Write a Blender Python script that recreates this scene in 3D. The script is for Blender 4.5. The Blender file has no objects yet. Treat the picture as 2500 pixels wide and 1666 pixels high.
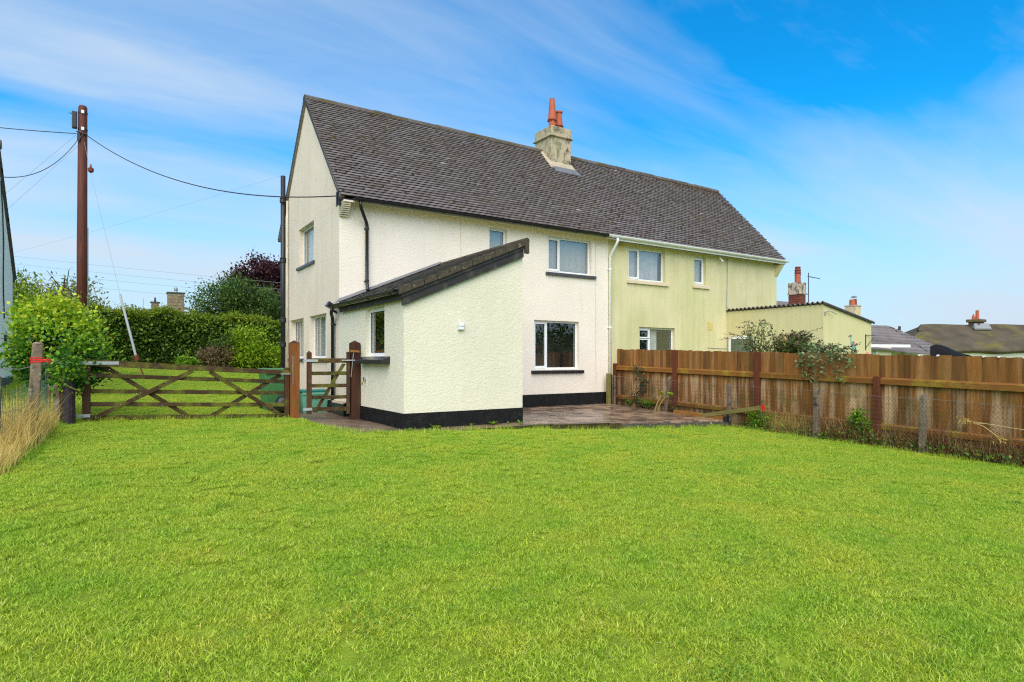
import bpy, math, random
import numpy as np
from mathutils import Vector, Matrix

random.seed(7)
RNG = np.random.default_rng(11)
SC = bpy.context.scene
COL = SC.collection

# ------------------------------------------------------------------ camera
CAM = Vector((-3.943, -12.623, 1.282))
YAW = 0.578
cd = bpy.data.cameras.new('camera')
cam = bpy.data.objects.new('camera', cd)
COL.objects.link(cam)
cam.location = CAM
cam.rotation_euler = (math.pi / 2, 0, -YAW)
cd.sensor_width = 36
cd.lens = 36 * 1493.87 / 2500
cd.shift_y = 44.6 / 2500
cd.clip_end = 2000
cd.clip_start = 0.05
SC.camera = cam

# ------------------------------------------------------------------ world, sun, exposure
SUN = Vector((-0.46, -0.62, 0.83)).normalized()          # towards the sun
elev = math.asin(SUN.z)
azim = math.atan2(SUN.x, SUN.y)
world = bpy.data.worlds.new('World')
SC.world = world
world.use_nodes = True
nt = world.node_tree
for n in list(nt.nodes):
    nt.nodes.remove(n)


def N(tree, typ, **kw):
    n = tree.nodes.new(typ)
    for k, v in kw.items():
        if k in n.inputs.keys():
            n.inputs[k].default_value = v
        else:
            setattr(n, k, v)
    return n


def ramp(tree, stops, interp='LINEAR'):
    r = tree.nodes.new('ShaderNodeValToRGB')
    r.color_ramp.interpolation = interp
    e = r.color_ramp.elements
    while len(e) < len(stops):
        e.new(0.5)
    for el, (p, c) in zip(e, stops):
        el.position = p
        el.color = (c[0], c[1], c[2], 1) if not isinstance(c, float) else (c, c, c, 1)
    return r


def mixc(tree, fac, a, b, mode='MIX'):
    m = tree.nodes.new('ShaderNodeMix')
    m.data_type = 'RGBA'
    m.blend_type = mode
    for sock, val in ((m.inputs[0], fac), (m.inputs[6], a), (m.inputs[7], b)):
        if hasattr(val, 'is_output'):
            tree.links.new(val, sock)
        elif isinstance(val, (int, float)):
            sock.default_value = val
        else:
            sock.default_value = (val[0], val[1], val[2], 1)
    return m.outputs[2]


sky = N(nt, 'ShaderNodeTexSky', sky_type='NISHITA')
sky.sun_disc = False
sky.sun_elevation = elev
sky.sun_rotation = azim
sky.air_density = 1.0
sky.dust_density = 0.4
sky.ozone_density = 3.0
tc = N(nt, 'ShaderNodeTexCoord')
# thin streaky cloud veil: project the view direction onto a plane overhead
sep = N(nt, 'ShaderNodeSeparateXYZ')
nt.links.new(tc.outputs['Generated'], sep.inputs[0])
zc = N(nt, 'ShaderNodeMath', operation='MAXIMUM')
nt.links.new(sep.outputs['Z'], zc.inputs[0]); zc.inputs[1].default_value = 0.0
za = N(nt, 'ShaderNodeMath', operation='ADD')
nt.links.new(zc.outputs[0], za.inputs[0]); za.inputs[1].default_value = 0.16
dv = N(nt, 'ShaderNodeVectorMath', operation='DIVIDE')
nt.links.new(tc.outputs['Generated'], dv.inputs[0])
cmb = N(nt, 'ShaderNodeCombineXYZ')
for i in range(3):
    nt.links.new(za.outputs[0], cmb.inputs[i])
nt.links.new(cmb.outputs[0], dv.inputs[1])
mp = N(nt, 'ShaderNodeMapping')
mp.inputs['Rotation'].default_value = (0, 0, math.radians(45))
mp.inputs['Scale'].default_value = (0.42, 1.15, 0.0)
mp.inputs['Location'].default_value = (1.1, 0.4, 0)
nt.links.new(dv.outputs[0], mp.inputs[0])
n1 = N(nt, 'ShaderNodeTexNoise')
n1.inputs['Scale'].default_value = 1.1
n1.inputs['Detail'].default_value = 7
n1.inputs['Roughness'].default_value = 0.45
n1.inputs['Distortion'].default_value = 0.5
nt.links.new(mp.outputs[0], n1.inputs['Vector'])
cr = ramp(nt, [(0.38, 0.0), (0.54, 0.40), (0.70, 0.92)])
mp2 = N(nt, 'ShaderNodeMapping')
mp2.inputs['Rotation'].default_value = (0, 0, math.radians(38))
mp2.inputs['Scale'].default_value = (1.1, 4.6, 0.0)
nt.links.new(dv.outputs[0], mp2.inputs[0])
n2 = N(nt, 'ShaderNodeTexNoise')
n2.inputs['Scale'].default_value = 1.3
n2.inputs['Detail'].default_value = 9
n2.inputs['Roughness'].default_value = 0.62
n2.inputs['Distortion'].default_value = 0.9
nt.links.new(mp2.outputs[0], n2.inputs['Vector'])
w1 = N(nt, 'ShaderNodeMath', operation='MULTIPLY_ADD')
nt.links.new(n2.outputs['Fac'], w1.inputs[0]); w1.inputs[1].default_value = 0.17; w1.inputs[2].default_value = -0.065
w2 = N(nt, 'ShaderNodeMath', operation='ADD')
nt.links.new(n1.outputs['Fac'], w2.inputs[0]); nt.links.new(w1.outputs[0], w2.inputs[1])
nt.links.new(w2.outputs[0], cr.inputs[0])
# more veil toward the horizon
hz = N(nt, 'ShaderNodeMapRange')
nt.links.new(zc.outputs[0], hz.inputs[0])
hz.inputs[1].default_value = 0.0; hz.inputs[2].default_value = 0.36; hz.interpolation_type = 'SMOOTHSTEP'
hz.inputs[3].default_value = 0.96; hz.inputs[4].default_value = 0.0
# screen-combine the streaks with the horizon veil
i1 = N(nt, 'ShaderNodeMath', operation='SUBTRACT'); i1.inputs[0].default_value = 1.0
i2 = N(nt, 'ShaderNodeMath', operation='SUBTRACT'); i2.inputs[0].default_value = 1.0
nt.links.new(cr.outputs[0], i1.inputs[1]); nt.links.new(hz.outputs[0], i2.inputs[1])
i3 = N(nt, 'ShaderNodeMath', operation='MULTIPLY')
nt.links.new(i1.outputs[0], i3.inputs[0]); nt.links.new(i2.outputs[0], i3.inputs[1])
mx = N(nt, 'ShaderNodeMath', operation='SUBTRACT'); mx.inputs[0].default_value = 1.0
nt.links.new(i3.outputs[0], mx.inputs[1])
hs = N(nt, 'ShaderNodeHueSaturation')
hs.inputs['Saturation'].default_value = 1.25
hs.inputs['Value'].default_value = 1.75
nt.links.new(sky.outputs[0], hs.inputs['Color'])
skyt = mixc(nt, 1.0, hs.outputs[0], (0.07, 0.97, 1.12), 'MULTIPLY')
skycol = mixc(nt, mx.outputs[0], skyt, (5.3, 6.3, 7.4))
bg = N(nt, 'ShaderNodeBackground')
bg.inputs['Strength'].default_value = 0.10
nt.links.new(skycol, bg.inputs['Color'])
wo = N(nt, 'ShaderNodeOutputWorld')
nt.links.new(bg.outputs[0], wo.inputs[0])

sl = bpy.data.lights.new('sun', 'SUN')
sl.energy = 3.7
sl.angle = math.radians(75)
sl.color = (1.0, 0.885, 0.745)
so = bpy.data.objects.new('sun', sl)
COL.objects.link(so)
so.location = (0, 0, 30)
so.rotation_euler = (-SUN).to_track_quat('-Z', 'Y').to_euler()

vs = SC.view_settings
vs.view_transform = 'Standard'
vs.look = 'None'
vs.gamma = 1
vs.use_curve_mapping = False
vs.exposure = 0.30
SC.cycles.use_denoising = False
SC.cycles.filter_width = 1.2
SC.cycles.sample_clamp_indirect = 6.0
SC.cycles.max_bounces = 8
SC.cycles.transparent_max_bounces = 12


# ------------------------------------------------------------------ materials
def new_mat(name):
    m = bpy.data.materials.new(name)
    m.use_nodes = True
    t = m.node_tree
    for n in list(t.nodes):
        t.nodes.remove(n)
    out = t.nodes.new('ShaderNodeOutputMaterial')
    return m, t, out


def noise(t, vec, scale, detail=4, rough=0.55, dist=0.0):
    n = t.nodes.new('ShaderNodeTexNoise')
    n.inputs['Scale'].default_value = scale
    n.inputs['Detail'].default_value = detail
    n.inputs['Roughness'].default_value = rough
    n.inputs['Distortion'].default_value = dist
    if vec is not None:
        t.links.new(vec, n.inputs['Vector'])
    return n.outputs['Fac']


def pos(t, scale=None):
    g = t.nodes.new('ShaderNodeNewGeometry')
    if scale is None:
        return g.outputs['Position']
    m = t.nodes.new('ShaderNodeMapping')
    m.inputs['Scale'].default_value = scale
    t.links.new(g.outputs['Position'], m.inputs[0])
    return m.outputs[0]


def attr(t, name):
    a = t.nodes.new('ShaderNodeAttribute')
    a.attribute_name = name
    return a.outputs['Fac']


def bumpn(t, h, strength, dist=0.02, prev=None):
    b = t.nodes.new('ShaderNodeBump')
    b.inputs['Strength'].default_value = strength
    b.inputs['Distance'].default_value = dist
    t.links.new(h, b.inputs['Height'])
    if prev is not None:
        t.links.new(prev, b.inputs['Normal'])
    return b.outputs[0]


def principled(t, out, col, rough=0.8, metal=0.0, spec=0.3, normal=None):
    p = t.nodes.new('ShaderNodeBsdfPrincipled')
    if hasattr(col, 'is_output'):
        t.links.new(col, p.inputs['Base Color'])
    else:
        p.inputs['Base Color'].default_value = (*col, 1)
    if hasattr(rough, 'is_output'):
        t.links.new(rough, p.inputs['Roughness'])
    else:
        p.inputs['Roughness'].default_value = rough
    p.inputs['Metallic'].default_value = metal
    p.inputs['Specular IOR Level'].default_value = spec
    if normal is not None:
        t.links.new(normal, p.inputs['Normal'])
    t.links.new(p.outputs[0], out.inputs['Surface'])
    return p


def M(name, col, rough=0.7, var=0.2, vs_=4.0, bump=0.0, bs=40.0, spec=0.3, metal=0.0, stretch=None, rndvar=0.0,
      col2=None, c2scale=2.0, c2lo=0.5, c2hi=0.65, c2stretch=None, bdist=0.01):
    """plain procedural material: base colour, noise mottling, a second colour in patches, fine bump"""
    m, t, out = new_mat(name)
    P = pos(t, stretch) if stretch else pos(t)
    f = noise(t, P, vs_, 5)
    r = ramp(t, [(0.25, tuple(c * (1 - var) for c in col)), (0.75, tuple(min(1, c * (1 + var)) for c in col))])
    t.links.new(f, r.inputs[0])
    c = r.outputs[0]
    if col2 is not None:
        f2 = noise(t, pos(t, c2stretch) if c2stretch else pos(t), c2scale, 6, 0.6)
        r2 = ramp(t, [(c2lo, 0.0), (c2hi, 1.0)])
        t.links.new(f2, r2.inputs[0])
        c = mixc(t, r2.outputs[0], c, col2)
    if rndvar:
        a = attr(t, 'rnd')
        mr = t.nodes.new('ShaderNodeMapRange')
        mr.inputs[3].default_value = 1 - rndvar
        mr.inputs[4].default_value = 1 + rndvar
        t.links.new(a, mr.inputs[0])
        cc = t.nodes.new('ShaderNodeCombineColor')
        for i in range(3):
            t.links.new(mr.outputs[0], cc.inputs[i])
        c = mixc(t, 1.0, c, cc.outputs[0], 'MULTIPLY')
    nrm = None
    if bump:
        nrm = bumpn(t, noise(t, P, bs, 5, 0.6), bump, bdist)
    principled(t, out, c, rough, metal, spec, nrm)
    return m


def stucco(name, col, dirt, dirtlo=0.52, dirthi=0.75, rough_scale=26.0, strength=0.55, green=None, dirtstretch=(1.2, 1.2, 0.35), streak=0.25):
    m, t, out = new_mat(name)
    P = pos(t)
    big = noise(t, P, 0.9, 5, 0.6)
    r = ramp(t, [(0.3, tuple(c * 0.94 for c in col)), (0.7, tuple(min(1, c * 1.04) for c in col))])
    t.links.new(big, r.inputs[0])
    c = r.outputs[0]
    d = noise(t, pos(t, dirtstretch), 1.6, 7, 0.62)
    rd = ramp(t, [(dirtlo, 0.0), (dirthi, 1.0)])
    t.links.new(d, rd.inputs[0])
    c = mixc(t, rd.outputs[0], c, dirt)
    if green:
        g = noise(t, pos(t, (0.7, 0.7, 0.5)), 1.1, 6, 0.6)
        rg = ramp(t, [(0.42, 0.0), (0.66, 0.75)])
        t.links.new(g, rg.inputs[0])
        c = mixc(t, rg.outputs[0], c, green)
    if streak:
        sn = noise(t, pos(t, (5.0, 5.0, 0.22)), 1.4, 6, 0.62)
        rs_ = ramp(t, [(0.50, 0.0), (0.74, streak)])
        t.links.new(sn, rs_.inputs[0])
        c = mixc(t, rs_.outputs[0], c, tuple(q * 0.72 for q in dirt))
    fine = noise(t, P, rough_scale * 3, 3, 0.6)
    rf = ramp(t, [(0.35, 0.94), (0.6, 1.02)])
    t.links.new(fine, rf.inputs[0])
    c = mixc(t, 1.0, c, rf.outputs[0], 'MULTIPLY')
    n1 = bumpn(t, noise(t, pos(t, (1.0, 1.0, 1.8)), rough_scale * 0.45, 4, 0.6, 0.8), strength * 0.8, 0.02)
    n2 = bumpn(t, noise(t, pos(t, (1.0, 1.0, 1.5)), rough_scale * 1.5, 5, 0.7, 0.4), strength, 0.012, n1)
    principled(t, out, c, 0.88, 0, 0.2, n2)
    return m


def woodmat(name, base, light, green=None, pale=None, axis='z', rough=0.75, rndvar=0.3, palelo=0.52, palehi=0.68, greenlo=0.50, greenhi=0.72, palez=None):
    m, t, out = new_mat(name)
    st = {'z': (14, 14, 1.1), 'x': (1.1, 14, 14), 'y': (14, 1.1, 14)}[axis]
    st2 = {'z': (9, 9, 0.8), 'x': (0.8, 9, 9), 'y': (9, 0.8, 9)}[axis]
    P = pos(t, st)
    f = noise(t, P, 1.3, 7, 0.65, 0.6)
    r = ramp(t, [(0.28, base), (0.72, light)])
    t.links.new(f, r.inputs[0])
    c = r.outputs[0]
    if pale:
        f2 = noise(t, pos(t, st2), 0.9, 6, 0.6)
        r2 = ramp(t, [(palelo, 0.0), (palehi, 0.85)])
        t.links.new(f2, r2.inputs[0])
        fac = r2.outputs[0]
        if palez:
            sx = t.nodes.new('ShaderNodeSeparateXYZ')
            t.links.new(pos(t), sx.inputs[0])
            mz = t.nodes.new('ShaderNodeMapRange')
            mz.inputs[1].default_value = palez[0]; mz.inputs[2].default_value = palez[1]
            mz.inputs[3].default_value = 1.0; mz.inputs[4].default_value = 0.18
            t.links.new(sx.outputs['Z'], mz.inputs[0])
            mm = t.nodes.new('ShaderNodeMath'); mm.operation = 'MULTIPLY'
            t.links.new(fac, mm.inputs[0]); t.links.new(mz.outputs[0], mm.inputs[1])
            fac = mm.outputs[0]
        c = mixc(t, fac, c, pale)
    if green:
        f3 = noise(t, pos(t), 3.2, 6, 0.65)
        r3 = ramp(t, [(greenlo, 0.0), (greenhi, 0.8)])
        t.links.new(f3, r3.inputs[0])
        c = mixc(t, r3.outputs[0], c, green)
    if rndvar:
        a = attr(t, 'rnd')
        mr = t.nodes.new('ShaderNodeMapRange')
        mr.inputs[3].default_value = 1 - rndvar
        mr.inputs[4].default_value = 1 + rndvar
        t.links.new(a, mr.inputs[0])
        cc = t.nodes.new('ShaderNodeCombineColor')
        for i in range(3):
            t.links.new(mr.outputs[0], cc.inputs[i])
        c = mixc(t, 1.0, c, cc.outputs[0], 'MULTIPLY')
    nrm = bumpn(t, f, 0.35, 0.006)
    principled(t, out, c, rough, 0, 0.25, nrm)
    return m


def leafmat(name, stops, trans=0.35, rough=0.5, spec=0.3, patch=None):
    """foliage: colour from the per-leaf random value, translucent"""
    m, t, out = new_mat(name)
    r = ramp(t, stops)
    t.links.new(attr(t, 'rnd'), r.inputs[0])
    c = r.outputs[0]
    if patch:
        f = noise(t, pos(t), patch[1], 4)
        rr = ramp(t, [(0.42, 0.0), (0.62, 0.8)])
        t.links.new(f, rr.inputs[0])
        c = mixc(t, rr.outputs[0], c, patch[0])
    p = t.nodes.new('ShaderNodeBsdfPrincipled')
    t.links.new(c, p.inputs['Base Color'])
    p.inputs['Roughness'].default_value = rough
    p.inputs['Specular IOR Level'].default_value = spec
    tr = t.nodes.new('ShaderNodeBsdfTranslucent')
    t.links.new(c, tr.inputs['Color'])
    mixs = t.nodes.new('ShaderNodeMixShader')
    mixs.inputs[0].default_value = trans
    t.links.new(p.outputs[0], mixs.inputs[1])
    t.links.new(tr.outputs[0], mixs.inputs[2])
    t.links.new(mixs.outputs[0], out.inputs['Surface'])
    return m


def glassmat(name, base=0.10, gain=0.55):
    m, t, out = new_mat(name)
    lw = t.nodes.new('ShaderNodeLayerWeight')
    lw.inputs['Blend'].default_value = 0.35
    mr = t.nodes.new('ShaderNodeMapRange')
    mr.inputs[3].default_value = base
    mr.inputs[4].default_value = base + gain
    t.links.new(lw.outputs['Facing'], mr.inputs[0])
    g = t.nodes.new('ShaderNodeBsdfGlossy')
    g.inputs['Roughness'].default_value = 0.015
    g.inputs['Color'].default_value = (0.93, 0.96, 0.97, 1)
    # very slight waviness of the sheet
    t.links.new(bumpn(t, noise(t, pos(t), 1.7, 2), 0.05, 0.02), g.inputs['Normal'])
    tr = t.nodes.new('ShaderNodeBsdfTransparent')
    tr.inputs['Color'].default_value = (0.82, 0.86, 0.85, 1)
    mixs = t.nodes.new('ShaderNodeMixShader')
    t.links.new(mr.outputs[0], mixs.inputs[0])
    t.links.new(tr.outputs[0], mixs.inputs[1])
    t.links.new(g.outputs[0], mixs.inputs[2])
    t.links.new(mixs.outputs[0], out.inputs['Surface'])
    return m


def grassmat(name):
    m, t, out = new_mat(name)
    P = pos(t)
    r = ramp(t, [(0.0, (0.12, 0.20, 0.012)), (0.2, (0.23, 0.37, 0.018)), (0.55, (0.455, 0.615, 0.046)), (0.88, (0.67, 0.79, 0.11)), (0.95, (0.68, 0.68, 0.16)), (1.0, (0.72, 0.60, 0.26))])
    t.links.new(attr(t, 'rnd'), r.inputs[0])
    c = r.outputs[0]
    f = noise(t, P, 1.3, 5, 0.6)
    rr = ramp(t, [(0.34, (0.78, 0.92, 0.80)), (0.5, (1.0, 1.0, 1.0)), (0.66, (1.16, 1.02, 1.05))])
    t.links.new(f, rr.inputs[0])
    c = mixc(t, 1.0, c, rr.outputs[0], 'MULTIPLY')
    f2 = noise(t, P, 4.2, 4, 0.6)
    r2 = ramp(t, [(0.60, 0.0), (0.70, 0.55)])
    t.links.new(f2, r2.inputs[0])
    c = mixc(t, r2.outputs[0], c, (0.22, 0.42, 0.045))
    f3 = noise(t, pos(t, (1, 1, 0)), 7.5, 4, 0.6)
    r3 = ramp(t, [(0.64, 0.0), (0.74, 0.6)])
    t.links.new(f3, r3.inputs[0])
    c = mixc(t, r3.outputs[0], c, (0.42, 0.36, 0.12))
    d = t.nodes.new('ShaderNodeBsdfPrincipled')
    t.links.new(c, d.inputs['Base Color'])
    d.inputs['Roughness'].default_value = 0.5
    d.inputs['Specular IOR Level'].default_value = 0.25
    tr = t.nodes.new('ShaderNodeBsdfTranslucent')
    t.links.new(c, tr.inputs['Color'])
    mixs = t.nodes.new('ShaderNodeMixShader')
    mixs.inputs[0].default_value = 0.35
    t.links.new(d.outputs[0], mixs.inputs[1])
    t.links.new(tr.outputs[0], mixs.inputs[2])
    t.links.new(mixs.outputs[0], out.inputs['Surface'])
    return m


def tilemat(name):
    m, t, out = new_mat(name)
    P = pos(t)
    r = ramp(t, [(0.0, (0.016, 0.012, 0.010)), (0.06, (0.020, 0.015, 0.013)), (0.10, (0.118, 0.100, 0.096)), (0.5, (0.150, 0.130, 0.126)), (0.85, (0.182, 0.162, 0.158)), (0.996, (0.20, 0.18, 0.174)), (1.0, (0.46, 0.41, 0.36))])  # lowest stops: shadow line between tile rows, put into the colour
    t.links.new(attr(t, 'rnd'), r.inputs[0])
    c = r.outputs[0]
    f = noise(t, P, 0.55, 5, 0.6)
    rr = ramp(t, [(0.42, 0.0), (0.70, 0.35)])
    t.links.new(f, rr.inputs[0])
    c = mixc(t, rr.outputs[0], c, (0.10, 0.068, 0.058))
    f2 = noise(t, P, 34, 4, 0.7)
    r2 = ramp(t, [(0.58, 0.0), (0.72, 0.6)])
    t.links.new(f2, r2.inputs[0])
    c = mixc(t, r2.outputs[0], c, (0.055, 0.042, 0.036))
    principled(t, out, c, 0.75, 0, 0.25, bumpn(t, noise(t, P, 60, 4), 0.3, 0.004))
    return m


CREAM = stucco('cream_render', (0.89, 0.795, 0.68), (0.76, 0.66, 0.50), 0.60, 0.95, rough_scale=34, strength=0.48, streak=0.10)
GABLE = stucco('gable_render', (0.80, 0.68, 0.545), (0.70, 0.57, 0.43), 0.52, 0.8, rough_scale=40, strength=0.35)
EXTR = stucco('extension_render', (0.83, 0.765, 0.605), (0.74, 0.69, 0.48), 0.58, 0.95, rough_scale=30, strength=0.66, streak=0.10)
NBR = stucco('green_render', (0.72, 0.65, 0.39), (0.60, 0.52, 0.26), 0.52, 0.80, rough_scale=60, strength=0.14, green=(0.56, 0.55, 0.27), streak=0.40)
NBR2 = stucco('green_render_extension', (0.66, 0.60, 0.33), (0.56, 0.51, 0.25), 0.56, 0.9, rough_scale=60, strength=0.1)
WHITEWALL = stucco('white_render', (0.95, 0.93, 0.89), (0.84, 0.83, 0.78), 0.6, 0.9, strength=0.25)
CHIM = stucco('chimney_render', (0.54, 0.43, 0.32), (0.075, 0.064, 0.056), 0.47, 0.60, rough_scale=22, strength=0.9, green=(0.47, 0.43, 0.25), dirtstretch=(4.2, 4.2, 2.6), streak=0.0)
PLINTH = M('black_plinth', (0.010, 0.010, 0.0105), 0.6, 0.4, 6, 1.0, 55, 0.22, bdist=0.03, col2=(0.034, 0.031, 0.027), c2scale=5, c2lo=0.55, c2hi=0.75)
BLACKPL = M('black_plastic', (0.012, 0.012, 0.013), 0.28, 0.3, 8, 0.05, 20, 0.5)
IRON = M('black_cast_iron', (0.018, 0.019, 0.022), 0.38, 0.3, 10, 0.15, 60, 0.5)
DARKTIM = M('black_stained_timber', (0.030, 0.026, 0.024), 0.55, 0.4, 3, 0.4, 26, 0.4, stretch=(2, 2, 14), col2=(0.085, 0.07, 0.06), c2scale=4, c2lo=0.52, c2hi=0.7)
WHITEPL = M('white_upvc', (0.84, 0.85, 0.86), 0.3, 0.03, 3, 0, 1, 0.45)
WHITEPAINT = M('white_paint', (0.80, 0.80, 0.78), 0.5, 0.06, 5, 0.05, 30)
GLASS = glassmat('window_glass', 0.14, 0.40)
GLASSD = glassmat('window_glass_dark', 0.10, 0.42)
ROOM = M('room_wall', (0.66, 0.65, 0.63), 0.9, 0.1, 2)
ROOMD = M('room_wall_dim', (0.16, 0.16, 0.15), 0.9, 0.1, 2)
BLIND = M('blind_fabric', (0.62, 0.62, 0.60), 0.9, 0.05, 3)
SKYREFL = M('grey_sky_reflection', (0.60, 0.53, 0.47), 0.9, 0.05, 3)  # added sheet behind upstairs panes, its colour standing in for grey sky reflection
SILLG = M('grey_sill', (0.060, 0.060, 0.068), 0.4, 0.2, 8, 0.1, 40, 0.5)
SILLB = M('black_sill', (0.020, 0.020, 0.022), 0.3, 0.3, 8, 0.1, 40, 0.5)
SILLC = M('cream_sill', (0.72, 0.58, 0.42), 0.6, 0.08, 5, 0.1, 40)
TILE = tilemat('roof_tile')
MOSS = M('roof_moss', (0.055, 0.030, 0.018), 0.95, 0.5, 20, 0.5, 60, 0.1, col2=(0.09, 0.075, 0.02), c2scale=3, c2lo=0.5, c2hi=0.6)
RIDGE = M('ridge_tile', (0.115, 0.10, 0.09), 0.8, 0.35, 9, 0.5, 30, 0.2, col2=(0.10, 0.075, 0.03), c2scale=2.2, c2lo=0.48, c2hi=0.62, rndvar=0.25)
LEAD = M('lead_flashing', (0.15, 0.155, 0.17), 0.45, 0.15, 6, 0.1, 20, 0.5)
TERRA = M('terracotta', (0.46, 0.115, 0.055), 0.65, 0.18, 6, 0.1, 30)
TERRAD = M('terracotta_dark', (0.20, 0.045, 0.03), 0.65, 0.25, 6, 0.1, 30)
MORTAR = M('mortar', (0.44, 0.37, 0.27), 0.9, 0.2, 9, 0.3, 40)
SLATE = M('dark_slate', (0.060, 0.056, 0.054), 0.35, 0.35, 9, 0.2, 30, 0.5, rndvar=0.35, col2=(0.075, 0.06, 0.03), c2scale=6, c2lo=0.52, c2hi=0.66)
OAK = woodmat('gate_rail_wood', (0.030, 0.016, 0.008), (0.088, 0.048, 0.020), green=(0.145, 0.150, 0.016), axis='x', rndvar=0.25, greenlo=0.46, greenhi=0.62)
OAKZ = woodmat('gate_stile_wood', (0.036, 0.016, 0.009), (0.105, 0.046, 0.020), green=(0.15, 0.15, 0.03), axis='z', rndvar=0.2, greenlo=0.56, greenhi=0.76)
POSTO = woodmat('orange_post_wood', (0.13, 0.042, 0.012), (0.30, 0.105, 0.026), green=(0.15, 0.11, 0.02), axis='z', rndvar=0.0, greenlo=0.55, greenhi=0.8)
POSTD = woodmat('dark_post_wood', (0.034, 0.014, 0.009), (0.095, 0.038, 0.022), axis='z', rndvar=0.0, pale=(0.15, 0.07, 0.03), palelo=0.6, palehi=0.8)
HINGEP = M('dark_purple_post', (0.030, 0.020, 0.026), 0.6, 0.4, 8, 0.3, 40, col2=(0.16, 0.07, 0.03), c2scale=7, c2lo=0.6, c2hi=0.7)
POLE = woodmat('pole_wood', (0.060, 0.020, 0.014), (0.17, 0.048, 0.026), axis='z', rndvar=0.0, rough=0.6)
BOARD = woodmat('fence_board_wood', (0.135, 0.053, 0.012), (0.30, 0.126, 0.027), pale=(0.46, 0.32, 0.18), green=(0.12, 0.090, 0.014), axis='z', rndvar=0.40, palelo=0.44, palehi=0.58, greenlo=0.50, greenhi=0.74, palez=(0.80, 0.95))
RAILM = woodmat('fence_rail_wood', (0.16, 0.062, 0.012), (0.28, 0.12, 0.025), green=(0.28, 0.22, 0.02), axis='y', rndvar=0.15, greenlo=0.50, greenhi=0.68)
FPOST = woodmat('fence_post_wood', (0.075, 0.020, 0.010), (0.16, 0.048, 0.020), axis='z', rndvar=0.0)
PLANK = woodmat('green_plank_wood', (0.13, 0.11, 0.03), (0.25, 0.21, 0.07), axis='y', rndvar=0.0, green=(0.16, 0.16, 0.04))
SLEEPER = woodmat('edging_wood', (0.20, 0.085, 0.015), (0.38, 0.18, 0.04), axis='y', rndvar=0.0)
CONCP = M('lichened_concrete', (0.21, 0.155, 0.105), 0.9, 0.3, 12, 0.6, 40, 0.2, col2=(0.42, 0.39, 0.34), c2scale=9, c2lo=0.55, c2hi=0.65)
CONCL = M('weathered_timber_post', (0.22, 0.17, 0.12), 0.9, 0.35, 9, 0.5, 40, 0.2, stretch=(1, 1, .3), col2=(0.06, 0.05, 0.04), c2scale=8, c2lo=0.52, c2hi=0.66)
GALV = M('galvanised_steel', (0.42, 0.43, 0.45), 0.42, 0.2, 15, 0.1, 40, 0.5, metal=0.6)
WIRE = M('fence_wire', (0.20, 0.165, 0.155), 0.5, 0.2, 15, 0, 1, 0.5, metal=0.3)
CABLE = M('black_cable', (0.02, 0.02, 0.021), 0.5, 0.1, 3)
CABLEG = M('grey_cable', (0.30, 0.32, 0.34), 0.5, 0.1, 3)
REDTAPE = M('red_tape', (0.72, 0.012, 0.018), 0.35, 0.1, 9, 0.2, 30, 0.4)
GREENNET = M('green_wire_netting', (0.03, 0.11, 0.09), 0.5, 0.2, 8)
BINM = M('green_bin_plastic', (0.050, 0.185, 0.060), 0.5, 0.1, 3, 0.05, 30, 0.4)
TEAL = M('teal_bin_plastic', (0.165, 0.44, 0.31), 0.45, 0.08, 3, 0.05, 30, 0.4)
TEALD = M('teal_lid_plastic', (0.012, 0.18, 0.16), 0.4, 0.1, 3, 0, 30, 0.4)
COVER = M('black_cover_fabric', (0.012, 0.012, 0.014), 0.8, 0.2, 5, 0.4, 18, 0.1)
BAG = M('black_bag_film', (0.02, 0.02, 0.025), 0.18, 0.2, 5, 0.6, 18, 0.6, bdist=0.04)
SLABS = M('wet_paving', (0.30, 0.205, 0.145), 0.20, 0.3, 3.0, 0.45, 22, 0.5, rndvar=0.38, col2=(0.095, 0.062, 0.046), c2scale=2.4, c2lo=0.46, c2hi=0.60)
PATH = M('damp_concrete', (0.185, 0.122, 0.082), 0.45, 0.3, 3.5, 0.4, 30, 0.4, col2=(0.085, 0.066, 0.055), c2scale=2.1, c2lo=0.47, c2hi=0.62)
KERB = M('patio_edge_stone', (0.075, 0.066, 0.055), 0.8, 0.4, 6, 0.8, 20, 0.3, col2=(0.30, 0.29, 0.27), c2scale=7, c2lo=0.6, c2hi=0.7, bdist=0.03)
SOIL = M('soil', (0.055, 0.040, 0.026), 0.95, 0.4, 8, 0.6, 30, 0.1, bdist=0.03)
TURF = M('turf_base', (0.20, 0.27, 0.022), 0.95, 0.35, 5, 0.6, 60, 0.1, bdist=0.02)
FIELD = M('far_field_grass', (0.10, 0.17, 0.03), 0.95, 0.3, 0.2)
GRASS = grassmat('lawn_grass')
STONE = M('stone_chimney', (0.24, 0.185, 0.125), 0.9, 0.35, 6, 0.6, 9, 0.2, bdist=0.05)
BRICK = M('old_brick', (0.20, 0.055, 0.030), 0.85, 0.3, 9, 0.3, 30)
BRICKP = M('purple_brick', (0.11, 0.055, 0.052), 0.85, 0.3, 9, 0.3, 30)
THATCH = M('thatch', (0.098, 0.080, 0.056), 0.95, 0.35, 0.9, 0.6, 6, 0.1, bdist=0.08, stretch=(1, 1, .6), col2=(0.16, 0.14, 0.035), c2scale=0.55, c2lo=0.53, c2hi=0.68)
CTILE = M('concrete_roof_tile', (0.17, 0.145, 0.14), 0.8, 0.2, 2, 0.3, 12, rndvar=0.2)
CORR = M('corrugated_fibre_cement', (0.12, 0.095, 0.08), 0.85, 0.4, 6, 0.4, 30, col2=(0.26, 0.24, 0.21), c2scale=5, c2lo=0.55, c2hi=0.7)
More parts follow.
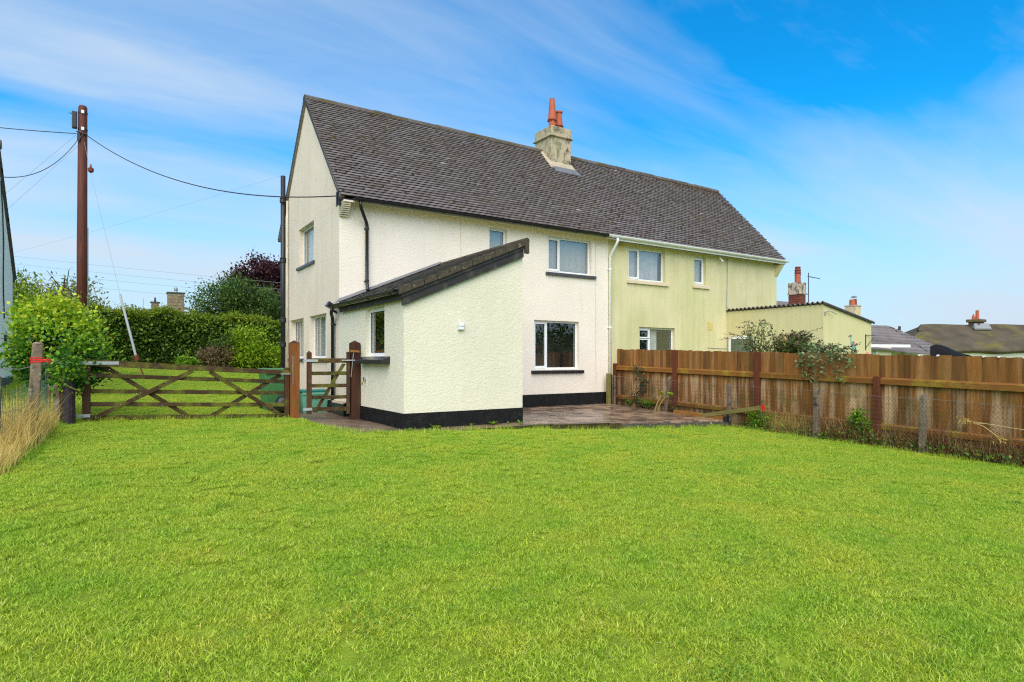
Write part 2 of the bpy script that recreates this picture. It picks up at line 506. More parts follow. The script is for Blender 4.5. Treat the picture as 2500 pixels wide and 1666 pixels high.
BARK = M('bark', (0.06, 0.045, 0.033), 0.9, 0.4, 8, 0.7, 20, 0.1, bdist=0.02)
VINE = M('woody_stem', (0.20, 0.12, 0.06), 0.85, 0.3, 10, 0.3, 40)
TWIG = M('dark_twigs', (0.014, 0.018, 0.008), 0.95, 0.4, 6, 0.5, 12, 0.05)
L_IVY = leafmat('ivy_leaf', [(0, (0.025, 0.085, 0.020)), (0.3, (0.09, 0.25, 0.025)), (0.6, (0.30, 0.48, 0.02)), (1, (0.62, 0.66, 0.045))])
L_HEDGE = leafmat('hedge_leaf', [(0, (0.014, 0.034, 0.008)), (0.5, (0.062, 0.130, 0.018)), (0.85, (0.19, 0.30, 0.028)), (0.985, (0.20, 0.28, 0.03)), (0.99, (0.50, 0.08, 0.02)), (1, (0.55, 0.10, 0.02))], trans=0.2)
L_HTOP = leafmat('hedge_top_leaf', [(0, (0.08, 0.14, 0.01)), (0.5, (0.20, 0.28, 0.012)), (1, (0.33, 0.38, 0.03))], trans=0.35)
L_TREE = leafmat('tree_leaf', [(0, (0.03, 0.07, 0.015)), (0.6, (0.075, 0.15, 0.025)), (1, (0.18, 0.27, 0.05))])
L_PURP = leafmat('copper_leaf', [(0, (0.018, 0.006, 0.008)), (0.6, (0.055, 0.014, 0.020)), (1, (0.15, 0.055, 0.06))], trans=0.2)
L_WISP = leafmat('pale_leaf', [(0, (0.16, 0.15, 0.07)), (0.6, (0.24, 0.24, 0.11)), (1, (0.36, 0.40, 0.13))])
L_LIME = leafmat('lime_leaf', [(0, (0.10, 0.22, 0.01)), (0.5, (0.26, 0.42, 0.015)), (1, (0.48, 0.58, 0.04))], trans=0.4)
L_BROWN = leafmat('brown_heather', [(0, (0.10, 0.07, 0.035)), (0.6, (0.22, 0.15, 0.08)), (1, (0.30, 0.24, 0.10))])
L_BUD = leafmat('buddleia_leaf', [(0, (0.045, 0.08, 0.02)), (0.5, (0.15, 0.23, 0.055)), (0.85, (0.30, 0.38, 0.14)), (1, (0.42, 0.48, 0.24))], trans=0.3)
L_BUDF = leafmat('buddleia_flower', [(0, (0.06, 0.03, 0.03)), (0.6, (0.13, 0.06, 0.05)), (1, (0.26, 0.10, 0.18))], trans=0.1)
L_ROSE = leafmat('trailing_leaf', [(0, (0.08, 0.13, 0.05)), (0.5, (0.19, 0.30, 0.13)), (0.8, (0.34, 0.42, 0.20)), (1, (0.40, 0.14, 0.08))], trans=0.25)
L_RED = leafmat('red_leaf', [(0, (0.30, 0.045, 0.012)), (0.6, (0.55, 0.11, 0.02)), (1, (0.60, 0.36, 0.04))], trans=0.3)
L_WEED = leafmat('weed_leaf', [(0, (0.06, 0.16, 0.01)), (0.6, (0.17, 0.36, 0.015)), (1, (0.34, 0.50, 0.03))], trans=0.35)
L_BRAM = leafmat('bramble_leaf', [(0, (0.03, 0.07, 0.012)), (0.5, (0.10, 0.19, 0.02)), (0.8, (0.22, 0.28, 0.03)), (1, (0.24, 0.20, 0.05))], trans=0.3)
L_DRY = leafmat('dry_grass_blade', [(0, (0.36, 0.22, 0.05)), (0.4, (0.62, 0.42, 0.11)), (0.85, (0.80, 0.62, 0.24)), (1, (0.42, 0.46, 0.06))], trans=0.3)
L_RUST = leafmat('rusty_dock', [(0, (0.12, 0.04, 0.02)), (0.45, (0.26, 0.10, 0.04)), (0.8, (0.42, 0.26, 0.10)), (1, (0.28, 0.30, 0.05))], trans=0.2)
L_CORD = leafmat('cordyline_leaf', [(0, (0.03, 0.01, 0.01)), (1, (0.12, 0.03, 0.025))], trans=0.1)


# ------------------------------------------------------------------ mesh helpers
ORG = {}


class MB:
    def __init__(self):
        self.v = []; self.f = []; self.r = []

    def _add(self, vs, fs, rnd=None):
        o = len(self.v)
        self.v += [tuple(map(float, p)) for p in vs]
        self.f += [tuple(o + i for i in f) for f in fs]
        self.r += [rnd if rnd is not None else 0.5] * len(fs)
        return self

    def hexa(self, p, rnd=None):
        return self._add(p, [(0, 3, 2, 1), (4, 5, 6, 7), (0, 1, 5, 4), (1, 2, 6, 5), (2, 3, 7, 6), (3, 0, 4, 7)], rnd)

    def box(self, x0, x1, y0, y1, z0, z1, rnd=None):
        x0, x1 = min(x0, x1), max(x0, x1); y0, y1 = min(y0, y1), max(y0, y1); z0, z1 = min(z0, z1), max(z0, z1)
        return self.hexa([(x0, y0, z0), (x1, y0, z0), (x1, y1, z0), (x0, y1, z0), (x0, y0, z1), (x1, y0, z1), (x1, y1, z1), (x0, y1, z1)], rnd)

    def bar(self, p0, p1, w, h, up=(0, 0, 1), rnd=None):
        p0, p1, up = Vector(p0), Vector(p1), Vector(up)
        d = (p1 - p0).normalized()
        s = d.cross(up).normalized() * (w / 2)
        u = s.cross(d).normalized() * (h / 2)
        return self.hexa([p0 - s - u, p0 + s - u, p1 + s - u, p1 - s - u, p0 - s + u, p0 + s + u, p1 + s + u, p1 - s + u], rnd)

    def prism(self, poly, off, rnd=None):
        """poly: 3D outline, extruded by off"""
        n = len(poly); off = Vector(off)
        a = [Vector(p) for p in poly]
        vs = a + [p + off for p in a]
        fs = [tuple(range(n - 1, -1, -1)), tuple(range(n, 2 * n))] + [(i, (i + 1) % n, n + (i + 1) % n, n + i) for i in range(n)]
        return self._add(vs, fs, rnd)

    def poly(self, pts, rnd=None):
        return self._add(pts, [tuple(range(len(pts)))], rnd)

    def tube(self, pts, r, n=8, cap=True, rnd=None):
        pts = [Vector(p) for p in pts]
        m = len(pts)
        rs = r if isinstance(r, (list, tuple)) else [r] * m
        vs = []; fs = []
        prev = None
        for i, p in enumerate(pts):
            d = (pts[min(i + 1, m - 1)] - pts[max(i - 1, 0)]).normalized()
            if prev is None:
                a = d.cross(Vector((0, 0, 1)))
                if a.length < 1e-3:
                    a = d.cross(Vector((1, 0, 0)))
            else:
                a = prev - d * prev.dot(d)
            a.normalize(); prev = a
            b = d.cross(a)
            for k in range(n):
                t = 2 * math.pi * k / n
                vs.append(p + (a * math.cos(t) + b * math.sin(t)) * rs[i])
        for i in range(m - 1):
            for k in range(n):
                k2 = (k + 1) % n
                fs.append((i * n + k, i * n + k2, (i + 1) * n + k2, (i + 1) * n + k))
        if cap:
            fs.append(tuple(range(n - 1, -1, -1)))
            fs.append(tuple(range((m - 1) * n, m * n)))
        return self._add(vs, fs, rnd)

    def lathe(self, c, prof, n=20, rnd=None):
        c = Vector(c)
        vs = []; fs = []
        for (r, z) in prof:
            for k in range(n):
                t = 2 * math.pi * k / n
                vs.append(c + Vector((r * math.cos(t), r * math.sin(t), z)))
        m = len(prof)
        for i in range(m - 1):
            for k in range(n):
                k2 = (k + 1) % n
                fs.append((i * n + k, i * n + k2, (i + 1) * n + k2, (i + 1) * n + k))
        fs.append(tuple(range(n - 1, -1, -1)))
        fs.append(tuple(range((m - 1) * n, m * n)))
        return self._add(vs, fs, rnd)

    def mesh(self, name, mat, org=(0, 0, 0), smooth=False):
        me = bpy.data.meshes.new(name)
        o = np.array(org)
        me.from_pydata([tuple(np.array(p) - o) for p in self.v], [], self.f)
        a = me.attributes.new('rnd', 'FLOAT', 'FACE')
        a.data.foreach_set('value', self.r)
        if mat:
            me.materials.append(mat)
        if smooth:
            me.polygons.foreach_set('use_smooth', [True] * len(me.polygons))
        me.update()
        return me

    def build(self, name, mat, parent=None, smooth=False, bevel=0.0, autos=False):
        org = ORG.get(parent.name, (0, 0, 0)) if parent else (0, 0, 0)
        me = self.mesh(name, mat, org, smooth)
        ob = bpy.data.objects.new(name, me)
        COL.objects.link(ob)
        if parent:
            ob.parent = parent
            ORG[ob.name] = org
        if bevel:
            b = ob.modifiers.new('bevel', 'BEVEL')
            b.width = bevel; b.segments = 2; b.limit_method = 'ANGLE'; b.angle_limit = math.radians(50)
        return ob


def tag(o, label=None, cat=None, group=None, kind=None):
    if label: o['label'] = label
    if cat: o['category'] = cat
    if group: o['group'] = group
    if kind: o['kind'] = kind
    return o


def thing(name, label, cat, loc, group=None):
    o = bpy.data.objects.new(name, None)
    COL.objects.link(o)
    o.empty_display_size = 0.2
    o.location = loc
    ORG[o.name] = tuple(loc)
    return tag(o, label, cat, group)


def place(name, me, parent, mat4):
    """an object that shares mesh data, given its world matrix, under a parent without rotation"""
    ob = bpy.data.objects.new(name, me)
    COL.objects.link(ob)
    ob.parent = parent
    org = Vector(ORG.get(parent.name, (0, 0, 0)))
    ob.matrix_local = Matrix.Translation(-org) @ mat4
    ORG[ob.name] = tuple(org)
    return ob


def fast_mesh(name, verts, faces, rnd, mat, org=(0, 0, 0), smooth=False):
    """verts (N,3) array, faces (M,k) array"""
    me = bpy.data.meshes.new(name)
    verts = np.asarray(verts, dtype=np.float32) - np.array(org, dtype=np.float32)
    faces = np.asarray(faces, dtype=np.int32)
    m, k = faces.shape
    me.vertices.add(len(verts))
    me.vertices.foreach_set('co', verts.ravel())
    me.loops.add(m * k)
    me.loops.foreach_set('vertex_index', faces.ravel())
    me.polygons.add(m)
    me.polygons.foreach_set('loop_start', np.arange(0, m * k, k, dtype=np.int32))
    if mat:
        me.materials.append(mat)
    a = me.attributes.new('rnd', 'FLOAT', 'FACE')
    a.data.foreach_set('value', np.asarray(rnd, dtype=np.float32))
    me.update(calc_edges=True)
    if smooth:
        me.polygons.foreach_set('use_smooth', [True] * m)
    return me


def add_obj(name, me, parent=None):
    ob = bpy.data.objects.new(name, me)
    COL.objects.link(ob)
    if parent:
        ob.parent = parent
        ORG[ob.name] = ORG.get(parent.name, (0, 0, 0))
    return ob


def leaf_mesh(name, C, D, size, mat, parent=None, width=0.55, jitter=0.35, rnd=None):
    """leaves: diamonds at centres C with preferred direction D"""
    C = np.asarray(C, float); n = len(C)
    D = np.asarray(D, float)
    D = D / (np.linalg.norm(D, axis=1, keepdims=True) + 1e-9)
    a = D * 0.55 + RNG.normal(size=(n, 3)) * 0.6
    a /= np.linalg.norm(a, axis=1, keepdims=True) + 1e-9
    q = RNG.normal(size=(n, 3)) * 0.7 + np.array([0, 0, 0.9])
    b = np.cross(a, q)
    b /= np.linalg.norm(b, axis=1, keepdims=True) + 1e-9
    s = (size * (1 + jitter * RNG.uniform(-1, 1, n)))[:, None]
    nn = np.cross(a, b)
    v = np.stack([C - a * s * 0.5, C + b * s * width * 0.5 + a * s * 0.02 + nn * s * 0.08, C + a * s * 0.55, C - b * s * width * 0.5 + a * s * 0.02 + nn * s * 0.08], 1).reshape(-1, 3)
    f = np.arange(n * 4).reshape(n, 4)
    if rnd is None:
        rnd = RNG.uniform(0, 1, n)
    org = ORG.get(parent.name, (0, 0, 0)) if parent else (0, 0, 0)
    return add_obj(name, fast_mesh(name, v, f, rnd, mat, org), parent)


def blades(name, B, H, lean, width, mat, parent=None, segs=3, rnd=None):
    """grass-like blades: bases B, heights H, lean vectors"""
    n = len(B)
    B = np.asarray(B, float); lean = np.asarray(lean, float)
    th = RNG.uniform(0, 2 * math.pi, n)
    side = np.stack([np.cos(th), np.sin(th), np.zeros(n)], 1)
    vs = []; rows = []
    for i in range(segs + 1):
        t = i / segs
        c = B + np.array([0, 0, 1.0]) * (H * t * (1 - 0.25 * t * np.linalg.norm(lean, axis=1) / (H + 1e-6)))[:, None] + lean * (t ** 2)
        w = (width * (1 - t ** 1.6) + width * 0.08)[:, None] if hasattr(width, '__len__') else width * (1 - t ** 1.6) + width * 0.08
        rows.append(c - side * w * 0.5); rows.append(c + side * w * 0.5)
    V = np.stack(rows, 1).reshape(-1, 3)
    k = 2 * (segs + 1)
    F = []
    base = np.arange(n)[:, None] * k
    for i in range(segs):
        F.append(base + np.array([[2 * i, 2 * i + 1, 2 * i + 3, 2 * i + 2]]))
    F = np.stack(F, 1).reshape(-1, 4)
    if rnd is None:
        rnd = RNG.uniform(0, 1, n)
    R = np.repeat(rnd, segs)
    org = ORG.get(parent.name, (0, 0, 0)) if parent else (0, 0, 0)
    return V, F, R, org


# ------------------------------------------------------------------ ground
def lawn_z(x, y):
    x = np.asarray(x, float); y = np.asarray(y, float)
    z = 0.08 - 0.035 * np.clip(x, -30, 9) + 0.03 * (np.clip(y, -25, 30) + 3.5) + 0.02 * np.clip(y, 0, 30)
    z = z + 0.075 * np.exp(-((x - 0.6) ** 2 / 8 + (y + 4.0) ** 2 / 3))
    z = z + 0.012 * np.sin(x * 1.3 + 0.4) * np.sin(y * 1.1 + 1.0)
    return z


def lz(x, y):
    return float(lawn_z(x, y))


def make_ground():
    # one sheet, fine near the house, coarse to the horizon
    a = np.concatenate([[-900, -400, -180, -90, -50, -32], np.arange(-24, 16.1, 0.5), [19, 24, 32, 50, 90, 180, 400, 900]])
    b = np.concatenate([[-900, -400, -180, -90, -50, -32], np.arange(-24, 24.1, 0.5), [28, 32, 50, 90, 180, 400, 900]])
    X, Y = np.meshgrid(a, b, indexing='ij')
    Z = lawn_z(X, Y)
    # the land falls away gently to the right, behind the fence
    Z = Z - 1.3 * np.clip((X - 9) / 22, 0, 1) - 0.9 * np.clip((X - 31) / 40, 0, 1)
    # beneath the house, path and patio the sheet lies lower
    inside = (X > -0.6) & (X < 15.4) & (Y > -3.2) & (Y < 4.8)
    Z = np.where(inside, np.minimum(Z, -0.12), Z)
    inp = (X > 1.9) & (X < 7.4) & (Y > -3.1) & (Y < 0.2)
    Z = np.where(inp, -0.3, Z)
    n, m = X.shape
    V = np.stack([X, Y, Z], -1).reshape(-1, 3)
    i, j = np.meshgrid(np.arange(n - 1), np.arange(m - 1), indexing='ij')
    F = np.stack([i * m + j, (i + 1) * m + j, (i + 1) * m + j + 1, i * m + j + 1], -1).reshape(-1, 4)
    g = add_obj('ground', fast_mesh('ground', V, F, np.full(len(F), 0.5), TURF, smooth=True))
    tag(g, kind='structure')
    return g


make_ground()

# path: damp concrete round the extension corner to the small gate
PATHPOLY = [(-1.18, 0.4), (-1.16, -1.55), (-1.22, -2.3), (-1.08, -2.95), (-0.82, -3.5), (-0.45, -3.84), (0.1, -3.88), (1.1, -3.76), (2.2, -3.74), (3.2, -3.82), (4.25, -3.87), (4.25, -3.62), (2.4, -3.55), (2.4, -3.2), (0.05, -3.2), (0.05, 4.6), (-1.18, 4.6)]


def in_poly(x, y, poly):
    c = False
    n = len(poly)
    for i in range(n):
        x1, y1 = poly[i]; x2, y2 = poly[i - 1]
        if (y1 > y) != (y2 > y) and x < (x2 - x1) * (y - y1) / (y2 - y1) + x1:
            c = not c
    return c


def make_path():
    xs = np.arange(-1.6, 4.6, 0.08); ys = np.arange(-4.3, 4.7, 0.08)
    V = {}; vs = []; fs = []

    def vid(i, j):
        if (i, j) not in V:
            x, y = xs[i], ys[j]
            z = 0.145 + 0.028 * max(0, y + 1.2) * (1 if y < 0 else 0.9) + 0.006 * math.sin(3 * x + 2 * y)
            if y < -3.4:
                z = 0.14 - 0.03 * (-3.4 - y) / 0.4
            if x > 2.25:
                z = 0.122 - .034 * (x - 2.25)
            V[(i, j)] = len(vs); vs.append((x, y, z))
        return V[(i, j)]
    for i in range(len(xs) - 1):
        for j in range(len(ys) - 1):
            if in_poly(xs[i] + .04, ys[j] + .04, PATHPOLY):
                fs.append([vid(i, j), vid(i + 1, j), vid(i + 1, j + 1), vid(i, j + 1)])
    cnt = {}
    for f in fs:
        for k in range(4):
            a, b = f[k], f[(k + 1) % 4]
            cnt.setdefault((min(a, b), max(a, b)), []).append((a, b))
    for (a, b), L in cnt.items():
        if len(L) == 1:
            n0 = len(vs)
            vs += [(vs[b][0], vs[b][1], vs[b][2] - .3), (vs[a][0], vs[a][1], vs[a][2] - .3)]
            fs.append([a, b, n0, n0 + 1])
    return tag(add_obj('path', fast_mesh('path', vs, fs, [0.5] * len(fs), PATH)), kind='structure')


make_path()

# patio: individual slabs on a bed, with a rough stone edge where the lawn drops away
PA, PB, PC, PD = (2.33, 0.0, 0.085), (7.40, 0.0, 0.075), (7.36, -3.92, -0.055), (2.33, -3.66, 0.115)


def patio_pt(s, t, dz=0.0):
    a = Vector(PA).lerp(Vector(PB), s)
    b = Vector(PD).lerp(Vector(PC), s)
    p = a.lerp(b, t)
    return Vector((p.x, p.y, p.z + dz))


patio = thing('patio', None, None, (4.8, -2, 0))
patio['kind'] = 'structure'
bed = MB()
bed.hexa([patio_pt(0, 0, -.4), patio_pt(1, 0, -.4), patio_pt(1, .995, -.4), patio_pt(0, .995, -.4),
          patio_pt(0, 0, -.018), patio_pt(1, 0, -.018), patio_pt(1, .995, -.018), patio_pt(0, .995, -.018)])
bed.build('bed', SOIL, patio)
rs = random.Random(3)
t = 0.0
row = 0
while t < 0.985:
    dt = rs.choice([0.10, 0.13, 0.155])
    t2 = min(1.0, t + dt)
    s = -0.04 * rs.random()
    while s < 0.99:
        ds = rs.choice([0.075, 0.10, 0.125, 0.15])
        s2 = min(1.0, s + ds)
        g = 0.0022; gt = 0.003
        a, b = max(0, s) + g, s2 - g
        if b - a > 0.015:
            h = [rs.uniform(-.005, .006) for _ in range(4)]
            lo = [patio_pt(a, t2 - gt, -.05), patio_pt(b, t2 - gt, -.05), patio_pt(b, t + gt, -.05), patio_pt(a, t + gt, -.05)]
            hi = [patio_pt(a, t2 - gt, h[0]), patio_pt(b, t2 - gt, h[1]), patio_pt(b, t + gt, h[2]), patio_pt(a, t + gt, h[3])]
            MB().hexa(lo + hi, rs.random()).build('paving_slab', SLABS, patio, bevel=0.006)
        s = s2
    t = t2
edge = MB()
s = 0.34
while s < 1.0:
    ds = rs.uniform(0.035, 0.07)
    s2 = min(1, s + ds)
    o = rs.uniform(0, .05)
    p, q = patio_pt(s + .002, 1.0), patio_pt(s2 - .002, 1.0)
    zt = rs.uniform(-.045, -.02)
    edge.hexa([p + Vector((0, -.07 - o, -.4)), q + Vector((0, -.07 - o * .6, -.4)), q + Vector((0, .0, -.4)), p + Vector((0, .0, -.4)),
               p + Vector((0, -.05 - o, zt)), q + Vector((0, -.05 - o * .6, zt)), q + Vector((0, .0, zt)), p + Vector((0, .0, zt))], rs.random())
    s = s2
edge.build('edge_stones', KERB, patio, bevel=0.01)

# lawn grass: small tufts of mown blades scattered on the lawn
def grass_patch(i, hgt=0.025, size=0.30, n=1050, wd=0.0046):
    B = np.stack([RNG.uniform(-size / 2, size / 2, n), RNG.uniform(-size / 2, size / 2, n), np.full(n, -0.006)], 1)
    H = hgt * RNG.uniform(0.55, 1.25, n)
    th = RNG.uniform(0, 2 * math.pi, n); l = hgt * RNG.uniform(0.25, 1.5, n)
    lean = np.stack([np.cos(th) * l, np.sin(th) * l, np.zeros(n)], 1)
    V, F, R, _ = blades('g', B, H, lean, wd * RNG.uniform(0.7, 1.3, n), GRASS, None, 2, RNG.beta(1.35, 1.35, n))
    return bpy.data.objects.new('lawn_tuft_%d' % i, fast_mesh('lawn_tuft_%d' % i, V, F, R, GRASS))


def instanced(name, P, rot, scl, idx, coll):
    me = bpy.data.meshes.new(name)
    me.from_pydata([tuple(p) for p in P], [], [])
    a = me.attributes.new('rot', 'FLOAT_VECTOR', 'POINT'); a.data.foreach_set('vector', np.asarray(rot, np.float32).ravel())
    a = me.attributes.new('scl', 'FLOAT_VECTOR', 'POINT'); a.data.foreach_set('vector', np.asarray(scl, np.float32).ravel())
    a = me.attributes.new('idx', 'INT', 'POINT'); a.data.foreach_set('value', np.asarray(idx, np.int32))
    ob = add_obj(name, me)
    ng = bpy.data.node_groups.new(name + '_nodes', 'GeometryNodeTree')
    ng.interface.new_socket('Geometry', in_out='INPUT', socket_type='NodeSocketGeometry')
    ng.interface.new_socket('Geometry', in_out='OUTPUT', socket_type='NodeSocketGeometry')
    gi = ng.nodes.new('NodeGroupInput'); go = ng.nodes.new('NodeGroupOutput')
    ci = ng.nodes.new('GeometryNodeCollectionInfo')
    ci.inputs['Collection'].default_value = coll
    ci.inputs['Separate Children'].default_value = True
    ci.inputs['Reset Children'].default_value = True
    ip = ng.nodes.new('GeometryNodeInstanceOnPoints')
    ip.inputs['Pick Instance'].default_value = True

    def na(nm, typ):
        n = ng.nodes.new('GeometryNodeInputNamedAttribute')
        n.data_type = typ
        n.inputs['Name'].default_value = nm
        return next(o for o in n.outputs if o.enabled and o.name == 'Attribute')
    ng.links.new(gi.outputs[0], ip.inputs['Points'])
    ng.links.new(ci.outputs[0], ip.inputs['Instance'])
    ng.links.new(na('idx', 'INT'), ip.inputs['Instance Index'])
    ng.links.new(na('rot', 'FLOAT_VECTOR'), ip.inputs['Rotation'])
    ng.links.new(na('scl', 'FLOAT_VECTOR'), ip.inputs['Scale'])
    ng.links.new(ip.outputs[0], go.inputs[0])
    md = ob.modifiers.new('scatter', 'NODES')
    md.node_group = ng
    return ob


PATIOPOLY = [(2.2, 0.2), (7.5, 0.2), (7.5, -4.03), (2.2, -3.70)]


def on_lawn(x, y, m=0.10):
    if x > 7.62 and y < 6:
        return False
    for (dx, dy) in ((m, 0), (-m, 0), (0, m), (0, -m)):
        if in_poly(x + dx, y + dy, PATHPOLY) or in_poly(x + dx, y + dy, PATIOPOLY):
            return False
    if x > -0.2 and x < 15.5 and y > -3.45 and y < 5.0:
        return False
    return True


def make_lawn():
    coll = bpy.data.collections.new('lawn_tufts')
    for i in range(6):
        coll.objects.link(grass_patch(i))
    P = []; step = 0.172
    f = 1493.87
    for x in np.arange(-14, 12, step):
        for y in np.arange(-12.6, 15.6, step):
            xx = x + random.uniform(-.09, .09); yy = y + random.uniform(-.09, .09)
            dx, dy = xx - CAM.x, yy - CAM.y
            d = dx * math.sin(YAW) + dy * math.cos(YAW)
            r = dx * math.cos(YAW) - dy * math.sin(YAW)
            if d < 0.9 or abs(r) > 1.0 * d + 1.2:
                continue
            if d > 14 and random.random() < 0.35:
                continue
            if not on_lawn(xx, yy):
                continue
            P.append((xx, yy, lz(xx, yy)))
    P = np.array(P); n = len(P)
    rot = np.stack([RNG.normal(0, .05, n), RNG.normal(0, .05, n), RNG.uniform(0, 6.28, n)], 1)
    k = RNG.uniform(0.85, 1.2, n)
    scl = np.stack([k, k, k * RNG.uniform(0.8, 1.25, n)], 1)
    ob = instanced('lawn_grass', P, rot, scl, RNG.integers(0, 6, n), coll)
    tag(ob, 'short mown bright green lawn grass in front of the house', 'grass', kind='stuff')


make_lawn()


def lawn_litter():
    # clover and daisy-leaf patches, and pale clippings left by the mower
    C_ = []; n_ = 0
    cen = [(RNG.uniform(-7, 7), RNG.uniform(-11.5, -4.2), RNG.uniform(.12, .40)) for _ in range(22)]
    for (x, y, r) in cen:
        k = int(240 * r / .3)
        px = x + RNG.normal(0, r * .55, k); py = y + RNG.normal(0, r * .55, k)
        for a, b in zip(px, py):
            if on_lawn(a, b, .05):
                C_.append((a, b, lz(a, b) + RNG.uniform(.012, .028)))
    C_ = np.array(C_)
    o = leaf_mesh('lawn_clover', C_, np.stack([RNG.normal(0, 1, len(C_)), RNG.normal(0, 1, len(C_)), np.full(len(C_), .25)], 1), .017, leafmat('clover_leaf', [(0, (.12, .24, .02)), (.6, (.22, .38, .035)), (1, (.34, .48, .06))], .25), None, width=.9)
    tag(o, 'patches of darker clover leaves low in the lawn', 'clover', kind='stuff')
    n = 2600
    x = RNG.uniform(-8, 7.3, n); y = RNG.uniform(-12, -3.9, n)
    ok = np.array([on_lawn(a, b, .05) for a, b in zip(x, y)])
    x, y = x[ok], y[ok]; n = len(x)
    th = RNG.uniform(0, 6.28, n); l = RNG.uniform(.025, .075, n)
    V, F, R, _ = blades('c', np.stack([x, y, lawn_z(x, y) + .014], 1), RNG.uniform(.006, .024, n), np.stack([np.cos(th) * l, np.sin(th) * l, np.zeros(n)], 1), .0028 * RNG.uniform(.6, 1.4, n), None, None, 2, RNG.random(n))
    tag(add_obj('grass_clippings', fast_mesh('grass_clippings', V, F, R, leafmat('dead_clipping', [(0, (.30, .20, .07)), (.5, (.62, .54, .20)), (1, (.74, .72, .40))], .2))), 'pale dead grass clippings scattered over the lawn', 'clippings', kind='stuff')


lawn_litter()


def edge_grass():
    # unmown fringe where the lawn meets path, patio, gates and fence
    lines = [(PATHPOLY[i], PATHPOLY[i + 1]) for i in range(1, 10)] + [((4.2, -3.92), (7.3, -4.06)), ((-4.4, -1.0), (-1.25, -1.0)), ((7.30, -4.1), (7.33, -10.8))]
    B = []
    for (a, b) in lines:
        a, b = np.array(a), np.array(b); L = np.linalg.norm(b - a); k = int(L * 420)
        t_ = RNG.random(k)[:, None]; p = a + (b - a) * t_ + RNG.normal(0, .028, (k, 2))
        p = p[RNG.random(k) < .35 + .65 * (np.sin(p[:, 0] * 9 + p[:, 1] * 7) > -.2)]
        B.append(p)
    B = np.concatenate(B); n = len(B)
    H = RNG.uniform(.03, .085, n); th = RNG.uniform(0, 6.28, n); l = RNG.uniform(.01, .06, n)
    V, F, R, _ = blades('e', np.stack([B[:, 0], B[:, 1], lawn_z(B[:, 0], B[:, 1]) + .0], 1), H + .02, np.stack([np.cos(th) * l, np.sin(th) * l, np.zeros(n)], 1), .0048 * RNG.uniform(.6, 1.3, n), GRASS, None, 3, RNG.beta(1.6, 1.4, n))
    tag(add_obj('edge_grass', fast_mesh('edge_grass', V, F, R, GRASS)), 'longer ragged grass fringe along the path, patio and gate', 'grass', kind='stuff')


edge_grass()

# ------------------------------------------------------------------ building helpers
def facade(y0):            # a = x, depth goes +y
    return lambda a, d, z: (a, y0 + d, z)


def side(x0):              # a = y, depth goes +x
    return lambda a, d, z: (x0 + d, a, z)


def wall_with_openings(mb, mp_, a0, a1, z0, z1, ops, rev):
    A = sorted(set([a0, a1] + [o[0] for o in ops] + [o[1] for o in ops]))
    Z = sorted(set([z0, z1] + [o[2] for o in ops] + [o[3] for o in ops]))
    for i in range(len(A) - 1):
        for j in range(len(Z) - 1):
            ac, zc_ = (A[i] + A[i + 1]) / 2, (Z[j] + Z[j + 1]) / 2
            if any(o[0] < ac < o[1] and o[2] < zc_ < o[3] for o in ops):
                continue
            mb.poly([mp_(A[i], 0, Z[j]), mp_(A[i + 1], 0, Z[j]), mp_(A[i + 1], 0, Z[j + 1]), mp_(A[i], 0, Z[j + 1])])
    for (b0, b1, c0, c1) in [o[:4] for o in ops]:
        mb.poly([mp_(b0, 0, c0), mp_(b0, 0, c1), mp_(b0, rev, c1), mp_(b0, rev, c0)])
        mb.poly([mp_(b1, 0, c0), mp_(b1, rev, c0), mp_(b1, rev, c1), mp_(b1, 0, c1)])
        mb.poly([mp_(b0, 0, c1), mp_(b1, 0, c1), mp_(b1, rev, c1), mp_(b0, rev, c1)])
        mb.poly([mp_(b0, 0, c0), mp_(b0, rev, c0), mp_(b1, rev, c0), mp_(b1, 0, c0)])


def mbox(mb, mp_, a0, a1, d0, d1, z0, z1):
    p = [mp_(a0, d0, z0), mp_(a1, d0, z0), mp_(a1, d1, z0), mp_(a0, d1, z0), mp_(a0, d0, z1), mp_(a1, d0, z1), mp_(a1, d1, z1), mp_(a0, d1, z1)]
    mb.hexa(p)


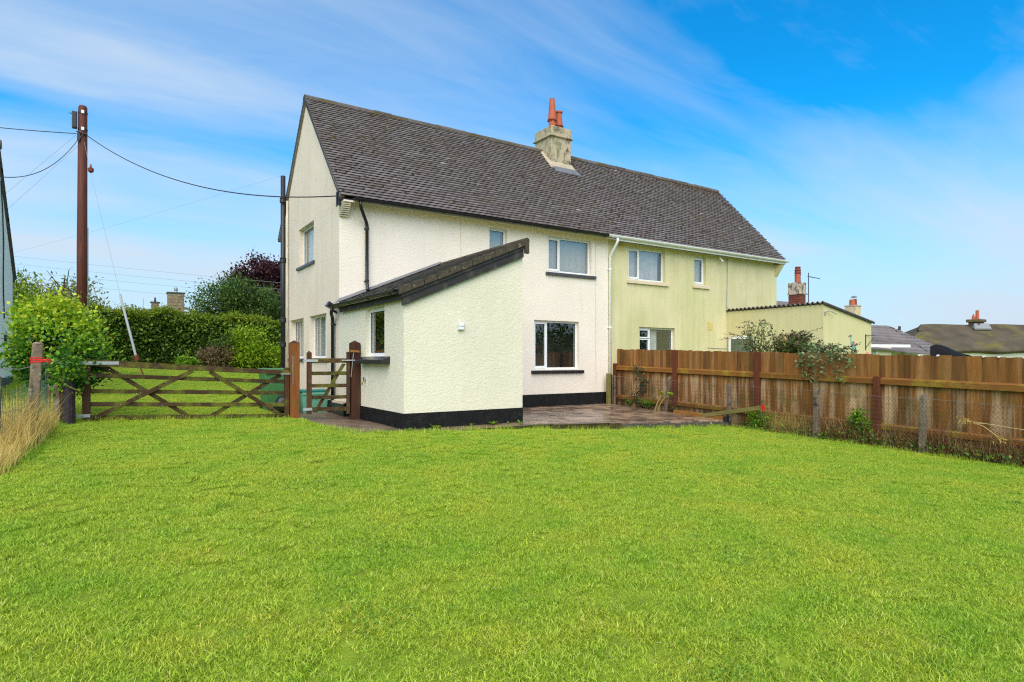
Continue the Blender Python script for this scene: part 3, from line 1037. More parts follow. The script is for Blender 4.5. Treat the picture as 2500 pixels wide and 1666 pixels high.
def window(parent, mp_, a0, a1, z0, z1, rev, lights, frame=WHITEPL, glass=GLASS, sill=None, sillmat=None, room=ROOM, fw=0.05,
           label=None, blind=None, transom=None, curtain=None):
    """lights: list of (start, end, opening?) fractions of the width"""
    f = MB()
    d0, d1 = rev - 0.005, rev + 0.06
    mbox(f, mp_, a0, a0 + fw, d0, d1, z0, z1)
    mbox(f, mp_, a1 - fw, a1, d0, d1, z0, z1)
    mbox(f, mp_, a0 + fw, a1 - fw, d0, d1, z1 - fw, z1)
    mbox(f, mp_, a0 + fw, a1 - fw, d0, d1, z0, z0 + fw)
    W = a1 - a0
    for (s, e, op) in lights[:-1]:
        x = a0 + e * W
        mbox(f, mp_, x - 0.022, x + 0.022, d0, d1, z0 + fw, z1 - fw)
    win = f.build('window', frame, parent, bevel=0.004)
    if label:
        win['label'] = label
    for k, (s, e, op) in enumerate(lights):
        x0 = a0 + s * W + (fw if k == 0 else 0.022)
        x1 = a0 + e * W - (fw if k == len(lights) - 1 else 0.022)
        zz0, zz1 = z0 + fw, z1 - fw
        cells = [(zz0, zz1)]
        if transom and k == transom[0]:
            zt = zz0 + (zz1 - zz0) * transom[1]
            cells = [(zz0, zt), (zt, zz1)]
        for (q0, q1) in cells:
            if op:
                c = MB(); cw = 0.042
                e0, e1 = rev - 0.022, rev + 0.035
                mbox(c, mp_, x0 - .012, x0 + cw, e0, e1, q0 - .012, q1 + .012)
                mbox(c, mp_, x1 - cw, x1 + .012, e0, e1, q0 - .012, q1 + .012)
                mbox(c, mp_, x0 + cw, x1 - cw, e0, e1, q1 - cw, q1 + .012)
                mbox(c, mp_, x0 + cw, x1 - cw, e0, e1, q0 - .012, q0 + cw)
                c.build('casement', frame, win, bevel=0.003)
                p0, p1, r0, r1 = x0 + cw, x1 - cw, q0 + cw, q1 - cw
            else:
                p0, p1, r0, r1 = x0, x1, q0, q1
            g = MB(); g.poly([mp_(p0, rev + .02, r0), mp_(p1, rev + .02, r0), mp_(p1, rev + .02, r1), mp_(p0, rev + .02, r1)])
            g.build('pane', glass, win)
            s_ = MB(); b = 0.008                     # black gasket
            for (u0, u1, w0, w1) in ((p0, p1, r1 - b, r1), (p0, p1, r0, r0 + b), (p0, p0 + b, r0 + b, r1 - b), (p1 - b, p1, r0 + b, r1 - b)):
                mbox(s_, mp_, u0, u1, rev + .010, rev + .018, w0, w1)
            s_.build('gasket', BLACKPL, win)
    # the room behind the glass
    r = MB()
    D = 1.5; m_ = 0.35
    A0, A1, Z0, Z1 = a0 - m_, a1 + m_, z0 - m_ * 1.5, z1 + 0.12
    d1 += 0.01
    r.poly([mp_(A0, D, Z0), mp_(A1, D, Z0), mp_(A1, D, Z1), mp_(A0, D, Z1)])
    r.poly([mp_(A0, d1, Z0), mp_(A0, D, Z0), mp_(A0, D, Z1), mp_(A0, d1, Z1)])
    r.poly([mp_(A1, d1, Z0), mp_(A1, D, Z0), mp_(A1, D, Z1), mp_(A1, d1, Z1)])
    r.poly([mp_(A0, d1, Z1), mp_(A1, d1, Z1), mp_(A1, D, Z1), mp_(A0, D, Z1)])
    r.poly([mp_(A0, d1, Z0), mp_(A1, d1, Z0), mp_(A1, D, Z0), mp_(A0, D, Z0)])
    r.build('room_interior', room, win)
    if blind:
        bl = MB(); bl.poly([mp_(a0 + .03, rev + .10, z1 - (z1 - z0) * blind), mp_(a1 - .03, rev + .10, z1 - (z1 - z0) * blind), mp_(a1 - .03, rev + .10, z1), mp_(a0 + .03, rev + .10, z1)])
        bl.build('blind', BLIND, win)
    if curtain:  # curtains, and the added sheets that paint a grey sky reflection
        cmb_ = MB(); n = 22
        c0, c1, cm = curtain
        pts = [(a0 + (c0 + (c1 - c0) * i / n) * W, rev + .12 + .008 * math.sin(i * 1.9)) for i in range(n + 1)]
        for i in range(n):
            (x, d), (x2, d2) = pts[i], pts[i + 1]
            cmb_.poly([mp_(x, d, z0 + .02), mp_(x2, d2, z0 + .02), mp_(x2, d2, z1), mp_(x, d, z1)])
        cmb_.build('curtain', cm, win, smooth=True)
    if sill:
        s0, s1, out_, th, zt = sill
        sm = MB()
        p = [mp_(s0, -out_, zt - th - .012), mp_(s1, -out_, zt - th - .012), mp_(s1, rev, zt - th), mp_(s0, rev, zt - th),
             mp_(s0, -out_, zt - .012), mp_(s1, -out_, zt - .012), mp_(s1, rev, zt + .004), mp_(s0, rev, zt + .004)]
        # the sill is wider than the opening only where it stands proud of the wall
        q0, q1 = a0 + .002, a1 - .002
        sm.hexa([mp_(s0, -out_, zt - th), mp_(s1, -out_, zt - th), mp_(s1, -.002, zt - th), mp_(s0, -.002, zt - th),
                 mp_(s0, -out_, zt - .012), mp_(s1, -out_, zt - .012), mp_(s1, -.002, zt), mp_(s0, -.002, zt)])
        sm.hexa([mp_(q0, -.004, zt - .02), mp_(q1, -.004, zt - .02), mp_(q1, rev - .006, zt - .02), mp_(q0, rev - .006, zt - .02),
                 mp_(q0, -.004, zt + .0005), mp_(q1, -.004, zt + .0005), mp_(q1, rev - .006, zt + .012), mp_(q0, rev - .006, zt + .012)])
        sm.build('sill', sillmat, win, bevel=0.006)
    return win


def gutter(parent, x0, x1, y, z, r, mat, slope=0.0, name='gutter', axis='x'):
    g = MB(); n = 9
    for (xa, xb) in ((x0, x1),):
        prof = [(-r * math.cos(math.pi * i / n), -r * math.sin(math.pi * i / n)) for i in range(n + 1)]
        inner = [(p[0] * .9, p[1] * .9 + .002) for p in prof]
        ring = prof + inner[::-1]
        if axis == 'x':
            g.prism([(xa, y + p[0], z + p[1]) for p in ring], (xb - xa, 0, slope))
        else:
            g.prism([(y + p[0], xa, z + p[1]) for p in ring], (0, xb - xa, slope))
    o = g.build(name, mat, parent)
    b = MB()
    L = abs(x1 - x0); k = max(2, int(L / 0.95))
    for i in range(k + 1):
        xx = x0 + (x1 - x0) * (i + .15) / (k + .3)
        zz = z + slope * (i + .15) / (k + .3)
        pr = [(-r * 1.13 * math.cos(math.pi * j / n), -r * 1.13 * math.sin(math.pi * j / n)) for j in range(n + 1)]
        pin = [(-r * 1.01 * math.cos(math.pi * j / n), -r * 1.01 * math.sin(math.pi * j / n)) for j in range(n + 1)]
        ring = pr + pin[::-1]
        if axis == 'x':
            b.prism([(xx, y + p[0], zz + p[1]) for p in ring], (0.03, 0, 0))
        else:
            b.prism([(y + p[0], xx, zz + p[1]) for p in ring], (0, 0.03, 0))
    b.build('gutter_brackets', mat, o)
    return o


# roof tiles ----------------------------------------------------------------
def tile_meshes(w, ln, th, camber, mat, nv=8, name='tile'):
    out = []
    for i in range(nv):
        r = (i + 0.5) / nv
        w_ = w - 0.004
        c = camber * random.uniform(0.6, 1.3)
        tw = random.uniform(-.0025, .0025)
        P = []
        for (x, cz) in ((-w_ / 2, 0), (0, c), (w_ / 2, 0)):
            ys = random.uniform(-.002, .002)
            P += [(x, ys, cz + tw * x / w_), (x, ln, cz), (x, ys, cz - th + tw * x / w_)]
        mb = MB()
        mb._add(P, [(0, 3, 4, 1), (3, 6, 7, 4)], .12 + .88 * r)
        mb._add(P, [(2, 5, 3, 0), (5, 8, 6, 3), (2, 0, 1), (8, 7, 6)], 0.0)  # tail and side faces carry the painted shadow tone
        out.append((mb, mb.mesh(name, mat)))
    return out


def tile_slope(parent, p0, ex, es, length, slope, w, gauge, th, ln, meshes, nbest, mat, name='roof_tile', skip=None):
    ex, es, p0 = Vector(ex).normalized(), Vector(es).normalized(), Vector(p0)
    nrm = ex.cross(es).normalized()
    if nrm.z < 0:
        nrm = -nrm
    rows = int(slope / gauge)
    tilt = math.atan(th / gauge)
    esl = (es * math.cos(tilt) - nrm * math.sin(tilt)).normalized()
    nl = (nrm * math.cos(tilt) + es * math.sin(tilt)).normalized()
    items = []
    ncol = int(length / w) + 1
    for r in range(rows):
        off = (w / 2) * (r % 2)
        for c in range(-1, ncol + 1):
            x = c * w + w / 2 - off
            if x < -0.01 or x > length + 0.01:
                continue
            lift = 0.030
            if x < w * 0.3:
                x = w * 0.45; lift = 0.0275
            p = p0 + ex * x + es * (r * gauge) + nrm * (lift + random.uniform(0, .002)) + es * random.uniform(-.004, .004)
            if skip and skip(p):
                continue
            rz = random.uniform(-.012, .012)
            a = ex * math.cos(rz) + esl * math.sin(rz)
            b = esl * math.cos(rz) - ex * math.sin(rz)
            m = Matrix(((a.x, b.x, nl.x, p.x), (a.y, b.y, nl.y, p.y), (a.z, b.z, nl.z, p.z), (0, 0, 0, 1)))
            items.append(((p - CAM).length, m, random.randrange(len(meshes))))
    items.sort(key=lambda q: q[0])
    for d, m, k in items[:nbest]:
        place(name, meshes[k][1], parent, m)
    rest = items[nbest:]
    if rest:
        arrs = [np.array(mb.v) for mb, me in meshes]
        quads = [(0, 3, 4, 1), (3, 6, 7, 4), (2, 5, 3, 0), (5, 8, 6, 3)]
        arrs = [a[:9] for a in arrs]
        V = []; F = []; R = []
        for i, (d, m, k) in enumerate(rest):
            mm = np.array(m)
            V.append(arrs[k] @ mm[:3, :3].T + mm[:3, 3])
            for q in quads:
                F.append([i * 9 + j for j in q])
            rv = min(1, .12 + .88 * (k + random.random()) / len(meshes))
            R += [rv, rv, 0.0, 0.0]  # tail faces again get the painted row shadow
        o = add_obj('roof_tiles', fast_mesh('roof_tiles', np.concatenate(V), F, R, mat, ORG[parent.name]), parent)
        o['kind'] = 'stuff'
    return nrm


def moss_lumps(parent, pts, nrm, lo, hi, mat, name='moss'):
    nrm = Vector(nrm)
    a = nrm.orthogonal().normalized(); b = nrm.cross(a)
    mb = MB()
    for p in pts:
        p = Vector(p)
        r = random.uniform(lo, hi)
        n = 7
        top = [p + (a * math.cos(2 * math.pi * k / n) + b * math.sin(2 * math.pi * k / n)) * r * random.uniform(.35, .7) + nrm * r * random.uniform(.4, .6) for k in range(n)]
        bot = [p + (a * math.cos(2 * math.pi * k / n) + b * math.sin(2 * math.pi * k / n)) * r * random.uniform(.8, 1.25) for k in range(n)]
        vs = bot + top + [p + nrm * r * .65]
        fs = [(k, (k + 1) % n, n + (k + 1) % n, n + k) for k in range(n)] + [(n + k, n + (k + 1) % n, 2 * n) for k in range(n)]
        mb._add(vs, fs, random.random())
    o = mb.build(name, mat, parent, smooth=True)
    o['kind'] = 'stuff'
    return o


# ------------------------------------------------------------------ the pair of houses
XP = 7.44            # party line
XE = 15.13           # right end
DEP = 4.85           # depth of the house
EY, EZ = -0.262, 4.655
RY, RZ = 2.56, 7.667
PITCH = math.atan2(RZ - EZ, RY - EY)
SLOPE = math.hypot(RZ - EZ, RY - EY)
REY = RY + (RY - EY)          # rear eave
WT = 4.72                     # wall head

tiles = tile_meshes(0.165, 0.185, 0.021, 0.007, TILE, 10, 'roof_tile')


def house(name, label, x0, x1, wallmat, gmat, plinthmat, sofmat, roofx0, roofx1, gable_left, ops_front, z_plinth):
    h = thing(name, label, 'house', ((x0 + x1) / 2, DEP / 2, 0))
    w = MB()
    wall_with_openings(w, facade(0), x0, x1, z_plinth, WT, ops_front, 0.10)
    w.build('wall', wallmat, h)
    # rear wall
    r = MB(); r.poly([(x0, DEP, 0), (x1, DEP, 0), (x1, DEP, WT), (x0, DEP, WT)])
    r.build('rear_wall', gmat, h)
    # roof deck (both slopes), verge boards
    d = MB()
    th = 0.06
    es = Vector((0, RY - EY, RZ - EZ)).normalized()
    nr = Vector((0, -es.z, es.y))
    dn = nr * th
    d.prism([Vector((roofx0, EY, EZ)) - dn * 1.2, Vector((roofx0, RY, RZ)) - dn * .2 , Vector((roofx0, REY, EZ)), Vector((roofx0, REY, EZ - .08)), Vector((roofx0, RY, RZ - .14)), Vector((roofx0, EY + .05, EZ - .10))], (roofx1 - roofx0, 0, 0))
    d.build('roof_deck', DARKTIM, h)
    rr = MB()
    rn = 36
    for i in range(rn):
        p = i / rn; q = (i + 1) / rn
        a = Vector((0, REY + .05, EZ - .03)).lerp(Vector((0, RY, RZ + .02)), p)
        b = Vector((0, REY + .05, EZ - .03)).lerp(Vector((0, RY, RZ + .02)), q)
        up = Vector((0, .6, .8)) * .018
        rr.poly([(roofx0, a.y + up.y, a.z + up.z), (roofx1, a.y + up.y, a.z + up.z), (roofx1, b.y, b.z), (roofx0, b.y, b.z)], random.random())
    rr.build('rear_roof_slope', TILE, h)
    # eaves soffit
    s = MB(); s.hexa([(x0 + (.0 if not gable_left else .02), EY - .01, EZ - .135), (x1, EY - .01, EZ - .135), (x1, -.002, EZ - .06), (x0 + (.0 if not gable_left else .02), -.002, EZ - .06),
                      (x0 + (.0 if not gable_left else .02), EY - .01, EZ - .10), (x1, EY - .01, EZ - .10), (x1, -.002, EZ - .02), (x0 + (.0 if not gable_left else .02), -.002, EZ - .02)])
    s.build('soffit', sofmat, h)
    return h, es, nr


# --- left house, cream
front_ops = [(5.385, 6.842, 3.535, 4.46), (4.96, 6.414, 1.02, 2.275), (3.646, 4.149, 3.45, 4.46)]
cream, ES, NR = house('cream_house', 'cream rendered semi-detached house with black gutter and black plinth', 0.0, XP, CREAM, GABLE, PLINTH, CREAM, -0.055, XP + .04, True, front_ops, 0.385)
# gable wall with its openings and the triangle under the verge
gops = [(1.919, 3.294, 3.60, 4.545), (0.911, 2.293, 1.31, 2.305), (2.845, 4.186, 1.31, 2.305)]
g = MB()
wall_with_openings(g, side(0.0), 0.0, DEP, 0.385, WT, gops, 0.12)
g.poly([(0, 0, WT), (0, DEP, WT), (0, REY - .32, WT + .05), (0, RY, RZ - .075), (0, EY + .27, WT + .05)])
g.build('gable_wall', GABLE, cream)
pl = MB()
pl.box(-0.015, 0.0, 0.02, DEP, -0.2, 0.395)
pl.box(2.32, XP, -0.016, 0.0, -0.2, 0.393)
pl.build('plinth', PLINTH, cream)
# verge: cement strip and tile ends along the gable
v = MB()
for sgn in (-1, 1):
    e0 = Vector((0, EY if sgn < 0 else REY, EZ)); r0 = Vector((0, RY, RZ))
    nn = Vector((0, -ES.z if sgn < 0 else ES.z, ES.y))
    v.hexa([Vector((-.05, 0, 0)) + e0 - nn * .10, Vector((.04, 0, 0)) + e0 - nn * .10, Vector((.04, 0, 0)) + r0 - nn * .10, Vector((-.05, 0, 0)) + r0 - nn * .10,
            Vector((-.05, 0, 0)) + e0 - nn * .02, Vector((.04, 0, 0)) + e0 - nn * .02, Vector((.04, 0, 0)) + r0 - nn * .02, Vector((-.05, 0, 0)) + r0 - nn * .02])
v.build('verge', M('verge_mortar', (0.25, 0.21, 0.17), 0.9, 0.3, 9, 0.5, 30, 0.2), cream)


def chim_skip(p):
    return 6.98 < p.x < 7.78 and p.y > 1.93


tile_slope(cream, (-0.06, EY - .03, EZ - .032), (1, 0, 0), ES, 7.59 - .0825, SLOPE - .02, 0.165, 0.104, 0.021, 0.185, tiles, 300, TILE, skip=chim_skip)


def ridge(parent, x0, x1):
    n = max(1, round((x1 - x0) / 0.44)); L = (x1 - x0) / n
    for i in range(n):
        a = x0 + i * L
        if 6.9 < a + L / 2 < 7.8:
            continue
        mb = MB(); k = 8; R = 0.125
        dz = random.uniform(-.012, .012)
        ring = []
        for rr_ in (R, R - .02):
            pts = [(math.cos(math.pi * j / k) * rr_ * 1.05, math.sin(math.pi * j / k) * rr_ * .78) for j in range(k + 1)]
            ring.append(pts)
        pr = ring[0] + ring[1][::-1]
        z0 = RZ - .065 + dz
        mb.prism([(a + .004, RY + p[0], z0 + p[1]) for p in pr], (L - .008, 0, random.uniform(-.008, .008)), random.random())
        # mortar bed under each tile
        mb.build('ridge_tile', RIDGE, parent, smooth=False)


ridge(cream, -0.06, XP)
mb = MB()
mb.prism([(-.05, RY - .15, RZ - .10), (-.05, RY + .15, RZ - .10), (-.05, RY + .08, RZ + .01), (-.05, RY - .08, RZ + .01)], (7.0, 0, 0))
mb.build('ridge_mortar', RIDGE, cream)
pts = []
for i in range(420):
    s = random.random() ** 1.0; x = random.uniform(0, XP)
    p = Vector((x, EY, EZ)) + ES * (s * SLOPE) + NR * .028
    if not chim_skip(p):
        pts.append(p)
moss_lumps(cream, pts, NR, .012, .038, MOSS)

# windows of the cream house
F0 = facade(0.0)
window(cream, F0, 5.385, 6.842, 3.535, 4.46, 0.10, [(0, .30, True), (.30, 1, False)], sill=(5.312, 6.976, .06, .085, 3.525), sillmat=SILLG, room=ROOM, curtain=(.01, .99, SKYREFL), label='upstairs window with grey sill above the patio')  # sheet added behind the glass for a painted grey sky reflection
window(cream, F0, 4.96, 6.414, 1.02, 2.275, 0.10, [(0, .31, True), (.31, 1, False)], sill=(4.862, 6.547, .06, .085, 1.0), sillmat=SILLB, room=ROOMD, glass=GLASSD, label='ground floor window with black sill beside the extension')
window(cream, F0, 3.646, 4.149, 3.45, 4.46, 0.10, [(0, 1, False)], room=ROOM, curtain=(.01, .99, SKYREFL), label='narrow upstairs window half hidden by the extension roof')  # same added sheet, grey sky reflection put into its colour
S0 = side(0.0)
window(cream, S0, 1.919, 3.294, 3.60, 4.545, 0.12, [(0, .28, True), (.28, 1, False)], sill=(1.83, 3.40, .05, .075, 3.60), sillmat=SILLG, room=ROOM, curtain=(.28, .98, BLIND))
window(cream, S0, 0.911, 2.293, 1.31, 2.305, 0.12, [(0, .30, True), (.30, 1, False)], sill=(.84, 2.37, .05, .07, 1.30), sillmat=SILLG, room=ROOM, curtain=(.30, .98, BLIND))
window(cream, S0, 2.845, 4.186, 1.31, 2.305, 0.12, [(0, .30, True), (.30, 1, False)], sill=(2.78, 4.25, .05, .07, 1.30), sillmat=SILLG, room=ROOM, curtain=(.30, .98, BLIND))

# gutter, downpipe, soil stack, corbel, cable box
gutter(cream, 0.20, 7.14, -0.335, 4.60, 0.058, BLACKPL)
dp = MB()
dp.tube([(0.34, -.335, 4.55), (0.34, -.335, 4.47), (0.37, -.30, 4.40), (0.54, -.10, 4.20), (0.575, -.065, 4.12), (0.575, -.065, 2.90), (0.575, -.10, 2.80), (0.56, -.17, 2.74)], 0.036, 12)
dpo = dp.build('downpipe', BLACKPL, cream, smooth=True)
c = MB()
for z in (4.06, 2.94):
    c.lathe((0.575, -.065, z), [(.044, -.03), (.044, .03)], 12)
    c.box(.53, .62, -.03, -.001, z - .012, z + .012)
c.build('pipe_clip', BLACKPL, dpo)
sp = MB()
sp.tube([(-.13, 4.43, .15), (-.13, 4.43, 6.18)], 0.062, 14)
spo = sp.build('soil_pipe', IRON, cream, smooth=True)
c = MB()
for z in (5.55, 3.95, 2.35, 1.7):
    c.lathe((-.13, 4.43, z), [(.066, -.09), (.088, -.08), (.088, -.02), (.075, .0), (.088, .02), (.088, .035), (.066, .05)], 14)
c.build('pipe_collar', IRON, spo)
sp = MB(); sp.tube([(-.055, 4.30, .15), (-.055, 4.30, 5.5)], 0.022, 8)
sp.build('waste_pipe', M('cream_pipe', (.62, .55, .40), .5), cream, smooth=True)
cb = MB()
for i in range(8):
    z = 4.53 - i * .036
    o = .26 - .23 * (i / 8) ** 1.5
    w2 = .165
    cb.hexa([(.0, -o + .01, z - .022), (w2, -o + .01, z - .022), (w2, -.002, z - .022), (.0, -.002, z - .022), (-.008, -o, z), (w2, -o, z), (w2, -.002, z), (-.008, -.002, z)])
cb.build('corbel', M('corbel_stone', (.74, .65, .50), .85, .1, 6, .2, 40), cream)
cb = MB(); cb.prism([(.012, -.22, 4.51), (.012, -.002, 4.51), (.012, -.002, 4.26), (.012, -.03, 4.26), (.012, -.13, 4.38)], (.14, 0, 0)); cb.build('corbel_core', SILLG, cream)
bx = MB(); bx.box(-.075, -.003, -.16, -.06, 4.46, 4.80); bx.box(-.10, -.075, -.13, -.09, 4.42, 4.72)
bx.build('cable_box', BLACKPL, cream, bevel=.008)
# hairline joints with a thin cable over them
cc = MB(); cc.tube([(2.86, -.005, 4.5), (2.86, -.005, 3.6)], .005, 5)
cc.tube([(6.99, -.006, 4.45), (6.99, -.006, 2.9), (6.985, -.006, 1.8), (7.0, -.006, .6)], .005, 5)
cc.build('cable', M('painted_cable', (.60, .50, .38), .7), cream)
vt = MB()
for i in range(4):
    vt.box(7.02, 7.24, -.014, -.002, 4.36 + i * .026, 4.376 + i * .026)
vt.build('air_vent', CREAM, cream)

# --- the chimney on the party wall
ch = MB()
CX0, CX1, CY0, CY1 = 7.0, 7.76, 2.02, 2.84
ch.box(CX0, CX1, CY0, CY1, 6.3, 8.00)
cho = ch.build('chimney', CHIM, cream, bevel=.02)
cap = MB(); cap.box(CX0 - .06, CX1 + .06, CY0 - .06, CY1 + .06, 7.95, 8.0)
cap.box(CX0 - .015, CX1 + .015, CY0 - .015, CY1 + .015, 8.0, 8.27)
cap.build('cap', CHIM, cho, bevel=.02)
fl = MB(); fl.hexa([(CX0, CY0, 8.27), (CX1, CY0, 8.27), (CX1, CY1, 8.27), (CX0, CY1, 8.27), (CX0 + .18, CY0 + .18, 8.36), (CX1 - .18, CY0 + .18, 8.36), (CX1 - .18, CY1 - .18, 8.36), (CX0 + .18, CY1 - .18, 8.36)])
fl.build('flaunching', MORTAR, cho, smooth=False)
# cement fillet where it meets the roof
fi = MB()
for (xa, xb) in ((CX0 - .12, CX1 + .10),):
    zf = lambda y: EZ + (y - EY) * math.tan(PITCH)
    fi.hexa([(xa, CY0 - .16, zf(CY0 - .16) + .02), (xb, CY0 - .16, zf(CY0 - .16) + .02), (xb - .08, CY0 - .001, zf(CY0) + .02), (xa + .1, CY0 - .001, zf(CY0) + .02),
             (xa, CY0 - .16, zf(CY0 - .16) + .06), (xb, CY0 - .16, zf(CY0 - .16) + .06), (xb - .08, CY0 - .01, zf(CY0) + .11), (xa + .1, CY0 - .01, zf(CY0) + .11)])
    fi.hexa([(CX0 - .12, CY0 - .16, zf(CY0 - .16)), (CX0, CY0 - .1, zf(CY0 - .1)), (CX0, RY, zf(RY) - .02), (CX0 - .10, RY, zf(RY) - .02),
             (CX0 - .12, CY0 - .16, zf(CY0 - .16) + .06), (CX0 - .002, CY0 - .1, zf(CY0 - .1) + .12), (CX0 - .002, RY, zf(RY) + .07), (CX0 - .10, RY, zf(RY) + .05)])
fi.build('fillet', MORTAR, cho, bevel=.015)
ld = MB(); ld.hexa([(CX0 - .06, CY0 - .30, zf(CY0 - .30) + .045), (CX1 + .16, CY0 - .30, zf(CY0 - .30) + .045), (CX1 + .08, CY0 - .14, zf(CY0 - .14) + .05), (CX0 - .02, CY0 - .14, zf(CY0 - .14) + .05),
                    (CX0 - .06, CY0 - .30, zf(CY0 - .30) + .055), (CX1 + .16, CY0 - .30, zf(CY0 - .30) + .055), (CX1 + .08, CY0 - .14, zf(CY0 - .14) + .075), (CX0 - .02, CY0 - .14, zf(CY0 - .14) + .075)])
ld.build('lead_flashing', LEAD, cho)


def pot(parent, c, h1, r0, capz, capr0, capr1, caph, rim, label):
    m = MB()
    m.lathe(c, [(r0, 0), (r0 * .96, h1)], 22)
    o = m.build('chimney_pot', TERRA, parent, smooth=False)
    o['label'] = label
    k = MB()
    prof = [(capr0 * 1.10, capz - .03), (capr0 * 1.10, capz + .01), (capr0, capz + .02), (capr1, capz + caph)]
    if rim:
        prof += [(capr1 * 1.32, capz + caph + .02), (capr1 * 1.36, capz + caph + .06), (capr1 * .9, capz + caph + .065)]
    else:
        prof += [(capr1 * 1.05, capz + caph + .012), (capr1 * .8, capz + caph + .015)]
    k.lathe(c, prof, 22)
    k.build('cowl', TERRA, o, smooth=False)
    t_ = MB()
    for j in range(8):
        a = 2 * math.pi * j / 8
        t_.box(c[0] + math.cos(a) * capr0 * 1.02 - .02, c[0] + math.cos(a) * capr0 * 1.02 + .02, c[1] + math.sin(a) * capr0 * 1.02 - .02, c[1] + math.sin(a) * capr0 * 1.02 + .02, c[2] + capz - .065, c[2] + capz - .03)
    t_.build('cowl_lugs', TERRAD, o)
    return o


pot(cho, (7.22, 2.26, 8.30), .36, .105, .26, .125, .078, .60, False, 'taller plain tapered terracotta chimney pot')
pot(cho, (7.56, 2.38, 8.30), .28, .10, .18, .125, .092, .36, True, 'shorter flared terracotta chimney pot with a rolled rim')

# --- right house, green
nops = [(8.205, 9.67, 3.535, 4.455), (10.947, 11.48, 3.58, 4.44), (8.62, 10.09, 0.98, 2.205)]
green, _, _ = house('green_house', 'pale green rendered semi-detached house with white gutter, farther half of the pair', XP, XE, NBR, NBR2, NBR, WHITEPAINT, XP + .04, XE + .06, False, nops, 0.0)
g = MB(); g.poly([(XE, 0, 0), (XE, DEP, 0), (XE, DEP, WT), (XE, RY, RZ - .075), (XE, 0, WT)])
g.build('gable_wall', NBR, green)
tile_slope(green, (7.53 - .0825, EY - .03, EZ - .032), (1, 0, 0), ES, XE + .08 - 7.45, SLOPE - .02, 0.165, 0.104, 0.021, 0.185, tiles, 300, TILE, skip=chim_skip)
ridge(green, XP, XE + .08)
mb = MB()
mb.prism([(7.8, RY - .15, RZ - .10), (7.8, RY + .15, RZ - .10), (7.8, RY + .08, RZ + .01), (7.8, RY - .08, RZ + .01)], (XE + .06 - 7.8, 0, 0))
mb.build('ridge_mortar', RIDGE, green)
pts = []
for i in range(420):
    x = random.uniform(XP, XE); s = random.random()
    p = Vector((x, EY, EZ)) + ES * (s * SLOPE) + NR * .028
    if not chim_skip(p):
        pts.append(p)
for i in range(170):
    x = XE - abs(random.gauss(0, 2.6)); s = .98 - abs(random.gauss(0, .05))
    if x > 8.2:
        pts.append(Vector((x, EY, EZ)) + ES * (s * SLOPE) + NR * .03)
moss_lumps(green, pts, NR, .014, .045, MOSS)
PURP = M('purple_cloth', (.12, .02, .07), .8)
window(green, F0, 8.205, 9.67, 3.535, 4.455, 0.10, [(0, .33, True), (.33, 1, False)], sill=(8.128, 9.80, .06, .10, 3.525), sillmat=SILLC, room=ROOM, curtain=(.02, .93, M('pink_curtain', (.66, .58, .58), .9)), label='wide upstairs window with cream sill and a pale curtain')
window(green, F0, 10.947, 11.48, 3.58, 4.44, 0.10, [(0, 1, True)], sill=(10.854, 11.62, .06, .10, 3.56), sillmat=SILLC, room=ROOM, curtain=(.01, .99, SKYREFL), label='narrow upstairs window with short cream sill')  # added sheet again stands in for reflected grey sky
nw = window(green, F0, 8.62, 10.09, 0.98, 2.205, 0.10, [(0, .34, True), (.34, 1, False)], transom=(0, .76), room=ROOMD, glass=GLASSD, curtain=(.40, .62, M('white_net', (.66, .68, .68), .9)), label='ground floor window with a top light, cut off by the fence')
q = MB(); q.lathe((9.35, .42, 1.2), [(.20, 0), (.24, .1), (.20, .26), (.05, .32)], 12)
q.build('cushion', PURP, nw, smooth=True)
gutter(green, 7.14, 15.27, -0.335, 4.62, 0.062, WHITEPL)
dp = MB()
dp.tube([(7.48, -.335, 4.56), (7.48, -.335, 4.47), (7.475, -.28, 4.39), (7.465, -.13, 4.19), (7.465, -.06, 4.10), (7.465, -.06, 0.06)], 0.036, 12)
dpo = dp.build('downpipe', WHITEPL, green, smooth=True)
c = MB()
for z in (3.75, 2.15, .55):
    c.lathe((7.465, -.06, z), [(.044, -.02), (.044, .02)], 12)
    c.box(7.40, 7.53, -.025, -.001, z - .012, z + .012)
c.build('pipe_clip', WHITEPL, dpo)
fs = MB(); fs.box(XP + .02, XE + .08, EY - .032, EY - .012, EZ - .15, EZ - .02)
fs.build('fascia', WHITEPAINT, green)
cw = MB()
for k in range(3):
    y = -.14 - .03 * k
    P_ = [(7.6 + i * .55, y + .02 * math.sin(i * 2.1 + k), EZ - .115 - .02 * k - .016 * abs(math.sin(i * 1.3 + k)) - (.0 if i < 9 else .0)) for i in range(10)]
    cw.tube(P_, .007, 5)
cw.tube([(12.49, -.02, 4.50), (12.50, -.008, 4.0), (12.48, -.008, 3.4), (12.44, -.008, 3.0), (12.50, -.05, 2.86)], .012, 6)
cw.build('cable', CABLEG, green)
ebx = MB()
ebx.prism([(XE - .01, 0, EZ - .16), (XE - .01, EY - .01, EZ - .16), (XE - .01, EY - .01, EZ - .13), (XE - .01, 0, EZ - .06)], (.06, 0, 0))
ebx.prism([(XE - .13, -.001, EZ - .16), (XE - .13, EY - .005, EZ - .16), (XE - .13, -.001, EZ - .56)], (.17, 0, 0))
ebx.build('corbel', NBR, green)
vp = MB()
for (a, b, z0_, z1_) in ((7.83, 8.0, 4.30, 4.47), (11.54, 11.78, 2.20, 2.45)):
    vp.box(a, b, -.012, -.001, z0_, z1_)
    for i in range(4):
        vp.box(a + .02, b - .02, -.016, -.012, z0_ + .03 + i * .05, z0_ + .05 + i * .05)
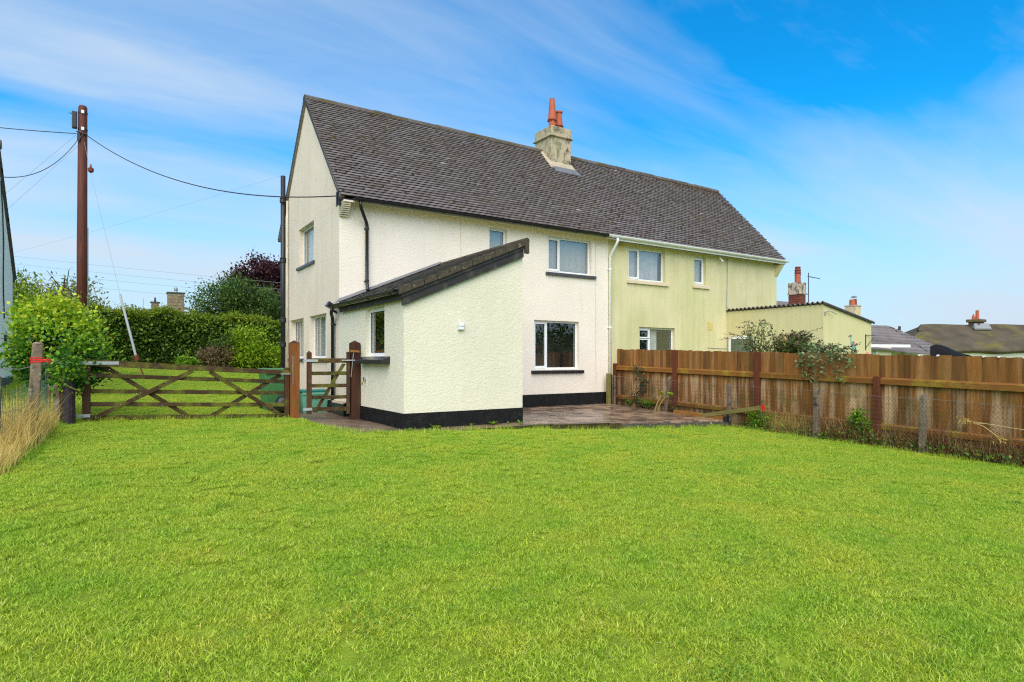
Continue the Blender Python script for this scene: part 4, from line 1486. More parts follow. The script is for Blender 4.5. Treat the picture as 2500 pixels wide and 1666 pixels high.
vp.build('air_vent', M('ochre_vent', (.66, .52, .20), .8, .2, 9, .3, 30), green)
of = MB(); of.tube([(11.98, -.12, 4.47), (12.02, -.22, 4.33)], .022, 10)
of.build('overflow_pipe', WHITEPL, green)

# ------------------------------------------------------------------ lean-to extension of the cream house
EYF = -3.379
EXR = 2.315
ext = thing('lean_to_extension', 'cream single-storey lean-to with black barge board in front of the cream house', 'extension', (1.16, -1.7, 0.1))
w = MB()
zl = lambda x: 2.30 + (x + .06) * 0.4205         # underside line of the roof at the verge
wall_with_openings(w, side(-0.003), EYF, -0.001, 0.40, 2.32, [(-2.54, -1.60, 1.335, 2.205)], 0.075)
w.poly([(-.003, EYF, .40), (EXR, EYF, .40), (EXR, EYF, zl(EXR)), (-.003, EYF, 2.32)])
w.poly([(EXR, EYF, .40), (EXR, 0, .40), (EXR, 0, zl(EXR)), (EXR, EYF, zl(EXR))])
w.build('wall', EXTR, ext)
pl = MB()
pl.prism([(-.02, EYF - .014, -.15), (EXR + .004, EYF - .014, -.15), (EXR + .004, 0, -.15), (-.02, 0, -.15)], (0, 0, .552))
pl.build('plinth', PLINTH, ext, bevel=.006)
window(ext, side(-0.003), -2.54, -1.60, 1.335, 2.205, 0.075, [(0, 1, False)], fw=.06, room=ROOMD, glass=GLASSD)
sl_ = MB()
sl_.hexa([(-.16, -2.80, 1.20), (-.004, -2.80, 1.20), (-.004, -1.46, 1.20), (-.16, -1.46, 1.20), (-.16, -2.80, 1.275), (-.004, -2.80, 1.335), (-.004, -1.46, 1.335), (-.16, -1.46, 1.275)])
sl_.build('sill', SILLB, ext, bevel=.006)
# roof: deck, barge board, fascia, slates
rx0, rx1 = -.13, 2.33
ry0, ry1 = -3.49, -.012
top = lambda x: 2.445 + (x + .07) * 0.4215
dk = MB()
dk.prism([(rx0, ry0 + .03, top(rx0) - .10), (rx1, ry0 + .03, top(rx1) - .10), (rx1, ry0 + .03, top(rx1) - .035), (rx0, ry0 + .03, top(rx0) - .035)], (0, ry1 - ry0 - .03, 0))
dk.build('roof_deck', DARKTIM, ext)
bb = MB()
bb.prism([(-.06, ry0 + .045, top(-.06) - .31), (2.30, ry0 + .045, top(2.30) - .31), (2.30, ry0 + .045, top(2.30) - .09), (-.06, ry0 + .045, top(-.06) - .09)], (0, .028, 0))
bb.build('barge_board', DARKTIM, ext, bevel=.004)
bb = MB()
bb.prism([(-.085, ry0 + .02, top(-.085) - .17), (2.31, ry0 + .02, top(2.31) - .17), (2.31, ry0 + .02, top(2.31) - .105), (-.085, ry0 + .02, top(-.085) - .105)], (0, .024, 0))
bb.build('verge_batten', DARKTIM, ext)
fa = MB(); fa.box(-.085, -.060, ry0 + .05, -.3, 2.235, 2.40)
fa.build('fascia', DARKTIM, ext, bevel=.004)
ea = Vector((1, 0, 0.4215)).normalized()
slmesh = tile_meshes(0.30, 0.36, 0.022, 0.002, SLATE, 6, 'slate')
tile_slope(ext, (rx0 - .02, ry0, top(rx0 - .02) - .03), (0, 1, 0), ea, ry1 - ry0, 2.66, 0.30, 0.235, 0.022, 0.36, slmesh, 300, SLATE, name='slate')
vg = MB()
nvt = 11
for i in range(nvt):
    a = rx0 + (rx1 - rx0) * i / nvt; b = rx0 + (rx1 - rx0) * (i + 1) / nvt - .012
    vg = MB()
    vg.prism([(a, ry0 - .012, top(a) - .105), (b, ry0 - .012, top(b) - .105), (b, ry0 - .012, top(b) + .004), (a, ry0 - .012, top(a) + .018)], (0, .030, 0), random.random())
    vg.build('verge_tile', M('verge_tile_mossy', (.075, .06, .042), .85, .4, 12, .6, 30, .2, col2=(.20, .17, .10), c2scale=14, c2lo=.58, c2hi=.66) if i == 0 else bpy.data.materials['verge_tile_mossy'], ext)
tp = MB(); tp.tube([(rx1, ry0 - .02, top(rx1) - .03), (rx1, ry1, top(rx1) - .03)], .055, 10)
tp.box(rx1 - .035, rx1 + .045, ry0 - .022, ry0 + .03, top(rx1) - .26, top(rx1) - .03)
tp.build('top_ridge', bpy.data.materials['verge_tile_mossy'], ext)
# lead flashing along the house wall
fl = MB()
fl.hexa([(-.12, -.11, top(-.12) + .012), (2.33, -.11, top(2.33) + .012), (2.33, -.012, top(2.33) + .012), (-.12, -.012, top(-.12) + .012),
         (-.12, -.11, top(-.12) + .02), (2.33, -.11, top(2.33) + .02), (2.33, -.012, top(2.33) + .06), (-.0, -.012, top(-.0) + .075)])
fl.build('lead_flashing', LEAD, ext)
gutter(ext, ry0 + .05, -.08, -.165, 2.375, 0.052, BLACKPL, axis='y')
dp = MB()
dp.tube([(-.165, -.05, 2.33), (-.165, .0, 2.25), (-.12, .12, 2.20), (-.075, .22, 2.16), (-.06, .25, 2.08), (-.06, .25, .42)], .036, 10)
dpo = dp.build('downpipe', BLACKPL, ext, smooth=True)
c = MB()
for z in (2.02, .75):
    c.lathe((-.06, .25, z), [(.044, -.02), (.044, .02)], 10); c.box(-.03, -.001, .19, .31, z - .012, z + .012)
c.build('pipe_clip', BLACKPL, dpo)

o = thing('floodlight', 'small black security floodlight on the corner above the small gate', 'light', (-.1, .18, 2.2))
mb = MB(); mb.tube([(-.005, .14, 2.26), (-.07, .16, 2.30), (-.10, .20, 2.34)], .026, 8); mb.build('bracket', BLACKPL, o)
mb = MB(); mb.hexa([(-.22, .14, 2.40), (-.09, .14, 2.33), (-.09, .30, 2.33), (-.22, .30, 2.40), (-.17, .14, 2.50), (-.05, .14, 2.43), (-.05, .30, 2.43), (-.17, .30, 2.50)])
mb.build('lamp_body', BLACKPL, o, bevel=.012)
mb = MB(); mb.poly([(-.222, .16, 2.412), (-.174, .16, 2.494), (-.174, .28, 2.494), (-.222, .28, 2.412)]); mb.build('lens', GALV, o)

o = thing('wall_light', 'small square white outdoor light on the lean-to front wall', 'light', (1.035, EYF, 1.84))
mb = MB(); mb.box(.975, 1.095, EYF - .045, EYF - .001, 1.775, 1.905); mb.build('housing', M('light_grey_plastic', (.62, .63, .64), .4), o, bevel=.012)
mb = MB(); mb.box(.995, 1.075, EYF - .058, EYF - .044, 1.845, 1.89); mb.build('lens', WHITEPL, o, bevel=.008)
mb = MB(); mb.box(.995, 1.075, EYF - .054, EYF - .044, 1.79, 1.835); mb.build('sensor', WHITEPL, o, bevel=.006)

o = thing('garden_tap', 'small brass garden tap on the lean-to side wall', 'tap', (-.02, -1.58, .87))
mb = MB(); mb.tube([(-.004, -1.6, .88), (-.05, -1.6, .88), (-.07, -1.6, .86), (-.07, -1.6, .81)], .012, 8); mb.build('spout', M('brass', (.45, .28, .08), .4, .2, 9, metal=.7), o, smooth=True)
mb = MB(); mb.tube([(-.045, -1.6, .89), (-.045, -1.6, .93)], .008, 6); mb.box(-.055, -.035, -1.63, -1.57, .93, .942); mb.build('handle', IRON, o)
mb = MB(); mb.box(-.012, -.004, -1.68, -1.655, .80, .96); mb.build('backplate', WHITEPL, o)

# ------------------------------------------------------------------ extension of the green house
NX0, NX1, NYF = 12.5, 15.06, -3.163
nx = thing('corrugated_roof_extension', 'pale green lean-to with corrugated roof behind the wooden fence', 'extension', (13.8, -1.6, 0))
w = MB()
w.poly([(NX0, NYF, -.6), (NX0, 0, -.6), (NX0, 0, 2.80), (NX0, NYF, 2.80)])
w.poly([(NX0, NYF, -.6), (NX1, NYF, -.6), (NX1, NYF, 2.36), (NX0, NYF, 2.80)])
w.poly([(NX1, NYF, -.6), (NX1, 0, -.6), (NX1, 0, 2.36), (NX1, NYF, 2.36)])
w.build('wall', NBR2, nx)
cs = MB()
ny = 22 * 8
rowa = []; rowb = []
for i in range(ny + 1):
    y = NYF - .05 + (-.005 - NYF + .05) * i / ny
    wv = .036 * math.sin(i / 8 * 2 * math.pi)
    rowa.append((NX0 - .07, y, 2.845 + wv)); rowb.append((NX1 + .10, y, 2.375 + wv))
n_ = len(rowa)
up = Vector((0, 0, .014))
cs._add(rowa + rowb + [Vector(p) + up for p in rowa] + [Vector(p) + up for p in rowb],
        [(i, n_ + i, n_ + i + 1, i + 1) for i in range(n_ - 1)] + [(2 * n_ + i, 2 * n_ + i + 1, 3 * n_ + i + 1, 3 * n_ + i) for i in range(n_ - 1)] +
        [(i, i + 1, 2 * n_ + i + 1, 2 * n_ + i) for i in range(n_ - 1)] + [(0, n_, 3 * n_, 2 * n_)])
cs.build('corrugated_roof', CORR, nx)
tr = MB(); tr.bar((NX0 - .07, NYF - .045, 2.83), (NX1 + .10, NYF - .045, 2.36), .02, .05)
tr.build('verge_trim', DARKTIM, nx)
dr = MB()
for (a, b, z0_, z1_) in ((-.98, -.90, -.2, 2.0), (-.16, -.08, -.2, 2.0), (-.90, -.16, 1.92, 2.0)):
    dr.box(NX0 - .03, NX0 - .001, a, b, z0_, z1_)
dro = dr.build('door', WHITEPL, nx)
p = MB(); p.box(NX0 - .02, NX0 - .002, -.90, -.16, .0, 1.92); p.build('pane', M('dull_door_glass', (.10, .13, .11), .12, .2, 3, 0, 1, .6), dro)
p = MB(); p.tube([(NX0 - .01, -.02, -.1), (NX0 - .01, -.02, 2.0)], .01, 6)
p.tube([(NX0 - .012, -.004, 1.62), (NX0 - .35, -.004, 1.62), (NX0 - .95, -.004, 1.64)], .012, 6)
p.build('cable', CABLEG, nx)

o = thing('heron_ornament', 'painted metal heron ornament on the pale green lean-to wall', 'ornament', (13.95, NYF, 1.5))
mb = MB(); P_ = [(13.88, 1.86), (13.93, 1.885), (13.96, 1.86), (13.93, 1.78), (13.97, 1.70), (14.10, 1.62), (14.16, 1.50), (14.22, 1.34), (14.10, 1.42), (13.98, 1.50), (13.90, 1.62), (13.90, 1.74)]
mb.prism([(x, NYF - .02, z + .11) for x, z in P_], (0, .015, 0)); mb.build('body', M('teal_enamel', (.12, .36, .40), .4, .3, 9, col2=(.62, .64, .62), c2scale=5), o)
mb = MB(); mb.prism([(13.99, NYF - .03, 1.81), (14.09, NYF - .03, 1.76), (14.12, NYF - .03, 1.66), (14.03, NYF - .03, 1.71)], (0, .01, 0)); mb.build('wing', M('coral_enamel', (.65, .16, .08), .4), o)
mb = MB(); mb.bar((13.88, NYF - .012, 1.975), (13.78, NYF - .012, 1.94), .012, .016); mb.build('beak', TERRAD, o)
mb = MB()
for x in (14.02, 14.08):
    mb.bar((x, NYF - .012, 1.63), (x + .02, NYF - .012, 1.36), .01, .012)
mb.build('legs', M('teal_leg', (.05, .25, .26), .4), o)
o = thing('hanging_bracket', 'black iron hanging basket bracket with a pink bell at the lean-to corner', 'bracket', (14.8, NYF, 1.8))
mb = MB(); mb.bar((14.72, NYF - .01, 1.55), (14.72, NYF - .01, 2.02), .02, .02, (0, 1, 0)); mb.bar((14.72, NYF - .01, 1.99), (15.05, NYF - .12, 1.99), .016, .016); mb.bar((14.73, NYF - .01, 1.62), (15.0, NYF - .1, 1.93), .012, .012)
mb.build('iron_arm', IRON, o)
mb = MB(); mb.lathe((14.76, NYF - .06, 1.36), [(.07, 0), (.055, .05), (.02, .13), (.008, .16)], 12); mb.build('bell', M('pink_glass', (.75, .22, .22), .3), o, smooth=True)
mb = MB(); mb.tube([(14.76, NYF - .06, 1.52), (14.74, NYF - .03, 1.72)], .004, 4); mb.build('cord', WHITEPL, o)
o = thing('wall_hook', 'grey metal arm fixed high on the pale green lean-to', 'bracket', (12.7, NYF, 2.6))
mb = MB(); mb.tube([(12.56, NYF - .005, 2.58), (12.57, NYF - .06, 2.60), (12.75, NYF - .10, 2.60), (12.95, NYF - .12, 2.53)], .012, 6); mb.build('arm', GALV, o); mb = MB(); mb.box(12.53, 12.59, NYF - .02, NYF - .002, 2.50, 2.60); mb.build('mount', GALV, o)

# ------------------------------------------------------------------ wooden fence
FX = 7.74
ftop = lambda y: 1.57 + 0.0285 * y
fence = thing('wooden_fence', 'tall brown close-boarded wooden fence along the right of the lawn', 'fence', (FX, -5, 0))
bm_ = []
for i in range(8):
    mb = MB(); wv = .118
    th_a, th_b = .018, .007
    r = (i + .5) / 8
    zt = random.uniform(-.008, .008); k = random.uniform(-.004, .004)
    mb.hexa([(-th_a, -wv / 2, -1.85), (0, -wv / 2, -1.85), (0, wv / 2, -1.85), (-th_b, wv / 2, -1.85), (-th_a, -wv / 2, zt), (0, -wv / 2, zt), (0, wv / 2, zt + k), (-th_b, wv / 2, zt + k)], r)
    bm_.append(mb.mesh('board', BOARD))
y = -.10
rb = random.Random(5)
while y > -12.4:
    place('board', bm_[rb.randrange(8)], fence, Matrix.Translation((FX + .016 * (rb.random() - .5), y, ftop(y) + rb.uniform(-.016, .006))) @ Matrix.Rotation(rb.uniform(-.006, .006), 4, 'X'))
    y -= .1045
for (py, full) in ((-.02, 0), (-2.187, 1), (-4.482, 1), (-6.949, 0), (-9.4, 0), (-11.8, 0)):
    m = MB(); zt = ftop(py) - .005 if full else ftop(py) - .40
    m.box(FX - .125, FX - .022, py - .052, py + .052, -.9, zt)
    m.build('post', FPOST, fence, bevel=.005)
segs = [-.02, -2.187, -4.482, -6.949, -9.4, -11.8]
for i in range(5):
    ya, yb = segs[i] - .054, segs[i + 1] + .054
    for (za, zb, hh) in ((1.12 + .026 * ya * .9, 1.12 + .026 * yb * .9, .125), (.315 + .027 * ya, .315 + .027 * yb, .11)):
        m = MB()
        x1, x2 = FX - .021, FX - .082
        m.hexa([(x2, yb, zb - hh), (x1, yb, zb - hh), (x1, ya, za - hh), (x2, ya, za - hh), (x2, yb, zb - .028), (x1, yb, zb), (x1, ya, za), (x2, ya, za - .028)], rb.random())
        m.build('rail', RAILM, fence, bevel=.004)
for k, yy in enumerate((-7.15, -7.62, -8.85, -9.10)):
    pass

clip_y = (-7.95, -8.35)
for i, yy in enumerate((-7.62, -7.90, -8.55, -8.75)):
    o = thing('fence_clip', ['white clip on the fence top nearest the cordyline', 'white clip on the fence top below the black cover', 'white clip on the fence top, third from the house', 'white clip on the fence top nearest the camera'][i], 'clip', (FX, yy, ftop(yy)), 'white clips along the fence top')
    mb = MB(); z = ftop(yy)
    mb.box(FX - .03, FX + .012, yy - .018, yy + .018, z + .001, z + .012); mb.box(FX - .036, FX - .030, yy - .014, yy + .014, z - .014, z + .010)
    mb.build('clip_body', WHITEPL, o)
    mb = MB(); mb.box(FX - .02, FX, yy - .008, yy + .008, z + .012, z + .018); mb.build('peg', GALV, o)

# ------------------------------------------------------------------ chain link fence on the boundary
CXF = 7.43
cl = thing('chain_link_fence', 'low rusty chain link fence on leaning posts in front of the boards', 'fence', (CXF, -5, 0))
ctop = lambda y: .835 + .027 * y
cbot = lambda y: max(-.40, min(.05, .08 + .058 * y)) if y > -4 else -.152 + .026 * (y + 4)
for (py, lean, hh, w_) in ((-.26, 0, .02, .05), (-2.03, .18, .08, .075), (-3.93, .01, .02, .085), (-5.92, .03, .06, .10), (-7.78, .02, .08, .105), (-9.75, 0, .05, .10)):
    m = MB(); zb = cbot(py) - .25; zt = ctop(py) + hh
    m.hexa([(CXF + .005 - w_ / 2, py - w_ / 2, zb), (CXF + .005 + w_ / 2, py - w_ / 2, zb), (CXF + .005 + w_ / 2, py + w_ / 2, zb), (CXF + .005 - w_ / 2, py + w_ / 2, zb),
            (CXF + .012 - w_ * .45, py - lean - w_ * .42, zt), (CXF + .012 + w_ * .45, py - lean - w_ * .42, zt - .01), (CXF + .012 + w_ * .45, py - lean + w_ * .42, zt), (CXF + .012 - w_ * .45, py - lean + w_ * .42, zt - .015)])
    o_ = m.build('post', CONCL, cl, bevel=.012)
m = MB()
y0_, y1_ = -.26, -11.2
pitch = .062
wv = MB()
nst = int((y0_ - y1_) / pitch)
XN = CXF - .075
V = []; F = []; vi = 0
rad = .0021
rw = random.Random(9)
for i in range(nst + 1):
    yc = y0_ - i * pitch
    zt, zb = ctop(yc) - .004, cbot(yc) - .02
    nz = int((zt - zb) / (pitch * .62))
    prev = None
    for j in range(nz + 1):
        z = zt - j * pitch * .62
        yy = yc + (pitch * .5 if j % 2 else -pitch * .5)
        xx = XN + (.004 if j % 2 else -.004) + .010 * math.sin(yc * 1.7 + z * 2.0)
        cur = [(xx - rad, yy, z - rad), (xx + rad, yy + rad, z), (xx + rad, yy - rad, z + rad)]
        if prev is not None:
            for k in range(3):
                F.append([prev[k], prev[(k + 1) % 3], vi + (k + 1) % 3, vi + k])
        V += cur; prev = [vi, vi + 1, vi + 2]; vi += 3
o = add_obj('wire_netting', fast_mesh('wire_netting', V, F, [.5] * len(F), WIRE, ORG[cl.name]), cl)
o['kind'] = 'stuff'
for (dz, r_) in ((0.0, .0035), (-.5, .002)):
    m = MB()
    P_ = [(XN - .006, y0_ + (y1_ - y0_) * i / 50, ctop(y0_ + (y1_ - y0_) * i / 50) + dz - .012 * math.sin(i / 50 * math.pi * 5.6) ** 2) for i in range(51)]
    m.tube(P_, r_, 5); m.build('line_wire', WIRE, cl)

o = thing('timber_stake', 'short green stained timber stake beside the white downpipe', 'stake', (7.30, -.18, .06))
mb = MB(); mb.box(7.24, 7.345, -.22, -.14, -.05, .90); mb.build('stake_body', PLANK, o, bevel=.004)
mb = MB(); mb.box(7.355, 7.385, -.24, -.16, -.05, .87); mb.build('batten', DARKTIM, o)
o = thing('loose_plank', 'green weathered plank with a red tape end tied against the wire fence', 'plank', (7.28, -4.3, .0))
mb = MB(); mb.bar((7.30, -3.30, -.005), (7.27, -5.02, .315), .035, .085); mb.build('plank_body', PLANK, o, bevel=.004)
mb = MB(); mb.bar((7.271, -4.86, .285), (7.269, -4.94, .30), .042, .093); mb.build('red_tape', REDTAPE, o)
o = thing('timber_edging', 'orange timber edging board at the patio corner by the wire fence', 'edging', (7.3, -3.3, -.05))
mb = MB(); mb.bar((7.33, -2.45, .015), (7.315, -3.88, -.035), .05, .12); mb.build('edging_board', SLEEPER, o, bevel=.006)
mb = MB(); mb.box(7.28, 7.36, -4.0, -3.90, -.5, .03); mb.build('peg', IRON, o)

# ------------------------------------------------------------------ gates and their posts
GY = -.95
fg = thing('five_bar_gate', 'weathered mossy wooden five-bar gate across the lawn', 'gate', (-2.8, GY, .25))
XL, XR_ = -4.29, -1.265
lin = lambda zl_, zr, x: zl_ + (zr - zl_) * (x - XL) / (XR_ - XL)
m = MB(); m.box(XL - .055, XL + .055, GY - .045, GY + .045, .285, 1.20); m.build('hinge_stile', OAKZ, fg, bevel=.006)
m = MB(); m.box(XR_ - .045, XR_ + .035, GY - .042, GY + .042, .205, 1.13); m.build('latch_stile', OAKZ, fg, bevel=.006)
tops = [(1.287, 1.075, .095), (1.065, .905, .068), (.815, .70, .068), (.61, .485, .068), (.40, .28, .068)]
for i, (a, b, hh) in enumerate(tops):
    m = MB()
    if i == 0:
        m.hexa([(XL - .06, GY - .05, a - hh * 1.1), (XR_ + .04, GY - .045, b - hh * .85), (XR_ + .04, GY + .045, b - hh * .85), (XL - .06, GY + .05, a - hh * 1.1), (XL - .06, GY - .05, a), (XR_ + .04, GY - .045, b), (XR_ + .04, GY + .045, b), (XL - .06, GY + .05, a)], .6)
    else:
        m.hexa([(XL + .056, GY - .012, a - hh), (XR_ - .046, GY - .012, b - hh), (XR_ - .046, GY + .016, b - hh), (XL + .056, GY + .016, a - hh), (XL + .056, GY - .012, a), (XR_ - .046, GY - .012, b), (XR_ - .046, GY + .016, b), (XL + .056, GY + .016, a)], random.random())
    m.build('rail', OAK, fg, bevel=.004)


def gz(x, f_):     # f_: 0 bottom rail, 1 top rail
    return lin(.36, .24, x) * (1 - f_) + lin(1.18, .99, x) * f_


def gx(u):
    return XL + (XR_ - XL) * u


for (u0, f0_, u1, f1_, side_) in ((.035, .0, .49, 1.0, -1), (.08, 1.0, .475, .0, 1), (.575, 1.0, .975, .0, -1), (.58, .0, .965, 1.0, 1)):
    m = MB(); yy = GY - .027 if side_ < 0 else GY + .031
    m.bar((gx(u0), yy, gz(gx(u0), f0_)), (gx(u1), yy, gz(gx(u1), f1_)), .026, .068, (0, 1, 0), random.random())
    # orient: thickness along y
    m = MB(); p0_ = Vector((gx(u0), yy, gz(gx(u0), f0_))); p1_ = Vector((gx(u1), yy, gz(gx(u1), f1_)))
    d_ = (p1_ - p0_).normalized(); s_ = Vector((-d_.z, 0, d_.x)) * .034; t_ = Vector((0, .013, 0))
    m.hexa([p0_ - s_ - t_, p1_ - s_ - t_, p1_ - s_ + t_, p0_ - s_ + t_, p0_ + s_ - t_, p1_ + s_ - t_, p1_ + s_ + t_, p0_ + s_ + t_], random.random())
    m.build('brace', OAK, fg, bevel=.003)
m = MB(); m.box(XL - .10, XL + .43, GY - .057, GY - .051, 1.195, 1.245); m.build('hinge_strap', GALV, fg, bevel=.004)
m = MB(); m.box(XL - .12, XL + .05, GY - .052, GY - .046, .375, .425); m.tube([(XL - .19, GY, .40), (XL - .05, GY - .049, .40)], .012, 8); m.build('hinge_strap', GALV, fg)
m = MB()
for u, f_ in ((.24, .5), (.22, .49), (.04, .02), (.10, .95), (.34, .25), (.44, .05), (.63, .80), (.77, .50), (.92, .12), (.90, .78), (.15, .27), (.36, .73)):
    c_ = (gx(u), GY - .040, gz(gx(u), f_)); m.box(c_[0] - .006, c_[0] + .006, c_[1] - .006, c_[1], c_[2] - .006, c_[2] + .006)
m.build('bolt_heads', GALV, fg)
m = MB(); m.box(XR_ - .12, XR_ + .16, GY - .056, GY - .050, 1.005, 1.025); m.tube([(XR_ + .09, GY - .07, 1.32), (XR_ + .09, GY - .065, .62)], .007, 6); m.tube([(XR_ + .06, GY - .07, 1.33), (XR_ + .22, GY - .06, 1.27)], .008, 6)
m.build('latch', GALV, fg)


def pointed_post(x, y, z0_, z1_, w_, mat, label, name='gate_post', group='gate posts beside the small gate'):
    o = thing(name, label, 'post', (x, y, z0_), group)
    m = MB(); h = w_ / 2
    m.box(x - h, x + h, y - h, y + h, z0_ - .3, z1_)
    m.build('shaft', mat, o, bevel=.006)
    m = MB(); m._add([(x - h - .001, y - h - .001, z1_ + .001), (x + h + .001, y - h - .001, z1_ + .001), (x + h + .001, y + h + .001, z1_ + .001), (x - h - .001, y + h + .001, z1_ + .001), (x, y, z1_ + .055)], [(0, 1, 4), (1, 2, 4), (2, 3, 4), (3, 0, 4), (3, 2, 1, 0)])
    m.build('pointed_cap', POSTD, o)
    return o


pointed_post(-1.135, -1.0 + .06, .18, 1.58, .165, POSTO, 'orange-brown square gate post between the big gate and the small gate')
pointed_post(-.105, -1.3 + .02, .14, 1.585, .165, POSTD, 'dark brown square gate post against the lean-to wall')
sg = thing('small_gate', 'narrow dark wooden pedestrian gate with one diagonal brace', 'gate', (-.5, -1.15, .2))
sa, sb = Vector((-.915, -1.13, 0)), Vector((-.225, -1.30, 0))
pt = lambda u, z, o=0: (sa + (sb - sa) * u) + Vector((0, 0, z)) + Vector((.24, .97, 0)) * o
m = MB(); m.hexa([pt(-.06, .27, -.045), pt(.07, .27, -.045), pt(.07, .27, .045), pt(-.06, .27, .045), pt(-.06, 1.40, -.045), pt(.07, 1.40, -.045), pt(.07, 1.40, .045), pt(-.06, 1.40, .045)])
m._add([pt(-.06, 1.401, -.045), pt(.07, 1.401, -.045), pt(.07, 1.401, .045), pt(-.06, 1.401, .045), pt(.005, 1.44, 0)], [(0, 1, 4), (1, 2, 4), (2, 3, 4), (3, 0, 4)])
m.build('hinge_stile', OAKZ, sg, bevel=.004)
m = MB(); m.hexa([pt(.94, .26, -.04), pt(1.03, .26, -.04), pt(1.03, .26, .04), pt(.94, .26, .04), pt(.94, 1.42, -.04), pt(1.03, 1.42, -.04), pt(1.03, 1.42, .04), pt(.94, 1.42, .04)])
m.build('latch_stile', OAKZ, sg, bevel=.004)
for (zt, hh) in ((1.30, .085), (1.055, .068), (.825, .066), (.61, .066), (.395, .075)):
    m = MB(); m.hexa([pt(.072, zt - hh, -.015), pt(.938, zt - hh, -.015), pt(.938, zt - hh, .015), pt(.072, zt - hh, .015), pt(.072, zt, -.015), pt(.938, zt, -.015), pt(.938, zt, .015), pt(.072, zt, .015)], random.random())
    m.build('rail', OAK, sg, bevel=.003)
m = MB(); m.hexa([pt(.10, .30, .017), pt(.20, .30, .017), pt(.20, .30, .043), pt(.10, .30, .043), pt(.83, 1.20, .017), pt(.93, 1.20, .017), pt(.93, 1.20, .043), pt(.83, 1.20, .043)])
m.build('brace', OAK, sg)
m = MB(); m.hexa([pt(-.14, 1.235, -.055), pt(.22, 1.235, -.055), pt(.22, 1.235, -.048), pt(-.14, 1.235, -.048), pt(-.14, 1.28, -.055), pt(.22, 1.28, -.055), pt(.22, 1.28, -.048), pt(-.14, 1.28, -.048)])
m.build('hinge_strap', GALV, sg)
m = MB(); m.hexa([pt(-.14, .34, -.055), pt(.08, .34, -.055), pt(.08, .34, -.048), pt(-.14, .34, -.048), pt(-.14, .39, -.055), pt(.08, .39, -.055), pt(.08, .39, -.048), pt(-.14, .39, -.048)])
m.build('hinge_strap', GALV, sg)
m = MB(); m.tube([pt(1.12, 1.44, -.09), pt(1.08, 1.15, -.085), pt(1.05, .95, -.07)], .008, 6); m.tube([pt(.82, 1.262, -.05), pt(1.15, 1.262, -.09)], .009, 6); m.build('latch', GALV, sg)
m = MB(); m.hexa([pt(1.02, 1.42, -.12), pt(1.26, 1.41, -.12), pt(1.26, 1.41, -.09), pt(1.02, 1.42, -.09), pt(1.02, 1.455, -.12), pt(1.26, 1.445, -.12), pt(1.26, 1.445, -.09), pt(1.02, 1.455, -.09)]); m.build('wooden_toggle', SLEEPER, sg)

# ------------------------------------------------------------------ bins by the gable
def wheelie(name, label, x0, x1, y0, y1, z0_, h, mat, lidmat):
    o = thing(name, label, 'bin', ((x0 + x1) / 2, (y0 + y1) / 2, z0_))
    t_ = .045
    m = MB(); m.hexa([(x0 + t_, y0 + t_, z0_ + .02), (x1 - t_, y0 + t_, z0_ + .02), (x1 - t_, y1 - t_, z0_ + .02), (x0 + t_, y1 - t_, z0_ + .02), (x0, y0, z0_ + h), (x1, y0, z0_ + h), (x1, y1, z0_ + h), (x0, y1, z0_ + h)])
    m.build('bin_body', mat, o, bevel=.02)
    m = MB(); m.box(x0 - .02, x1 + .02, y0 - .03, y1 + .02, z0_ + h, z0_ + h + .05); m.build('lid', lidmat, o, bevel=.02)
    m = MB(); m.box(x0 + .02, x1 - .02, y0 - .02, y0 + .01, z0_ + h - .07, z0_ + h - .01); m.build('rim', lidmat, o, bevel=.006)
    for x in (x0 + .02, x1 - .06):
        m = MB(); m.tube([(x, y1 - .06, z0_ + .10), (x + .04, y1 - .06, z0_ + .10)], .10, 14); m.build('wheel', BLACKPL, o)
    m = MB(); m.tube([(x0 + .06, y1 + .05, z0_ + h + .01), (x1 - .06, y1 + .05, z0_ + h + .01)], .015, 8); m.build('handle', lidmat, o)
    return o


wheelie('wheelie_bin', 'dark green wheelie bin behind the right end of the five-bar gate', -1.42, -.86, .25, .85, .21, .84, BINM, BINM)
o = thing('recycling_box', 'pale teal recycling caddy with dark lid behind the small gate', 'bin', (-.43, .35, .15))
m = MB(); m.hexa([(-.67, .22, .15), (-.19, .22, .15), (-.19, .60, .15), (-.67, .60, .15), (-.70, .18, .60), (-.16, .18, .60), (-.16, .63, .60), (-.70, .63, .60)]); m.build('box_body', TEAL, o, bevel=.025)
m = MB(); m.box(-.72, -.14, .16, .65, .60, .65); m.build('lid', TEALD, o, bevel=.015)
m = MB(); m.box(-.55, -.36, .172, .196, .47, .52); m.build('handle', TEALD, o, bevel=.02)
m = MB(); m.box(-.705, -.155, .165, .178, .555, .60); m.build('rim', TEAL, o)
o = thing('bin_bag', 'shiny black bin bag slumped in front of the dark green wheelie bin', 'bag', (-1.1, .1, .2))
V = []; F = []
nb, na_ = 9, 14
for i in range(nb + 1):
    for j in range(na_):
        th = 2 * math.pi * j / na_; ph = math.pi * i / nb
        r = .20 * (1 + .14 * math.sin(3 * th + 2 * ph) + .10 * math.sin(7 * th + 5 * ph) + .08 * random.uniform(-1, 1))
        V.append((-1.08 + r * 1.1 * math.sin(ph) * math.cos(th), .02 + r * .8 * math.sin(ph) * math.sin(th), max(.215, .38 + r * .85 * math.cos(ph))))
for i in range(nb):
    for j in range(na_):
        F.append([i * na_ + j, i * na_ + (j + 1) % na_, (i + 1) * na_ + (j + 1) % na_, (i + 1) * na_ + j])
add_obj('sack', fast_mesh('sack', V, F, [.5] * len(F), BAG, ORG[o.name], smooth=False), o)
m = MB(); m.tube([(-1.08, .02, .53), (-1.07, .01, .59), (-1.10, -.02, .63)], [.035, .02, .045], 8); m.build('tied_neck', BAG, o)
